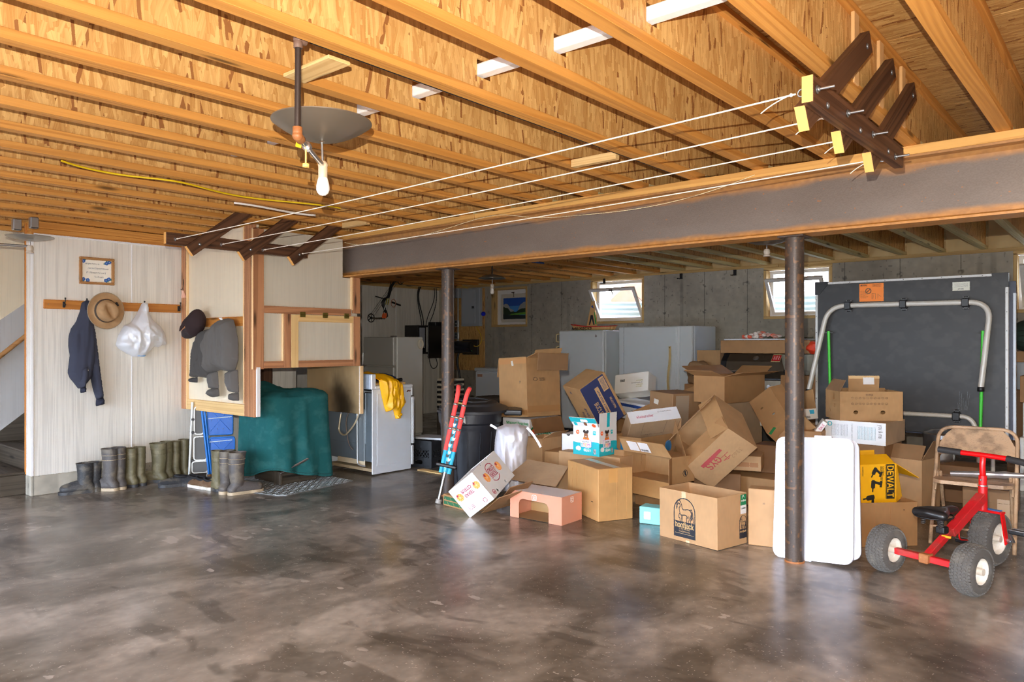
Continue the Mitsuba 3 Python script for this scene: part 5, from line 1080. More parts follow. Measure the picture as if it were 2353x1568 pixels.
# --- front row
HORSE = [[(.17, .74), (.16, .82), (.19, .90), (.27, .93), (.34, .88), (.39, .80), (.41, .73), (.47, .70)], [(.18, .80), (.24, .86), (.30, .83), (.31, .77), (.27, .75), (.27, .68), (.30, .60), (.34, .56)],
         [(.47, .70), (.58, .715), (.68, .73), (.76, .72), (.82, .68), (.85, .60), (.83, .52), (.80, .46)], [(.34, .56), (.44, .565), (.56, .575), (.64, .55), (.67, .50)],
         [(.30, .60), (.25, .56), (.24, .50), (.30, .47), (.29, .44)], [(.36, .56), (.37, .48), (.35, .42), (.33, .37), (.40, .37)], [(.42, .56), (.42, .47), (.40, .42), (.42, .37)],
         [(.64, .55), (.60, .48), (.63, .43), (.58, .37), (.66, .37)], [(.72, .56), (.74, .48), (.70, .42), (.74, .36), (.80, .36)], [(.80, .46), (.79, .42), (.80, .38)],
         [(.76, .72), (.84, .74), (.90, .66), (.91, .56), (.86, .48), (.80, .52), (.82, .60)], [(.80, .70), (.86, .66), (.87, .58), (.83, .50)], [(.92, .54), (.95, .44), (.90, .40)], [(.13, .88), (.15, .78), (.12, .70)]]
def horse_emblem(b, face, u, v, w, h):
    arch = unary_union([sbox(-w / 2, 0, w / 2, h - w / 2), Point(0, h - w / 2).buffer(w / 2, quad_segs=20)]); inner = arch.buffer(-w * .035)
    ring = arch.difference(inner); basep = arch.intersection(sbox(-w, 0, w, h * .40))
    hs = affinity.translate(affinity.scale(strokes(HORSE, .024), w * .98, h, origin=(0, 0)), -w / 2, 0).intersection(arch)
    b.print_('emblem', unary_union([ring, basep, hs]), INK, face, u, v)
    if w > .08:
        b.print_('emblem_word', xf(text('hoofjack', .034, .0005, True, w * .86), Tr(0, h * .315, 0)), (196, 160, 110), face, u, v, off=.0011)
        for i, (y, t) in enumerate(((h * .215, '+1 208 770 0282'), (h * .155, 'hoofjack.com'))): b.print_('emblem_text', xf(text(t, .010, .0004, False, w * .5), Tr(0, y, 0)), (190, 156, 110), face, u, v, off=.0011)
        for y in (h * .255, h * .09): b.print_('emblem_rule', sbox(-w * .44, y, w * .44, y + .002), (190, 156, 110), face, u, v, off=.0011)
    else: b.print_('emblem_word', xf(text('hoofjack', .013, .0005, True, w * .84), Tr(0, h * .31, 0)), (190, 156, 110), face, u, v, off=.0011)
b = Carton('open carton with a large black horse emblem in the front row', 'hoofjack', pal=2, opn=('T',), flaps=(('T', 'b', -16, .15), ('T', 'l', -76, .12), ('T', 't', -82, .12)))
horse_emblem(b, 'F', -.025, -.135, .175, .255); horse_emblem(b, 'R', .11, -.125, .075, .145)
b.print_('sticker', sbox(-.03, 0, .03, .068), (28, 116, 74), 'R', .115, .085); b.print_('sticker', sbox(-.03, -.055, .03, 0), (226, 230, 232), 'R', .115, .085)
b.print_('sticker_text', text('hoofjack', .011, .0005, True, .048), (236, 240, 238), 'R', .115, .115, 0, .0011); b.print_('sticker_text', text('STANDARD', .009, .0005, True, .044), (50, 60, 66), 'R', .115, .065, 0, .0011); b.print_('sticker_mark', strokes([[(-.012, 0), (-.01, .016), (.0, .02), (.004, .008), (.012, .006)]], .003), (236, 240, 238), 'R', .115, .128, 0, .0011)
b.tape('F', -.03, .14, .035, .045, colour=(214, 186, 150)); b.tape('F', .0, -.155, .03, .015, colour=(214, 186, 150))
pn = Carton('blank kraft box standing between the horse box and the white tote lids', c=(-1.80, 4.63, .182), r=(14, 0, 0), d=(.25, .12, .36), pal=2)
pn.tape('F', -.03, .09, .014, .01, colour=(150, 116, 80))
arch = Polygon([(-.150, -.2), (-.150, .01), (-.140, .034), (-.115, .045), (.085, .040), (.105, .030), (.118, 0), (.118, -.2)])
b = Carton('salmon pink shoe box with an arched opening cut in its front', 'salmon', colour=mat((204, 138, 110), .6), cut={'F': arch}, opn=('D',))
b.print_('white_top', sbox(-.229, -.127, .229, .127), (214, 208, 208), 'T')
b.print_('inner_lining', sbox(-.225, -.095, .225, .095), 'card' if False else (176, 140, 92), 'B', 0, 0, 0, -.0065); b.print_('inner_floor', sbox(-.22, -.12, .22, .12), (150, 116, 78), 'D', 0, 0, 0, -.004)
for u, f in ((-.01, 'F'), (-.0, 'R')):
    ring = rrect(.042, .042, .010).difference(rrect(.034, .034, .008)); b.print_('logo', unary_union([ring, sbox(-.010, -.010, -.004, .012), sbox(-.010, -.012, .010, -.008), sbox(.003, -.002, .009, .011)]), (238, 226, 220), f, u, .066)
sh_ = thing('cardboard_sheet', 'loose sheet of cardboard lying over the salmon pink box', 'cardboard')
m = xf(ext(Polygon([(-.23, -.14), (.21, -.15), (.20, .13), (-.17, .15)]), .006), Tr(-3.62, 4.56, .262) @ R('z', 12) @ R('x', 24) @ R('y', 3)); put(sh_, m, 'card', False, pal_uv(m, 6))
b = Carton('tall plain brown carton sealed with clear tape right of the salmon box', 'tall', pal=3); tp = (206, 190, 164)
b.tape('T', .0, .02, .46, .06, 0, tp, .2); b.tape('R', -.02, .135, .075, .10, 0, (190, 140, 82), .2); b.tape('F', .15, -.06, .03, .004, 0, (40, 30, 24))
for u in (-.16, -.09, .03): b.print_('crease', sbox(-.0012, -.18, .0012, .18), (176, 122, 66), 'F', u, 0)
for u in (.01, .09): b.print_('crease', sbox(-.0012, -.18, .0012, .18), (200, 150, 94), 'R', u, 0)
b = Carton('carton lying open with a white shipping label on its raised flap', 'labelbox', pal=0, opn=('F',))
M_, w = b.flap('F', 't', 146, .125, .02, 0)
for (a0, a1, l0, l1), tn in (((-.16, -.055, .02, .11), 'left'), ((-.045, .06, .02, .11), 'right')): b.print_('shipping_label', sbox(a0, l0, a1, l1), (232, 230, 230), '', M=M_ @ Tr(0, 0, .0042))
for i in range(14): b.print_('barcode_bar', sbox(-.035 + .0056 * i, .028, -.035 + .0056 * i + .0015 + .0012 * (i % 3), .045), (60, 60, 66), '', M=M_ @ Tr(0, 0, .0049))
b.flap('F', 'b', 138, .14, .01, 3); b.flap('F', 'r', 118, .09, .0, 1); b.flap('F', 'l', 170, .09, .0, 1)
b.print_('round_mark', Point(0, 0).buffer(.026).difference(Point(0, 0).buffer(.0225)), INK, 'R', .02, -.03); b.print_('round_mark', Polygon([(-.012, .017), (.004, .017), (.013, -.017), (-.003, -.017)]), INK, 'R', .02, -.03)
Carton('plain carton under the carton with the shipping label', c=(-2.86, 5.16, .117), r=(-13, 0, 0), d=(.40, .20, .23), pal=1)
tb = Carton('small teal and white carton on the floor behind the horse box', c=(-2.66, 4.66, .062), r=(10, 0, 0), d=(.16, .12, .12), colour=mat((126, 206, 214), .5)); tb.print_('label', rrect(.05, .055, .006), (232, 240, 242), 'F', -.02, 0)
# --- citrus corner
cw = mat((222, 222, 222), .5)
sl = lambda x, y: Point(x, y).buffer(.013)
b = Carton('white citrus carton with orange slices printed on it, tipped against the pile', 'texas', colour=cw, opn=('T',), cut={'R': unary_union([sl(-.06, .125), sl(.05, .125), Point(-.1, -.10).buffer(.012), Point(.06, -.10).buffer(.012)])})
b.print_('inner_board', sbox(-.13, -.2, .13, .2), (200, 196, 190), 'T', 0, 0, 0, -.006)
RED, ORG = (154, 34, 66), (238, 142, 44)
def slice_(b, face, u, v, r, turn=0):
    b.print_('orange_slice', Point(0, 0).buffer(r), ORG, face, u, v); b.print_('orange_pith', Point(0, 0).buffer(r * .86).difference(Point(0, 0).buffer(r * .80)), (252, 222, 170), face, u, v, 0, .0011)
    b.print_('orange_pith', unary_union([LineString([(0, 0), (r * .82 * math.cos(a), r * .82 * math.sin(a))]).buffer(r * .035) for a in np.arange(8) * math.pi / 4 + .2]), (252, 222, 170), face, u, v, 0, .0012)
    star = Polygon([((1.0 if i % 2 == 0 else .38) * r * .5 * math.cos(i * math.pi / 5 + .4), (1.0 if i % 2 == 0 else .38) * r * .5 * math.sin(i * math.pi / 5 + .4)) for i in range(10)]); b.print_('star', star, RED, face, u + r * .75 * math.cos(math.radians(turn)), v + r * .75 * math.sin(math.radians(turn)), 0, .0016)
def citrus(b, face, u, v, k, turn):
    def P_(n, m, c, du, dv, o=.0006):
        a = math.radians(turn); b.print_(n, m, c, face, u + du * math.cos(a) - dv * math.sin(a), v + du * math.sin(a) + dv * math.cos(a), turn, o)
    P_('lettering', text('TEXAS', .030 * k, .0006, True, .11 * k), RED, 0, .022 * k); P_('lettering', text('CITRUS', .030 * k, .0006, True, .125 * k), RED, 0, -.026 * k)
    for du in (-.115 * k, .105 * k):
        a = math.radians(turn); slice_(b, face, u + du * math.cos(a), v + du * math.sin(a), .036 * k, turn - 60)
    if k > .9:
        P_('emblem_arc', Point(0, 0).buffer(.075).difference(Point(0, 0).buffer(.069)).difference(sbox(-.2, -.046, .2, .046)), RED, 0, 0, .0005)
        for yy in (.002, -.003): P_('rule', sbox(-.06, -.0012, .06, .0012), RED, 0, yy)
citrus(b, 'R', 0.0, .02, 1.0, 180); citrus(b, 'F', .0, .035, .82, 180)
b.print_('round_seal', Point(0, 0).buffer(.020).difference(Point(0, 0).buffer(.016)), RED, 'R', -.15, -.09); b.print_('round_seal', strokes([[(-.008, -.006), (0, .008), (.008, -.006), (-.008, -.006)]], .004), RED, 'R', -.15, -.09); b.print_('round_seal', Point(0, 0).buffer(.018).difference(Point(0, 0).buffer(.015)), RED, 'F', .07, -.09)
for i in range(3): b.print_('small_text', text('PRODUCE OF U.S.A.', .007, .0005, False, .06), RED, 'F', -.06, -.06 - .012 * i, 180)
gb = Carton('flat kraft tray printed with green stripes under the citrus carton', c=(-4.02, 4.19, .046), r=(-8, 0, 0), d=(.36, .26, .09), pal=0, catg='tray', name='cardboard_tray')
for z in (-.018, .018): gb.print_('green_print', sbox(-.165, -.013, .165, .013), (46, 98, 66), 'F', 0, z)
for i in range(9): gb.print_('print_gap', affinity.rotate(sbox(-.002, -.016, .002, .016), 40, origin=(0, 0)), (150, 128, 84), 'F', -.15 + .037 * i, -.018 if i % 2 else .018, 0, .0011)
k = thing('cardboard_flap', 'folded brown cardboard flaps sticking out from under the citrus carton', 'cardboard')
for i, (a, q) in enumerate((((-3.62, 4.12, .10), (-22, -30, 8)), ((-3.58, 4.20, .14), (-20, -38, 4)))):
    m = xf(ext(Polygon([(-.2, -.10), (.16, -.10), (.2, .08), (-.16, .11)]), .005), Tr(*a) @ Reul(q)); putpart(k, 'panel', m, 'card', False, pal_uv(m, 4 + i))
# --- left back of the pile
pk = dict(opn=('T',))
b = Carton('big brown carton with open top flaps, highest at the left of the pile', 'bigkraft', pal=0, opn=('T',), flaps=(('T', 'r', 162, .13, .0), ('T', 'l', 258, .17, .01), ('T', 't', 120, .12)))
M_, w = b.flap('T', 'b', 96, .012, 0, 0)
m = xf(ext(sbox(-.22, -.155, .22, 0), .004), b.M @ frame((.172 + .128, .0, .268 + .040), (0, 1, 0), (.10, 0, 1), (1, 0, -.1))); put(part(b.k, 'flap'), m, 'card', False, pal_uv(m, 4))
b.tape('F', 0, .245, .34, .05, 0, (170, 122, 76)); b.tape('R', 0, -.20, .47, .06, 0, (160, 116, 72)); b.tape('F', 0, -.23, .34, .05, 0, (156, 112, 68))
b.print_('label', affinity.rotate(sbox(-.012, -.024, .012, .024), 14), (214, 212, 206), 'F', -.0, .225, 0, .001); b.print_('ink_mark', Polygon([(-.004, .012), (.004, .012), (0, -.016)]), (70, 66, 60), 'F', .09, .05)
b.print_('round_print', affinity.scale(Point(0, 0).buffer(.03).difference(Point(0, 0).buffer(.024)), 1, .6), (70, 50, 36), 'R', -.12, .075)
for i in range(2): b.print_('small_text', text('WESTERN RIDGE' if i == 0 else 'CORRUGATED', .010, .0005, True, .085), (70, 50, 36), 'R', -.02, .082 - .016 * i)
b = Carton('white peach carton lettered in green under the big brown carton', 'peach', colour=cw)
G_, = ((30, 128, 70),)
b.print_('lettering', text('Missouri Peaches', .026, .0006, True, .27), G_, 'F', .02, .075); b.print_('lettering', text('BADER', .055, .0006, True, .19), G_, 'R', -.02, .045); b.print_('lettering', text('FARMS', .055, .0006, True, .19), G_, 'R', -.02, -.03); b.print_('small_text', text('PRODUCE', .012, .0006, True, .07), (220, 90, 60), 'R', .03, -.075)
for u, v in ((.17, .03), (-.185, .0)):
    b.print_('peach_print', affinity.scale(Point(0, 0).buffer(.03), 1, 1.15), (232, 92, 50), 'R', u, v); b.print_('peach_leaf', affinity.rotate(affinity.scale(Point(0, 0).buffer(.02), 1, .5), 35), (36, 110, 56), 'R', u - .012, v + .03, 0, .0011); b.print_('peach_leaf', affinity.rotate(affinity.scale(Point(0, 0).buffer(.024), .4, 1), 12), (36, 110, 56), 'R', u - .014, v - .008, 0, .0011)
m = xf(ext(Polygon([(-.22, 0), (.22, 0), (.19, -.15), (-.24, -.14)]), .005), b.at('R', 0, .118, 0, .002) @ R('x', -28)); put(part(b.k, 'brown_flap'), m, 'card', False, pal_uv(m, 5))
Carton('plain kraft carton under the peach carton', c=(-4.42, 5.46, .1765), r=(-1, 0, 0), d=(.34, .47, .351), pal=2)
c_ = Carton('kraft carton with a torn flap right of the white trash bag', c=(-4.08, 5.20, .2255), d=(.20, .28, .449), pal=2, opn=('T',), flaps=(('T', 'r', 150, .12, .03),))
Carton('small white carton with finger holes beside the diaper carton', 'white_small', colour=cw).print_('finger_hole', Point(0, 0).buffer(.016).intersection(sbox(-.1, -.1, .1, .0)), (50, 44, 40), 'F', .0, .079)
Carton('plain kraft carton under the small white carton', c=(-3.80, 5.27, .175), r=(9, 0, 0), d=(.36, .40, .348), pal=0)
Carton('wide low kraft carton under the diaper carton', c=(-3.42, 5.23, .192), d=(.60, .56, .383), pal=2)
# diaper carton
TEAL = (30, 172, 182); ORS = (226, 96, 48)
b = Carton('teal and white diaper carton with a child printed on the front, its flaps up', 'diaper', colour=mat((230, 232, 234), .45), opn=('T',))
W, D_, Hh = b.d
def wave(w, h): return Polygon([(-w / 2, -h / 2)] + [(w / 2, -h / 2)] + [(x, -h / 2 + h * .46 + h * .035 * math.sin((x / w) * 6)) for x in np.linspace(w / 2, -w / 2, 20)])
def face_(f, u0, w, kk):
    b.print_('teal_wave', wave(w, Hh), TEAL, f); o = lambda i: .0006 + .0007 * i
    P_ = lambda n, m, c, u, v, i: b.print_(n, m, c, f, u0 + u, v, 0, o(i))
    P_('printed_shirt', affinity.scale(Point(0, 0).buffer(.030), 1, .8), (226, 120, 30), 0, .016, 1); P_('printed_face', affinity.scale(Point(0, 0).buffer(.022), .9, 1.1), (150, 98, 66), 0, .045, 2); P_('printed_hair', unary_union([Point(-.016, .0).buffer(.012), Point(.016, 0).buffer(.012), sbox(-.016, -.012, .016, -.002).buffer(.004)]), (44, 32, 28), 0, .078, 3)
    for e in (-.008, .008): P_('printed_eye', Point(0, 0).buffer(.0028), (40, 26, 20), e, .049, 3)
    P_('printed_smile', affinity.scale(Point(0, 0).buffer(.008), 1, .45), (240, 236, 232), 0, .036, 3)
    P_('name_plate', rrect(.105, .062, .012), (198, 150, 210), 0, -.018, 2); P_('name_plate', rrect(.099, .056, .010), (238, 242, 246), 0, -.018, 3)
    P_('lettering', text('Gentle', .017, .0006, False, .06), (60, 60, 80), 0, -.004, 4)
    for i, (ch, cc) in enumerate(zip('STEPS', ((40, 150, 170), (230, 90, 60), (240, 170, 40), (220, 80, 140), (120, 90, 180)))): P_('lettering', text(ch, .022, .0006, True), cc, -.036 + .018 * i, -.030, 4)
    P_('round_badge', Point(0, 0).buffer(.017), ORS, -.082 * kk, .068, 1); P_('badge_text', text('48', .010, .0005, True), (250, 240, 230), -.082 * kk, .070, 2); P_('size_badge', rrect(.028, .032, .006), TEAL, .082 * kk, .070, 1); P_('badge_text', text('16', .012, .0005, True), (240, 246, 248), .082 * kk, .074, 2)
    P_('diaper_print', affinity.scale(Point(0, 0).buffer(.026), 1, .75).difference(affinity.translate(affinity.scale(Point(0, 0).buffer(.014), 1.2, .5), -.016, -.02)), (236, 238, 240), -.075 * kk, -.062, 2)
    P_('lettering', text('diapers', .022, .0006, True, .07), (238, 242, 244), .012, -.070, 2); P_('small_text', text('overnight', .008, .0006, True, .04), (238, 242, 244), .012, -.053, 2)
    for i in range(8): P_('barcode_bar', sbox(-.0012, -.02, .0012, .02), (238, 240, 240) if i % 2 else (70, 80, 90), .085 * kk - .012 + .0034 * i, -.078, 2)
face_('F', 0, W, 1.0); face_('R', -.02, D_, .85)
M_, w = b.flap('T', 'b', 128, .10, .0); 
for nm, q, cc, i in (('teal_band', sbox(-.128, .05, .128, .098), TEAL, 0), ('round_badge', Point(.085, .022).buffer(.018), ORS, 0), ('size_badge', affinity.translate(rrect(.03, .034, .006), -.09, .03), TEAL, 0), ('name_plate', affinity.translate(rrect(.07, .03, .01), .01, .07), (236, 240, 244), 1), ('printed_face', affinity.translate(affinity.scale(Point(0, 0).buffer(.02), .8, 1), .01, .035), (120, 78, 54), 1)):
    b.print_(nm, q, cc, '', M=M_ @ R('y', 180) @ Tr(0, 0, .0004 + .0007 * i))
M_, w = b.flap('T', 'r', 92, .115, .0); b.print_('teal_stripe', sbox(-.02, 0, .02, .114), TEAL, '', M=M_ @ R('y', 180) @ Tr(0, 0, .0004)); 
# navy carton
nv = (40, 46, 82); kf = (186, 148, 106)
b = Carton('tilted carton printed navy blue, leaning behind the diaper carton', 'navy', pal=0)
b.print_('navy_print', sbox(-b.d[0] / 2 + .002, -b.d[2] / 2 + .002, b.d[0] / 2 - .03, b.d[2] / 2 - .002), nv, 'F')
b.print_('kraft_band', sbox(-.022, -.16, .022, .16), kf, 'F', -.0, .0, 0, .0011); b.print_('band_text', text('FAMILY SIZE BOX', .016, .0005, True, .26), nv, 'F', 0, 0, 90, .0018)
b.print_('lettering', text('RITZ', .05, .0005, True, .14), kf, 'F', -.075, .0, 90, .0011) if False else b.print_('lettering', text('BUCLES', .045, .0005, True, .15), kf, 'F', -.07, -.04, -90, .0011)
b.print_('lettering', text('MOJO OPEN', .022, .0005, True, .12), kf, 'F', .085, -.06, -90, .0011); b.print_('barcode_frame', sbox(-.03, -.07, .03, .07), kf, 'F', .085, .15, 0, .0011)
for i in range(12): b.print_('barcode_bar', sbox(-.022, -.0016, .022, .0016), nv, 'F', .085, .098 + .0095 * i, 0, .0018)
b.print_('lettering', text('BUCLES', .04, .0005, True, .14), nv, 'L', .07, -.06, -90); b.print_('lettering', text('MOJO OPEN', .018, .0005, True, .10), nv, 'L', -.01, -.09, -90); b.print_('text_box', sbox(-.009, -.05, .009, .05).difference(sbox(-.007, -.048, .007, .048)), nv, 'L', -.035, -.09); b.print_('round_mark', Point(0, 0).buffer(.014).difference(Point(0, 0).buffer(.008)), nv, 'L', -.06, .17)
Carton('plain carton under the tilted navy carton', c=(-3.98, 5.93, .215), r=(20, 0, 0), d=(.42, .30, .428), pal=1)
# white cartons
b = Carton('white carton printed with a barcode, upside down in front of the white fridge', 'whitebox', colour=mat((226, 224, 216), .5))
for i in range(9): b.print_('barcode_bar', sbox(-.0016 - .0008 * (i % 2), -.013, .0016, .013), (50, 50, 54), 'F', -.12 + .0058 * i, .03)
for i, (t, c2) in enumerate((('GROUND LIMIT 4', (150, 140, 80)), ('100 ENVELOPES UNDER 16 LB', (130, 126, 118)), ('FRAGILE', (160, 150, 80)), ('THIS WAY UP', (170, 158, 70)))): b.print_('small_text', text(t, .010, .0005, True, .07 + .05 * (i == 1)), c2, 'F', .09 - .03 * (i == 1), .015 - .021 * i, 180)
b = Carton('white carton with a navy stripe under the barcode carton', c=(-3.78, 6.36, .625), r=(-14, 4, 0), d=(.42, .30, .17), colour=mat((216, 220, 226), .5))
b.print_('navy_stripe', sbox(-.205, -.014, .205, .014), (38, 62, 122), 'F', 0, .05); b.print_('small_text', text('1 AUTO GLASS', .014, .0005, False, .16), (110, 114, 124), 'F', .03, -.035); b.print_('round_mark', Point(0, 0).buffer(.012).difference(Point(0, 0).buffer(.009)), (120, 124, 130), 'F', .05, .0)
Carton('plain carton under the white carton with the navy stripe', c=(-3.80, 6.38, .268), r=(-10, 0, 0), d=(.44, .36, .535), pal=1)
b = Carton('brown carton standing on its corner with two black round marks', 'circle', pal=1)
for v in (.23, .15): b.print_('round_mark', unary_union([Point(0, 0).buffer(.03).difference(Point(0, 0).buffer(.024)), sbox(-.012, -.016, .012, .016)]), (44, 34, 28), 'F', -.08, v)
# open tray, banana carton and the tilted big ones
b = Carton('white-sided shallow carton tipped into the kraft carton with blue marks', 'tray', pal=6)
b.print_('white_edge', sbox(-b.d[0] / 2, -b.d[1] / 2, b.d[0] / 2, b.d[1] / 2), (222, 224, 228), 'T'); b.print_('lettering', text('alumaroller', .026, .0005, False, .15), (166, 44, 84), 'T', -.08, .0, 0, .0011); b.print_('small_text', text('SOUTHERN GROWN', .010, .0005, False, .12), (120, 110, 110), 'T', .10, .03, 0, .0011)
b.print_('pressed_line', strokes([[(-.10, .155), (-.10, -.02), (.10, -.02), (.10, .155)]], .0025), (120, 98, 78), 'F', 0, 0)
M_, w = b.flap('R', 't' if False else 'l', 200, .14, 0.0, 2)
holes = {'F': affinity.translate(rrect(.075, .036, .016), .02, .035)}
b = Carton('open kraft carton with blue oval marks behind the shipping-label carton', 'banana', pal=0, opn=('T',), cut=holes)
b.print_('blue_mark', rrect(.125, .088, .004).difference(affinity.translate(rrect(.077, .038, .016), 0, 0)), (44, 132, 190), 'F', .02, .035); b.print_('blue_mark', affinity.scale(Point(0, 0).buffer(.045), .72, 1).difference(affinity.scale(Point(0, 0).buffer(.022), .6, 1)), (44, 132, 190), 'F', -.085, -.045)
b.print_('blue_seal', Point(0, 0).buffer(.05).difference(Point(0, 0).buffer(.043)), (44, 132, 190), 'R', .07, .0); b.print_('blue_seal', Point(0, 0).buffer(.040), (52, 120, 170), 'R', .07, 0)
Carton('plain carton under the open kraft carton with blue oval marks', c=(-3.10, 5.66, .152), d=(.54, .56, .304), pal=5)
RD = (168, 72, 74)
b = Carton('big tan carton with a red crane emblem tilted on its corner', 'gys', pal=2, opn=('F',))
Md = lambda u, v, o=.0006: b.at('R', u, v, -90 + 0, o)
b.print_('lettering', text('GYS', .065, .0006, True, .125), RD, 'R', 0, 0, M=Md(-.01, -.055) ); b.print_('red_bar', Polygon([(-.10, -.016), (.105, -.016), (.105, .016), (.06, .022), (-.10, .010)]), RD, 'R', M=Md(-.055, -.03)); b.print_('crane', strokes([[(-.03, 0), (.05, 0)], [(.01, 0), (.01, .05)], [(-.02, .035), (.045, .035)], [(.01, .05), (.045, .035)], [(.01, .05), (-.02, .035)]], .004), RD, 'R', M=Md(.0, .055)); b.print_('small_text', text('CHEYENNE WYOMING', .008, .0005, False, .16), (190, 120, 110), 'R', M=Md(-.078, -.02)); b.print_('pencil_mark', xf(text('3162', .035, .0005, False, .10), np.eye(4)), (160, 124, 88), 'R', M=Md(.06, .12))
b.flap('F', 'l', 30, .14, .0, 1); b.flap('F', 'r', 8, .14, 0, 1); b.flap('F', 't', 14, .15, .0, 0); b.flap('F', 'b', 35, .15, 0, 1)
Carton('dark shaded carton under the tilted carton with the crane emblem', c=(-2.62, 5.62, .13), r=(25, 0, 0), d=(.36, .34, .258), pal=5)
b = Carton('brown carton with wide-open top flaps, highest in the middle of the pile', 'openflaps', pal=1, opn=('T',), flaps=(('T', 'b', 163, .17, .015), ('T', 'r', 168, .17, .02), ('T', 't', 150, .15), ('T', 'l', 150, .16)))
Carton('plain light carton under the carton with wide-open flaps', c=(-2.86, 6.44, .378), r=(-10, 0, 0), d=(.30, .52, .755), pal=6)
b = Carton('carton wrapped in clear plastic with a small white label', c=(-3.28, 6.12, .44), r=(-18, 3, 0), d=(.30, .34, .80), pal=4)
b.print_('label', affinity.rotate(sbox(-.03, -.022, .03, .022), -8), (224, 218, 208), 'F', -.06, .31); b.tape('R', -.05, .2, .16, .36, 0, (150, 132, 112), .12)
b = Carton('tilted brown produce carton with round air holes left of the right post', 'produce', pal=1, opn=('R',), cut={'F': unary_union([affinity.scale(Point(.0, .0).buffer(.020), 1.3, .8), affinity.translate(rrect(.06, .022, .010), 0, -.075)]), 'T': unary_union([Point(-.04, .06).buffer(.014), Point(.02, -.09).buffer(.014)])})
b.flap('R', 't', 60, .10, 0, 1); b.flap('R', 'l', 110, .10, 0, 0); b.print_('green_tape', affinity.rotate(sbox(-.035, -.012, .035, .012), 20), (40, 112, 60), 'F', -.06, .09)
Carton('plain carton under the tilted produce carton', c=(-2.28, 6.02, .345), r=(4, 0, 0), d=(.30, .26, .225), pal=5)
b = Carton('small closed kraft carton with brown tape left of the tote lids', 'smallright', pal=2); b.tape('F', .0, -.01, .17, .035, 0, (160, 108, 62)); b.print_('tape_gap', sbox(-.0015, -.018, .0015, .018), (196, 150, 100), 'F', .02, -.01, 0, .0008)
b.M = b.M
b = Carton('wide closed kraft carton on the floor behind the horse box', 'flatright', pal=0); b.print_('faint_print', unary_union([sbox(-.06, -.02, -.02, .02), sbox(-.01, -.02, .03, .02), sbox(.04, -.02, .06, .02)]), (120, 82, 50), 'T', .05, .05); b.tape('F', -.2, .08, .02, .04, 0, (196, 170, 140))
lb = Carton('white-fronted flat carton with a small blue label right of the right post', 'whitelabel', colour=mat((226, 226, 222), .5), opn=('T',))
lb.flap('T', 'r', 95, .16, .01, 0); lb.flap('T', 't', 80, .14, 0, 0)
lb.print_('blue_label', sbox(-.022, -.016, .022, .016), (60, 170, 206), 'F', .12, .016)
for i in range(8): lb.print_('barcode_bar', sbox(-.0014, -.010, .0014, .010), (50, 50, 54), 'F', .05 + .006 * i, -.025)
b = Carton('brown carton with a yellow label behind the tote lids', 'brownlow', pal=1); b.print_('yellow_label', sbox(-.05, -.03, .05, .03), (236, 192, 30), 'T', -.03, -.1)
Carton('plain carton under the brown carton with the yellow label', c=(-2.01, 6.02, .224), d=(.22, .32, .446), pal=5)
pg = Carton('thin white printed carton leaning right of the brown carton with the yellow label', c=(-1.93, 5.92, .60), r=(20, 35, 0), d=(.04, .20, .20), colour=mat((226, 224, 222), .5)); pg.print_('pink_text', text('SALE', .02, .0005, True, .05), (190, 70, 110), 'F', 0, .05, 90)
# --- right hand cartons
b = Carton('produce carton printed with rows of circled numbers on top of the white printed carton', 'packer', pal=0, opn=('T',), cut={'F': unary_union([affinity.scale(Point(x, -.048).buffer(.018), 1, .8) for x in (-.115, .085)]), 'L': unary_union([Point(.04, .0).buffer(.014), Point(-.06, -.05).buffer(.012), affinity.translate(rrect(.03, .05, .012), .02, .07)])})
b.print_('lettering', text('PACKER', .014, .0005, True, .05), (90, 60, 40), 'F', -.015, .085)
for i in range(20):
    u = -.14 + .028 * (i % 10); v = .062 if i < 10 else .018
    b.print_('number_ring', Point(0, 0).buffer(.0085, quad_segs=5).difference(Point(0, 0).buffer(.007, quad_segs=5)), (90, 60, 40), 'F', u, v); b.print_('number', text(str(i + 1), .008, .0004, False), (90, 60, 40), 'F', u, v)
M_, w = b.flap('T', 't', 96, .01, 0); m = xf(ext(Polygon([(-.10, -.06), (.13, -.06), (.145, .095), (-.095, .10)]), .004), b.M @ frame((.0, .04, .125), (1, 0, 0), (0, .12, 1), (0, -1, .12))); put(part(b.k, 'inner_board'), m, 'card', False, pal_uv(m, 0)); b.print_('inner_board_edge', sbox(-.094, .075, .142, .099), (206, 172, 124), '', M=b.M @ frame((0, .038, .125), (1, 0, 0), (0, .12, 1), (0, -1, .12)) @ Tr(0, 0, .004)); b.print_('label', sbox(.015, .03, .10, .085), (228, 228, 228), '', M=b.M @ frame((0, .038, .125), (1, 0, 0), (0, .12, 1), (0, -1, .12)) @ Tr(0, 0, .006))
b.flap('T', 'l', 60, .10, .02, 4)
b = Carton('white carton with blue printed text under the carton of circled numbers', 'youme', pal=6)
b.print_('white_print', sbox(-b.d[0] / 2 + .001, -b.d[2] / 2 + .001, b.d[0] / 2 - .001, b.d[2] / 2 - .001), (226, 230, 234), 'F'); b.print_('lettering', text('you & me', .028, .0005, False, .10), (60, 62, 70), 'F', .185, .02, -90, .0011)
for i in range(16): b.print_('text_line', sbox(-.0012, -.05, .0012, .05), (140, 190, 200) if i % 3 else (120, 150, 160), 'F', .02 + .0085 * i, .0, 0, .0011)
for i in range(14): b.print_('text_line', sbox(-.0012, -.045, .0012, .045), (150, 156, 166), 'F', -.17 + .009 * i, .01, 0, .0011)
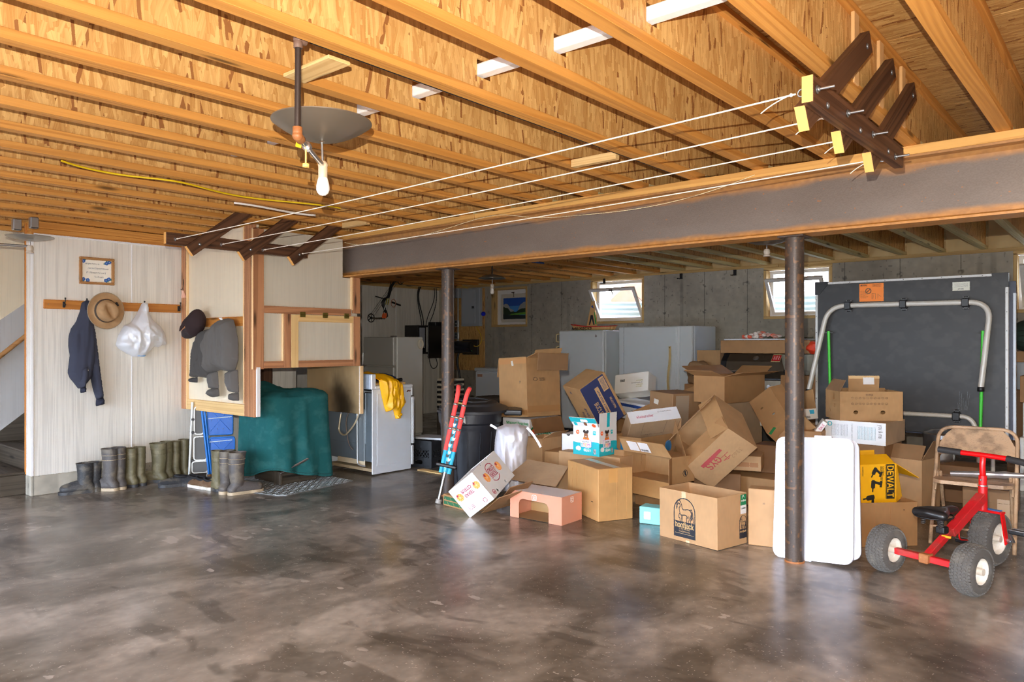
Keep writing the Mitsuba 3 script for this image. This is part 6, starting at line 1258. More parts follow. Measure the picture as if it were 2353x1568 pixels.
b.print_('lettering', text('THE BASKET MARKET', .011, .0005, False, .13), (120, 124, 130), 'F', -.02, 0, -90, .0011); b.print_('round_mark', Point(0, 0).buffer(.018).difference(Point(0, 0).buffer(.011)), (80, 180, 200), 'F', -.185, .055, 0, .0011)
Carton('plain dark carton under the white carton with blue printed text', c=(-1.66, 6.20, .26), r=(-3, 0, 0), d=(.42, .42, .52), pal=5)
YL = (240, 178, 22)
c0, r0, d0 = PILE['dewalt']; b = Carton('yellow and black power tool carton standing in the kraft carton by the tote lids', c=(c0[0], c0[1], .258), r=r0, d=(d0[0], d0[1], .488), colour=mat(YL, .4), opn=('T',))
KB = (34, 30, 22)
b.print_('black_bar', sbox(-.030, -.112, .030, .112), KB, 'F', .095, .13); b.print_('lettering', text('DEWALT', .045, .0005, True, .205), YL, 'F', .095, .13, -90, .0011); b.print_('rule', sbox(-.001, -.11, .001, .11), KB, 'F', .06, .13)
for i, (u, h, t) in enumerate(((.045, .06, '2-TOOL COMBO KIT'), (.035, .11, 'JUEGO COMBINADO DE 2 HERRAMIENTAS'), (.026, .12, 'ENSEMBLE COMBINE DE 2 OUTILS'), (-.105, .06, 'DCK287D1M2'))): b.print_('small_text', text(t, .007, .0005, True, h), KB, 'F', u, .20 - h / 2 + .03, -90)
def tool(b, u, v, s, t):
    b.print_('tool_print', unary_union([affinity.rotate(q, t, origin=(0, 0)) for q in (affinity.scale(rrect(.05, .026, .010), s, s, origin=(0, 0)), affinity.scale(Polygon([(.005, -.012), (.02, -.012), (.014, -.045), (-.002, -.045)]), s, s, origin=(0, 0)), affinity.scale(sbox(-.014, -.058, .022, -.044), s, s, origin=(0, 0)), affinity.scale(sbox(-.045, -.004, -.025, .004), s, s, origin=(0, 0)))]), KB, 'F', u, v)
tool(b, -.02, .20, 1.0, 60); tool(b, -.03, .115, 1.1, 85); tool(b, -.05, .03, 1.2, 10)
M_, w = b.flap('T', 'b', 30, .10, .0); b.flap('T', 'r', 210, .20, .0); b.flap('T', 't', 100, .06, .0)
tri = ext(Polygon([(0, 0), (.012, .0), (.10, -.23), (.0, -.25)]), .003); put(part(b.k, 'side_flap'), xf(tri, b.M @ frame((d0[0] / 2 + .001, -d0[1] / 2, .243), (.85, .52, 0), (0, 0, 1), (.52, -.85, 0))), mat(YL, .4))
b = Carton('open kraft carton on the floor holding the yellow tool carton', 'undwalt', pal=1, opn=('T',)); b.print_('ink_dot', Point(0, 0).buffer(.004), (60, 40, 26), 'F', .11, .09)
for u in (-.09, .02): b.print_('crease', sbox(-.001, -.135, .001, .135), (166, 116, 70), 'F', u, 0)
b = Carton('kraft carton with raised dusty flaps behind the yellow tool carton', 'flapsright', pal=2, opn=('T',), flaps=(('T', 'b', 52, .13, .0, 4), ('T', 'r', 118, .17, .0, 4), ('T', 'l', 150, .14, 0, 4)))
b = Carton('kraft carton sealed with shiny tape behind the tan folding chair', 'tapebox', pal=4); b.tape('T', 0, .0, .30, .60, 0, (168, 156, 148), .15); b.tape('F', .1, -.02, .08, .14, 0, (206, 180, 150), .12); b.print_('crease', sbox(-.15, -.001, .15, .001), (120, 86, 54), 'F', 0, .02)
# ---------------------------------------------------------------- trash can, bag, pogo stick
k = thing('trash_can', 'large black plastic trash can with a lid behind the left post', 'trash can')
tc = np.array([-4.66, 4.86, 0]); tk = mat((34, 36, 42), .38)
prof = [(0, .002), (.215, .002), (.22, .02), (.262, .50), (.268, .52), (.272, .56), (.285, .575), (.288, .655), (.302, .665), (.302, .685), (.285, .688), (.28, .66), (.25, .5), (.21, .03), (0, .03)]
putpart(k, 'body', xf(lathe(prof, 56), Tr(*tc)), tk, 30)
for a in np.arange(14) * 2 * math.pi / 14: putpart(k, 'rib', xf(cbox((.006, .010, .46), .002), Tr(*(tc + (.2465 * math.cos(a), .2465 * math.sin(a), .27))) @ R('z', math.degrees(a)) @ R('y', 5.0)), tk)
lidp = [(.318, .0), (.318, .022), (.305, .03), (.23, .055), (.215, .075), (.12, .085), (0, .088), (0, .083), (.12, .08), (.21, .07), (.225, .05), (.30, .024), (.312, .018), (.312, 0), (.318, 0)]
lm = Tr(tc[0] + .03, tc[1] + .02, .68) @ R('y', 3) @ R('x', 2); putpart(k, 'lid', xf(lathe(lidp, 56), lm), mat((44, 44, 46), .5), 30)
putpart(k, 'lid_lip', xf(rbox((.16, .20, .05), .012), lm @ R('z', 38) @ Tr(.36, 0, -.005)), mat((30, 31, 34), .4), 40)
putpart(k, 'lid_ridge', xf(ext(Polygon([(-.10, -.12), (.10, -.12), (.15, 0), (.10, .12), (-.10, .12), (-.15, 0)]).difference(Polygon([(-.085, -.10), (.085, -.10), (.13, 0), (.085, .10), (-.085, .10), (-.13, 0)])), .012), lm @ Tr(0, 0, .082)), mat((52, 52, 54), .5))
q = Polygon([(-.05, .03), (.03, .03), (.035, -.035), (.015, -.02), (.0, -.05), (-.015, -.02), (-.05, -.005)]); putpart(k, 'torn_sticker', xf(ext(q, .0015), frame(tc + np.array([.142, -.250, .615]), (.87, .494, 0), (0, 0, 1), (.494, -.87, 0)) @ Tr(0, 0, .003)), mat((186, 186, 182), .6))
RTv, FWv = np.array([.7599, .65, 0]), np.array([-.65, .7599, 0])
k = thing('trash_bag', 'crumpled white trash bag slumped between the trash can and the peach carton', 'bag')
bw = mat((224, 225, 234), .5, spec=.4)
bag = [(-.13, .57), (-.06, .60), (.05, .60), (.125, .575), (.135, .50), (.12, .40), (.12, .28), (.11, .12), (.08, .03), (.03, .012), (-.02, .02), (-.06, .03), (-.12, .02), (-.15, .16), (-.155, .32), (-.15, .44), (-.14, .52)]
on_b = lambda m, off=0: hang(m, np.array([-4.05, 4.74, 0]) - FWv * (off - .02), RTv, (0, 0, 1), -FWv)
m = on_b(relief(smoothpoly(bag, .012), .011, bulge(.13, .14, .055, 16, 4.0, 31))); putpart(k, 'bag', m, bw, True)
for pts in ([(-.13, .575), (-.17, .60), (-.185, .605)], [(.12, .585), (.17, .53), (.215, .46), (.235, .42)]):
    putpart(k, 'drawstring', on_b(ext(LineString(pts).buffer(.010, cap_style='flat'), .004), .13), bw)
k = thing('pogo_stick', 'red and blue foam-covered pogo stick leaning by the left post', 'pogo stick')
f0, t0 = np.array([-4.283, 4.099, .006]), np.array([-4.227, 4.335, .925]); A = (t0 - f0) / np.linalg.norm(t0 - f0); S_ = RTv - A * (RTv @ A); S_ /= np.linalg.norm(S_)
redf, blf = mat((232, 74, 70), .7), mat((44, 166, 200), .6)
pt = lambda a, s, n=0.0: f0 + A * a + S_ * s + np.cross(S_, A) * n
putpart(k, 'chrome_post', cyl(pt(.01, 0), pt(.30, 0), .013, 16), CHROME, True); putpart(k, 'rubber_foot', cyl(pt(-.004, 0), pt(.03, 0), .024, 16), mat((150, 146, 140), .6), True)
putpart(k, 'foot_pegs', xf(rbox((.17, .05, .03), .010), frame(pt(.30, 0), S_, np.cross(A, S_), A)), BLACK, True)
for s in (-.034, .034):
    putpart(k, 'side_rail', cyl(pt(.24, s), pt(.42, s), .0165, 16), blf, True)
    putpart(k, 'foam_sleeve', cyl(pt(.42, s), pt(.80, s), .019, 18), redf, True)
    putpart(k, 'foam_grip', tube(spline([pt(.805, s), pt(.86, s * 1.05, .0), pt(.92, s * 1.2, -.01), pt(.95, s * 1.4, -.035)], 14), .0185, 16), redf, True)
    putpart(k, 'handle', tube(spline([pt(.95, s * 1.4, -.036), pt(.965, s * 1.2, -.07), pt(.955, s * 1.0, -.12)], 8), .015, 12), mat((60, 58, 58), .6), True)
    for a in (.60, .695, .80): putpart(k, 'collar', cyl(pt(a - .008, s), pt(a + .008, s), .0215, 18), CHROME, True)
for a0, a1, c in ((.25, .59, (64, 176, 206)), (.61, .69, (36, 120, 150))): putpart(k, 'centre_tube', cyl(pt(a0, 0), pt(a1, 0), .0195, 16), mat(c, .4), True)
for a in (.60, .695): putpart(k, 'collar', cyl(pt(a - .010, 0), pt(a + .010, 0), .024, 18), mat((190, 170, 140), .3, .8), True)
for i in range(14): putpart(k, 'splash_print', xf(ext(smoothpoly([(0, 0), (.012, .008), (.016, .03), (.004, .024), (-.01, .03), (-.008, .01)], .001), .0012), frame(pt(.28 + .028 * i, .010 * ((i % 3) - 1), .0185), S_, A, np.cross(S_, A))), mat((16, 24, 34), .5) if i % 2 else mat((206, 226, 232), .5))
putpart(k, 'cross_bar', cyl(pt(.815, -.034), pt(.815, .034), .008, 10), mat((150, 130, 70), .5), True)
# ---------------------------------------------------------------- white tote lids behind the right post
def tote_lid(c, r, d, label):
    k = thing('tote_lid', label, 'lid'); M = Tr(*c) @ Reul(r) @ R('x', 90)
    wl_ = mat((206, 211, 224), .38); w, h = d[0], d[2]
    putpart(k, 'rim', xf(ext(rrect(w, h, .05).difference(rrect(w - .022, h - .022, .042)), .030), M @ Tr(0, 0, -.015)), wl_, 30)
    putpart(k, 'skin', xf(ext(rrect(w - .018, h - .018, .044), .006), M @ Tr(0, 0, .004)), wl_)
    putpart(k, 'raised_panel', xf(ext(rrect(w - .13, h - .13, .025), .006), M @ Tr(0, 0, .0095)), wl_, 30)
    putpart(k, 'panel_edge', xf(ext(rrect(w - .118, h - .118, .03).difference(rrect(w - .13, h - .13, .026)), .003), M @ Tr(0, 0, .0095)), wl_)
    putpart(k, 'handle_tab', xf(ext(rrect(.10, .02, .006), .02), M @ Tr(.05, h / 2 + .004, -.012)), wl_); putpart(k, 'handle_tab', xf(ext(rrect(.09, .016, .005), .02), M @ Tr(-.05, -h / 2 + .003, -.012)), wl_)
tote_lid((-1.496, 4.522, .357), (6.7, -2.3, -15.7), (.446, .03, .727), 'white plastic tote lid standing behind the right post, front one of two')
tote_lid((-1.475, 4.60, .352), (8, -3.2, -15.7), (.43, .03, .70), 'second white plastic tote lid, mostly hidden behind the front one')
# ---------------------------------------------------------------- folded table tennis table
k = thing('tennis_table', 'dark folded table tennis table standing upright against the back wall', 'table')
Xa, Xb, Za, Zb, yt = -2.385, -.842, .50, 1.862, 7.28
m = bx(Xa, Xb, yt, yt + .022, Za, Zb, .003); dirty(k, 'board', m, 5, False)
wl2 = mat((206, 208, 208), .4)
putpart(k, 'edge_trim', bx(Xa + .09, Xb - .11, yt - .008, yt + .024, Zb - .018, Zb + .003), wl2)
for x in (Xa - .003, Xb - .02): putpart(k, 'edge_trim', bx(x, x + .023, yt - .008, yt + .024, Za, Zb - .10), wl2)
for s, x in ((1, Xa), (-1, Xb)):
    g = ext(Polygon([(0, 0), (.11, 0), (.11, -.02), (.03, -.115), (0, -.115)]).buffer(.004), .036); g.vertices = np.c_[x + s * g.vertices[:, 0], yt - .010 + g.vertices[:, 2], Zb + .004 + g.vertices[:, 1]]
    if s > 0: pass
    else: g.invert()
    putpart(k, 'corner_guard', g, BLACK)
for x in np.linspace(Xa + .16, Xb - .18, 9): putpart(k, 'rivet', cyl((x, yt - .0095, Zb - .008), (x, yt - .0082, Zb - .008), .004, 6), BLACK)
for z in np.linspace(Za + .1, Zb - .16, 8):
    for x in (Xa + .008, Xb - .008): putpart(k, 'rivet', cyl((x, yt - .0095, z), (x, yt - .0082, z), .004, 6), BLACK)
tubew = mat((212, 210, 204), .35)
putpart(k, 'leg_frame', tube(rounded([(-2.41, 7.15, .83), (-2.255, 7.225, 1.635), (-.955, 7.225, 1.63), (-1.016, 7.15, .905)], .16, 10), .0225, 14), tubew, True)
putpart(k, 'leg_frame', tube(rounded([(-2.2, 7.23, .66), (-1.09, 7.23, .664), (-1.05, 7.23, .50)], .10, 8), .019, 12), tubew, True)
for p in ((-2.41, 7.15, .83), (-1.016, 7.15, .905)): putpart(k, 'leg_cap', cyl(np.array(p) + (0, 0, -.02), np.array(p) + (0, 0, .018), .0255, 14), BLACK, True)
for x, z in ((-2.078, 1.632), (-1.614, 1.63), (-1.138, 1.628), (-1.205, .662)):
    g = cat([bx(x - .028, x + .028, 7.195, 7.279, z - .035, z + .035, .006), bx(x - .02, x + .02, 7.255, 7.279, z - .055, z + .055, .004)]); putpart(k, 'clamp', g, mat((26, 26, 28), .4))
    for dx, dz in ((-.02, .048), (.02, .048), (-.02, -.048), (.02, -.048)): putpart(k, 'bolt', ball((x + dx, 7.25, z + dz), .007, 1), ZINC, True)
grn_ = mat((70, 200, 60), .4)
for (x0_, z0_, x1_, z1_) in ((-2.254, 1.40, -2.238, .52), (-1.013, 1.39, -1.035, .52)):
    putpart(k, 'green_rod', cyl((x0_, 7.235, z0_), (x1_, 7.26, z1_), .013, 12), grn_, True); putpart(k, 'bolt', cyl((x0_ - .03, 7.235, z0_ - .015), (x0_ + .04, 7.235, z0_ - .015), .005, 8), ZINC)
putpart(k, 'clip', cyl((-.985, 7.235, 1.18), (-1.02, 7.22, 1.0), .007, 8), BLACK)
pt2 = lambda n, p, c, x, z, o=.001: putpart(k, n, xf(ext(p, .0008) if not isinstance(p, trimesh.Trimesh) else p, frame((x, yt - o, z), (1, 0, 0), (0, 0, 1), (0, -1, 0))), mat(c, .5))
pt2('warning_sticker', sbox(0, 0, .207, .165), (240, 130, 30), -1.993, 1.668); nk = (60, 30, 14)
pt2('sticker_text', text('WARNING', .014, .0005, True, .06), nk, -1.955, 1.818, .0022); pt2('sticker_mark', Polygon([(0, 0), (.016, 0), (.008, .014)]), nk, -1.984, 1.811, .0022)
pt2('sticker_mark', unary_union([Point(0, 0).buffer(.026).difference(Point(0, 0).buffer(.020)), LineString([(-.016, -.016), (.016, .016)]).buffer(.003)]), nk, -1.915, 1.765, .0022)
for i in range(9): pt2('text_line', sbox(0, 0, .055 + .01 * (i % 3), .002), (130, 66, 20), -1.985, 1.70 + .008 * i, .0022)
for i in range(5): pt2('text_line', sbox(0, 0, .075, .002), (130, 66, 20), -1.88, 1.80 + .006 * i, .0022)
pt2('sticker_figure', strokes([[(0, 0), (0, .05), (.03, .05), (.03, 0)], [(.01, 0), (.01, .05)], [(.05, .005), (.05, .045), (.075, .02)]], .002), nk, -1.885, 1.69, .0022)
pt2('maker_label', sbox(0, 0, .128, .075), (206, 206, 192), -1.242, 1.734)
for i in range(4): pt2('text_line', sbox(0, 0, .10, .002), (140, 140, 136), -1.228, 1.765 + .009 * i, .0022)
pt2('label_text', text('STIGA', .010, .0005, True, .045), (50, 50, 54), -1.18, 1.748, .0022)
putpart(k, 'second_half', bx(Xa + .03, Xb + .045, yt + .075, yt + .10, Za - .02, Zb - .06), mat((60, 66, 84), .5)); putpart(k, 'second_half_trim', bx(Xb + .025, Xb + .046, yt + .068, yt + .105, Za - .02, Zb - .16), mat((196, 204, 216), .4)); putpart(k, 'spacer', bx(-1.9, -1.3, yt + .0225, yt + .0745, .7, .8), BLACK)
for x in (-2.2, -1.06, -.955): putpart(k, 'wheel_leg', cyl((x, yt + .05, .06), (x, yt + .05, .60), .016, 12), tubew, True)
for x in (-2.2, -1.06): putpart(k, 'caster', cyl((x - .015, yt + .05, .042), (x + .015, yt + .05, .042), .04, 18), BLACK, 40)
putpart(k, 'base_bar', bx(-2.22, -.93, yt + .03, yt + .07, .085, .115), BLACK); putpart(k, 'nylon_bristles', cat([cyl((-1.185 + .008 * i, 7.20, .72), (-1.19 + .010 * i + .004 * ((i * 7) % 3), 7.20, .78 + .02 * ((i * 5) % 6)), .0012, 4) for i in range(9)]), mat((120, 126, 130), .5), kind='stuff')
# ---------------------------------------------------------------- grill corner
k = thing('grill', 'stainless gas grill under a long cardboard tray behind the right post', 'grill')
ss, dkg = mat((120, 108, 92), .3, .85), mat((24, 24, 26), .4)
lidq = [(7.98, .90), (7.94, .98), (7.97, 1.08), (8.06, 1.165), (8.40, 1.165), (8.48, 1.0), (8.48, .90)]
lm_ = ext(Polygon(lidq), .66); lm_.vertices = np.c_[-3.60 + lm_.vertices[:, 2], lm_.vertices[:, 0], lm_.vertices[:, 1]]; putpart(k, 'lid', lm_, ss)
for x in (-3.665, -2.938):
    e = ext(Polygon(lidq).buffer(.006), .063); e.vertices = np.c_[x + e.vertices[:, 2], e.vertices[:, 0], e.vertices[:, 1]]; putpart(k, 'lid_end', e, dkg)
putpart(k, 'handle', cyl((-3.55, 7.885, .975), (-3.0, 7.885, .975), .014, 14), CHROME, True)
for x in (-3.5, -3.05): putpart(k, 'handle_post', cyl((x, 7.885, .975), (x, 7.96, .985), .010), CHROME, True)
putpart(k, 'thermometer', cat([xf(lathe([(0, .012), (.03, .010), (.034, 0), (0, 0)], 24), frame((-3.27, 8.005, 1.118), (1, 0, 0), (0, .75, .66), (0, -.66, .75)))]), CHROME, 30)
for n_, p_, c_, o_ in (('sticker', sbox(-.05, -.062, .05, .062), (206, 196, 150), .001), ('sticker_red', sbox(-.046, -.045, .046, .046), (176, 36, 40), .002)): putpart(k, n_, xf(ext(p_, .0006), frame((-3.04, 8.008, 1.118), (1, 0, 0), (0, .727, .686), (0, -.686, .727)) @ Tr(0, 0, o_ + .003)), mat(c_, .5))
for i in range(6): putpart(k, 'sticker_dot', xf(ext(Point(-.025 + .025 * (i % 3), -.015 + .03 * (i // 3)).buffer(.008), .0006), frame((-3.04, 8.008, 1.118), (1, 0, 0), (0, .727, .686), (0, -.686, .727)) @ Tr(0, 0, .0062)), mat((226, 210, 200), .5))
putpart(k, 'firebox', bx(-3.62, -2.92, 7.98, 8.46, .78, .899), dkg); putpart(k, 'control_panel', bx(-3.62, -2.92, 7.93, 7.979, .74, .88, .006), ss); putpart(k, 'cabinet', bx(-3.58, -2.96, 8.0, 8.45, .05, .779), mat((60, 58, 56), .5))
for x in (-3.45, -3.27, -3.09): putpart(k, 'knob', cyl((x, 7.90, .81), (x, 7.93, .81), .022, 16), CHROME, 40)
for x in (-3.45, -3.05): putpart(k, 'caster', cyl((x, 8.1, .025), (x + .02, 8.1, .025), .024, 14), BLACK)
b = Carton('long shallow cardboard tray lying on top of the grill', c=(-3.16, 8.21, 1.245), d=(1.0, .54, .145), pal=1, name='cardboard_tray', catg='tray')
k = thing('foam_sheet', 'white foam sheet on the long cardboard tray over the grill', 'foam'); put(k, bx(-3.63, -2.72, 7.96, 8.46, 1.3185, 1.335, .006), mat((216, 226, 236), .6))
k = thing('artificial_flowers', 'heap of pink and white paper flowers on the foam sheet over the grill', 'flowers')
rr_ = random.Random(5); cols_ = [(224, 214, 208), (226, 150, 130), (212, 96, 70), (232, 226, 220), (200, 160, 150)]
for j in range(46):
    a, q = rr_.random() * 6.28, rr_.random() ** .6; x, y = -3.28 + .22 * q * math.cos(a), 8.16 + .12 * q * math.sin(a); z = 1.355 + .05 * (1 - q)
    m = trimesh.creation.icosphere(1); m.vertices *= (1 + .5 * (meshkit.noise(m.vertices * 3 + j) - .5))[:, None]; m.apply_scale([.026, .026, .016]); putpart(k, 'flower', xf(m, Tr(x, y, z) @ R('x', rr_.uniform(-60, 60))), mat(cols_[j % 5], .7))
putpart(k, 'stems', cat([cyl((-3.2, 8.15, 1.345 + .004 * i), (-2.80 + .02 * i, 8.10 + .03 * i, 1.342), .006, 6) for i in range(5)]), mat((60, 60, 44), .7), kind='stuff')
Carton('plain upright carton between the white fridge and the grill', c=(-3.98, 8.42, .60), d=(.30, .24, 1.198), pal=0, opn=('T',))
k = thing('paper_bag', 'crumpled brown paper bag beside the upright carton by the fridge', 'paper bag')
cm = trimesh.creation.icosphere(4); v = cm.vertices; v = np.sign(v) * np.abs(v) ** .6 * [.13, .09, .14]; v *= (1 + .35 * (meshkit.fbm(v * 18, 3, 3) - .5))[:, None]; cm.vertices = v; m = xf(cm, Tr(-4.02, 8.12, .93)); putpart(k, 'bag', m, 'card', True, pal_uv(m, 4)); putpart(k, 'stamp', bx(-4.05, -3.99, 8.02, 8.028, .90, .93), mat((50, 40, 34), .7))
Carton('plain carton under the crumpled paper bag', c=(-4.02, 8.12, .40), d=(.26, .22, .80), pal=1)
k = thing('orange_bag', 'bright orange-red bag tucked behind the tennis table by the grill', 'bag'); cm = trimesh.creation.icosphere(3); v = cm.vertices * [.09, .07, .07]; cm.vertices = v * (1 + .5 * (meshkit.fbm(v * 25, 2, 3) - .5))[:, None]; put(k, xf(cm, Tr(-2.60, 7.92, 1.236)), mat((232, 70, 40), .5), True)
k = thing('grey_bucket', 'round grey ribbed bucket beside the grill behind the right post', 'bucket'); put(k, xf(lathe([(0, 0), (.10, .0), (.16, .05), (.185, .14), (.19, .21), (.18, .21), (.15, .06), (0, .02)], 36), Tr(-2.70, 7.78, .955)), mat((150, 148, 134), .7), 30)
Carton('brown carton right of the grill under the grey bucket', c=(-2.66, 7.78, .477), d=(.38, .34, .954), pal=1)
# ---------------------------------------------------------------- things beyond the tennis table at the right edge
cl_ = Carton('white carton stamped with a blue arrow in the stack at the right edge', c=(-.56, 7.92, .62), d=(.46, .36, .30), colour=mat((206, 206, 202), .55))
cl_.print_('arrow', unary_union([sbox(-.010, -.03, .010, .02), Polygon([(-.028, .018), (.028, .018), (0, .05)])]), (44, 60, 110), 'F', -.085, .08); cl_.print_('lettering', text('THIS SIDE UP', .022, .0005, True, .22), (60, 66, 90), 'F', -.06, .0); cl_.print_('lettering', text('KEEP IN COOL, DRY PLACE', .016, .0005, True, .30), (60, 66, 90), 'F', -.02, -.06)
c2_ = Carton('white carton lettered in green and red, lowest of the stack at the right edge', c=(-.56, 7.92, .235), d=(.50, .40, .468), colour=mat((214, 214, 210), .55)); c2_.print_('lettering', text("Missouri's Best", .05, .0005, True, .34), (36, 120, 66), 'F', -.03, .17); c2_.print_('lettering', text('Home Grown Produce', .03, .0005, True, .30), (206, 80, 60), 'F', 0, .09); c2_.print_('green_mark', Point(0, 0).buffer(.05).difference(Point(0, 0).buffer(.025)), (40, 130, 80), 'F', -.14, -.02)
Carton('brown carton with open top on the stack at the right edge', c=(-.58, 7.92, .885), d=(.46, .34, .228), pal=1, opn=('T',))
Carton('grey-brown flat carton under the brown open one at the right edge', c=(-.44, 8.40, .38), d=(.40, .30, .758), pal=6)
k = thing('seed_bag', 'yellow printed paper bag standing in the stack at the right edge', 'bag'); m = rbox((.20, .09, .36), .02); putpart(k, 'bag', xf(m, Tr(-.63, 7.85, 1.08) @ R('y', 9)), mat((220, 168, 70), .6), 40); putpart(k, 'print', xf(ext(Point(0, 0).buffer(.035), .001), frame((-.655, 7.803, 1.13), (1, 0, -.15), (.15, 0, 1), (0, -1, 0))), mat((70, 140, 190), .5)); putpart(k, 'print', xf(ext(sbox(-.06, -.012, .06, .012), .001), frame((-.655, 7.803, .96), (1, 0, -.15), (.15, 0, 1), (0, -1, 0))), mat((60, 110, 110), .5))
k = thing('white_bucket', 'white plastic bucket behind the wire basket at the right edge', 'bucket'); put(k, xf(lathe([(0, 0), (.10, 0), (.125, .24), (.132, .245), (.132, .25), (.118, .25), (.095, .01), (0, .01)], 32), Tr(-.80, 8.25, .86)), mat((196, 204, 214), .5), 30)
Carton('plain carton under the white bucket at the right edge', c=(-.80, 8.28, .429), d=(.30, .30, .858), pal=5)
k = thing('wire_basket', 'black wire basket in the stack at the right edge', 'basket')
for i in range(7): putpart(k, 'wire', cyl((-.74 + .035 * i, 8.08, 1.0), (-.73 + .035 * i, 8.08, 1.20), .004, 6), BLACK)
for z in (1.003, 1.065, 1.13, 1.197): putpart(k, 'wire', cyl((-.745, 8.08, z), (-.51, 8.08, z), .004, 6), BLACK)
Carton('small brown carton under the dark green bag at the right edge', c=(-.80, 8.27, 1.16), d=(.22, .24, .10), pal=1)
k = thing('green_bag', 'round dark green mesh bag with a black handle at the right edge', 'bag'); m = trimesh.creation.icosphere(3); m.vertices *= np.array([.15, .14, .145]); putpart(k, 'bag', xf(m, Tr(-.80, 8.28, 1.352)), mat((30, 48, 38), .8), True)
for i in range(8): putpart(k, 'mesh_cord', xf(tube([(.151 * math.cos(t) , .141 * math.sin(t) * math.cos(.4 * i), .147 * math.sin(t) * math.sin(.4 * i)) for t in np.linspace(0, 2 * math.pi, 25)], .003, 5, False), Tr(-.80, 8.28, 1.352)), mat((18, 26, 22), .8))
putpart(k, 'handle', tube(spline([(-.72, 8.17, 1.43), (-.66, 8.14, 1.44), (-.645, 8.14, 1.37), (-.67, 8.15, 1.30)], 12), .012, 8), BLACK, True)
k = thing('chrome_pot', 'shiny chrome pot on the floor behind the tan folding chair', 'pot'); put(k, xf(lathe([(0, 0), (.11, 0), (.12, .02), (.12, .22), (.126, .225), (.12, .235), (.06, .26), (0, .265)], 32), Tr(-1.30, 7.05, .30)), CHROME, 30)
Carton('low brown carton under the chrome pot', c=(-1.22, 6.98, .149), d=(.46, .30, .298), pal=5)
# ---------------------------------------------------------------- tan folding chair
k = thing('folding_chair', 'tan metal folding chair with a worn seat behind the red tricycle', 'chair')
th_ = math.radians(37); ce = RTv * math.cos(th_) - FWv * math.sin(th_); cf = -FWv * math.cos(th_) - RTv * math.sin(th_); c0 = np.array([-.615, 5.80, 0])
cp_ = lambda a, b, z: c0 + ce * a + cf * b + np.array([0, 0, z])
Wc = .445
main = rounded([cp_(0, .46, .008), cp_(0, .055, .72), cp_(-Wc, .055, .72), cp_(-Wc, .46, .008)], .10, 9); dirty(k, 'frame', tube(main, .0115, 12), 8)
rear = [cp_(-.03, .24, .44), cp_(-.03, -.02, .008)], [cp_(-Wc + .03, .24, .44), cp_(-Wc + .03, -.02, .008)]
for r_ in rear: dirty(k, 'rear_leg', tube(r_, .0105, 12), 8)
dirty(k, 'rear_brace', tube([cp_(-.03, .035, .10), cp_(-Wc + .03, .035, .10)], .0085, 10), 8); dirty(k, 'front_brace', tube([cp_(-.003, .40, .11), cp_(-Wc + .003, .40, .11)], .0085, 10), 8)
for a in (0.0, -Wc):
    s_ = .028 if a == 0 else -.028; dirty(k, 'link', tube([cp_(a - s_ * .5, .215, .44), cp_(a - s_ * .5, .34, .335)], .007, 8), 8)
sp = Polygon([(-.015, .08), (-.02, .40), (-.06, .455), (-Wc + .06, .455), (-Wc + .02, .40), (-Wc + .015, .08)]).buffer(.018).buffer(-.006)
m = ext(sp, .022); m.vertices = np.array([cp_(v[0], v[1], .375 + v[2] + .045 * v[1]) for v in m.vertices]); 
if m.volume < 0: m.invert()
dirty(k, 'seat', m, 8, 30)
u_, w_ = np.meshgrid(np.linspace(0, 1, 13), np.linspace(0, 1, 7), indexing='ij')
def bk(off): return np.stack([[cp_(-.012 - (Wc - .024) * u, .055 + .567 * (.72 - z) + .035 * math.sin(math.pi * u) * -1 + off, z) for u, z in zip(ur, [(.715 - (.10 * (1 - min(1, u / .22, (1 - u) / .22)) ** 2)) * (1 - w) + .545 * w for u, w in zip(ur, wr)])] for ur, wr in zip(u_, w_)])
bk1, bk2 = loft(bk(.0), close=False), loft(bk(-.006)[::-1], close=False); dirty(k, 'backrest', cat([bk1, bk2]), 8)
k = thing('foil_tube', 'silver foil-wrapped tube lying across the folding chair seat', 'tube')
m = tube([cp_(-.36 + .45 * t, .20 + .03 * t, .425 + .035 * t) for t in np.linspace(0, 1, 30)], .016 + .010 * meshkit.noise(np.c_[np.linspace(0, 9, 30), np.zeros(30), np.zeros(30)], 3), 12); putpart(k, 'foil', m, mat((180, 178, 178), .3, .8), False); putpart(k, 'blue_mark', ball(cp_(-.12, .215, .452), .012, 1), mat((50, 80, 150), .5))
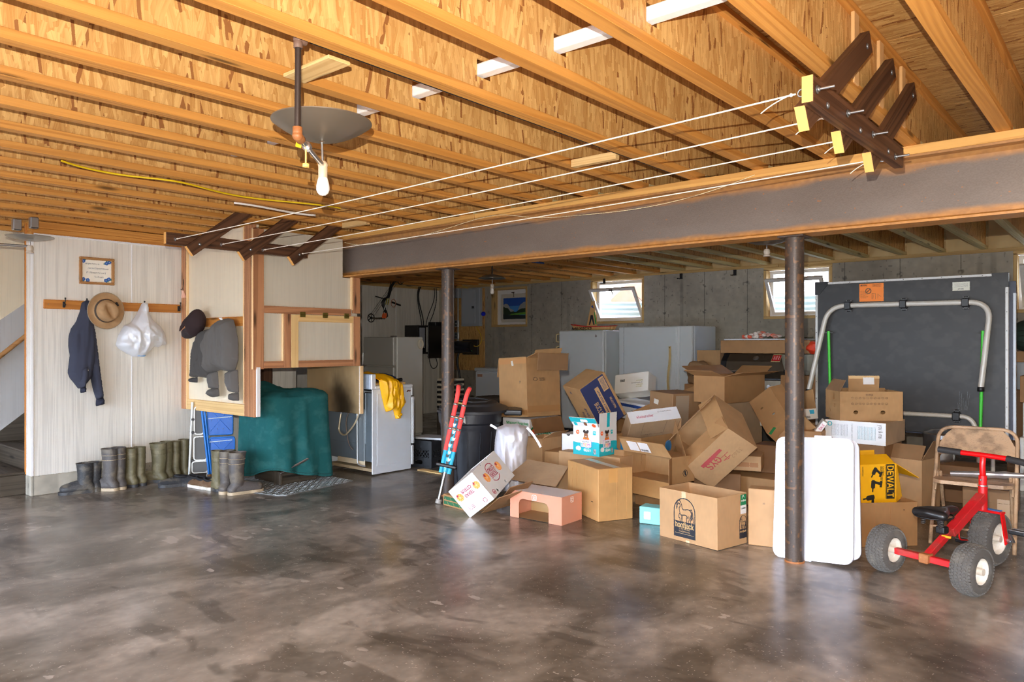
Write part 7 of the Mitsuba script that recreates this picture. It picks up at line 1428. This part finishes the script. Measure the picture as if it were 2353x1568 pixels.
# ---------------------------------------------------------------- red tricycle
k = thing('tricycle', 'red tricycle with fat dusty tyres in front of the folding chair', 'tricycle')
aw = np.array([.947, -.322, 0]); fd = np.array([.322, .947, 0]); up = np.array([0, 0, 1.0])
def wheel(c, r, w, ax, name, hubr):
    q = part(k, name); M = frame(c, np.cross(up, ax) * -1 if False else np.cross(ax, up), up, ax)
    n_ = 14; t = np.linspace(-1, 1, n_); pr = [(r * (.60 + .40 * (1 - abs(x) ** 3.2) ** .42), w / 2 * x) for x in t]
    pr = [(r * .55, -w * .36)] + pr + [(r * .55, w * .36)]
    m = xf(lathe(pr, 56), M); put(part(q, 'tyre'), m, 'dirty_matt', True, pal_uv(m, 4))
    kn = []
    for i in range(44):
        a = i * 2 * math.pi / 44
        for j, x in enumerate((-.78, -.50, -.17, .17, .50, .78)):
            rr = r * (.60 + .40 * (1 - abs(x) ** 3.2) ** .42); aa = a + (math.pi / 44 if j % 2 else 0)
            kn.append(xf(cbox((.010, r * .105, w * .115), .0015), Tr(rr * math.cos(aa), rr * math.sin(aa), w / 2 * x) @ R('z', math.degrees(aa)) @ R('y', -math.degrees(math.atan(x * 1.0 * abs(x)))) @ R('x', 24 if j % 2 else -24)))
    kn = xf(cat(kn), M); put(part(q, 'tread', kind='stuff'), kn, 'dirty_matt', False, pal_uv(kn, 4))
    rimp = [(.012, .12 * w), (hubr * .35, .14 * w), (hubr * .55, .10 * w), (hubr * .9, .22 * w), (hubr, .40 * w), (hubr * 1.08, .42 * w), (hubr * 1.08, -.42 * w), (hubr, -.40 * w), (hubr * .9, -.22 * w), (hubr * .5, -.10 * w), (.012, -.12 * w), (.012, .12 * w)]
    m = xf(lathe(rimp, 40), M); m = trimesh.graph.smooth_shade(m, angle=math.radians(35), facet_minarea=None); put(part(q, 'rim'), m, 'dirty', True, pal_uv(m, 7))
    put(part(q, 'hub'), xf(cyl((0, 0, -w * .5), (0, 0, w * .5), .018, 16), M), mat((214, 208, 196), .5), 40)
Lw, Rw, Fw = np.array([-1.099, 4.537, .128]), np.array([-.663, 4.389, .128]), np.array([-.672, 5.06, .158])
wheel(Lw, .127, .115, aw, 'rear_wheel', .062); wheel(Rw, .127, .115, aw, 'rear_wheel', .062); wheel(Fw, .157, .115, aw, 'front_wheel', .082)
def sq(p0, p1, s, n='tube', pal=9, t=None):
    L = np.linalg.norm(np.asarray(p1) - p0); m = cbox((L, s, t or s), .003); m.apply_transform(axes(p0, p1)); dirty(k, n, m, pal, False)
Mw = (Lw + Rw) / 2; hd0 = np.array([-.697, 4.972, .33])
sq(Lw + aw * .055, Rw - aw * .055, .034, 'axle_tube'); sq(Mw + fd * .0 + up * .01, Mw + fd * .30 + up * .155, .036, 'lower_frame'); sq(Mw + fd * .22 + up * .11, hd0 + up * .075 - fd * .01, .05, 'main_frame')
dirty(k, 'axle_clamp', xf(cbox((.05, .06, .05), .004), frame(Mw + up * .003 - fd * .01, aw, fd, up)), 6, False)
putpart(k, 'head_tube', cyl(hd0 - up * .0, hd0 + up * .135, .024, 20), mat((188, 20, 24), .3), 40); putpart(k, 'head_ring', cyl(hd0 + up * .1355, hd0 + up * .142, .026, 20), CHROME, 40)
rm = mat((206, 16, 20), .28)
putpart(k, 'stem_collar', cyl(hd0 + up * .1425, hd0 + up * .195, .021, 20), rm, 40); putpart(k, 'stem', tube([hd0 + up * .19, hd0 + up * .25 - fd * .004, hd0 + up * .305 + fd * .003], .0155, 16), rm, True); putpart(k, 'bolt', ball(hd0 + up * .172 - fd * .021, .006, 1), ZINC, True)
bs = hd0 + up * .312; bar = spline([bs - aw * .235 - fd * .012 + up * .004, bs - aw * .12, bs, bs + aw * .13 - up * .004, bs + aw * .245 - fd * .012 - up * .016], 30); putpart(k, 'handlebar', tube(bar, .0145, 16), rm, True)
for e0, e1 in ((bar[0], bar[7]), (bar[-1], bar[-8])): putpart(k, 'grip', cyl(e0 + (e0 - e1) * .08, e1, .0185, 16), mat((40, 38, 38), .7), 40)
# fork: blue-topped crown and two flat legs
putpart(k, 'crown', xf(cbox((.19, .05, .012), .003), frame(hd0 - up * .008 + fd * .03, aw, fd, up)), rm); putpart(k, 'crown_top', xf(cbox((.15, .035, .003), .001), frame(hd0 + up * .0 + fd * .045, aw, fd, up)), mat((50, 120, 200), .4))
for s in (-1, 1):
    p0 = hd0 + aw * s * .088 + fd * .03 - up * .012; p1 = np.array([Fw[0], Fw[1], Fw[2]]) + aw * s * .088 - up * .02
    m = cbox((np.linalg.norm(p1 - p0), .008, .036), .002); m.apply_transform(axes(p0, p1, fd)); m2 = m; putpart(k, 'fork_leg', m2, rm)
    putpart(k, 'axle_nut', cyl(Fw + aw * s * .090, Fw + aw * s * .108, .012, 6), ZINC)
    cr = Fw + aw * s * .125; ce_ = cr + (fd * .055 - up * .07) * s * -1; putpart(k, 'crank', tube([Fw + aw * s * .10, cr, ce_], .007, 10), CHROME, True)
    pd = part(k, 'pedal'); put(part(pd, 'block'), xf(rbox((.085, .055, .022), .006), frame(ce_ + aw * s * .05, aw, fd, up)), BLACK, 40)
    for d_ in (-.024, .024): put(part(pd, 'bar'), xf(cyl((-.04, d_, .012), (.04, d_, .012), .004, 8), frame(ce_ + aw * s * .05, aw, fd, up)), ZINC, True)
g = rounded([hd0 + fd * .03 + aw * -.07 - up * .004, Fw - aw * .085 - fd * .05 + up * .13, Fw - aw * .085 - fd * .165 + up * .06, Fw - aw * .085 - fd * .175 - up * .01, Fw - aw * .085 - fd * .06 - up * .03, Fw - aw * .085 + fd * .0 + up * .0], .05, 6); putpart(k, 'guard_rod', tube(g, .0045, 8), rm, True)
# seat
sc_ = Mw + fd * .11 + up * .235
sd = m3.Manifold.batch_hull([m3.Manifold.sphere(r, 18).translate(tuple(map(float, sc_ + aw * a + fd * b + up * z))) for a, b, z, r in ((-.068, -.085, .0, .026), (.068, -.085, .0, .026), (-.045, -.02, .004, .024), (.045, -.02, .004, .024), (0, -.10, .008, .022), (0, .06, .0, .022))]) \
    + m3.Manifold.batch_hull([m3.Manifold.sphere(r, 18).translate(tuple(map(float, sc_ + fd * b + up * z))) for b, z, r in ((.0, .0, .030), (.13, .002, .021), (.165, -.004, .018))])
sm = tm(sd.refine_to_length(.012)); trimesh.smoothing.filter_taubin(sm, iterations=12); putpart(k, 'saddle', sm, mat((24, 23, 24), .35), True)
putpart(k, 'saddle_piping', tube([sc_ + aw * .088 * math.cos(t) + fd * (-.06 + .075 * math.sin(t) * (1 if math.sin(t) < 0 else 1.8)) - up * .016 for t in np.linspace(0, 2 * math.pi, 33)], .004, 6, False), BLACK, True)
for s in (-.05, .05): putpart(k, 'saddle_spring', tube([sc_ + aw * s + fd * (-.06 + .008 * math.cos(t)) + aw * .010 * math.sin(t) - up * (.03 + t * .0014) for t in np.linspace(0, 25, 60)], .003, 6), mat((80, 78, 76), .4, .6), True)
putpart(k, 'seat_post', cyl(sc_ - up * .02, sc_ - up * .12 + fd * .03, .013, 14), mat((60, 58, 58), .4, .6), True); putpart(k, 'seat_clamp', xf(rbox((.05, .05, .04), .008), frame(sc_ - up * .10 + fd * .035, aw, fd, up)), BLACK, True); putpart(k, 'reflector', xf(rbox((.05, .012, .014), .004), frame(sc_ - up * .135 + fd * .04 + aw * .02, aw, fd, up)), mat((236, 150, 30), .3), True)
for i, t in enumerate('ROADMASTER'[:0]): pass
b_ = text('LITTLE RIDER', .014, .0006, True, .085) if False else None
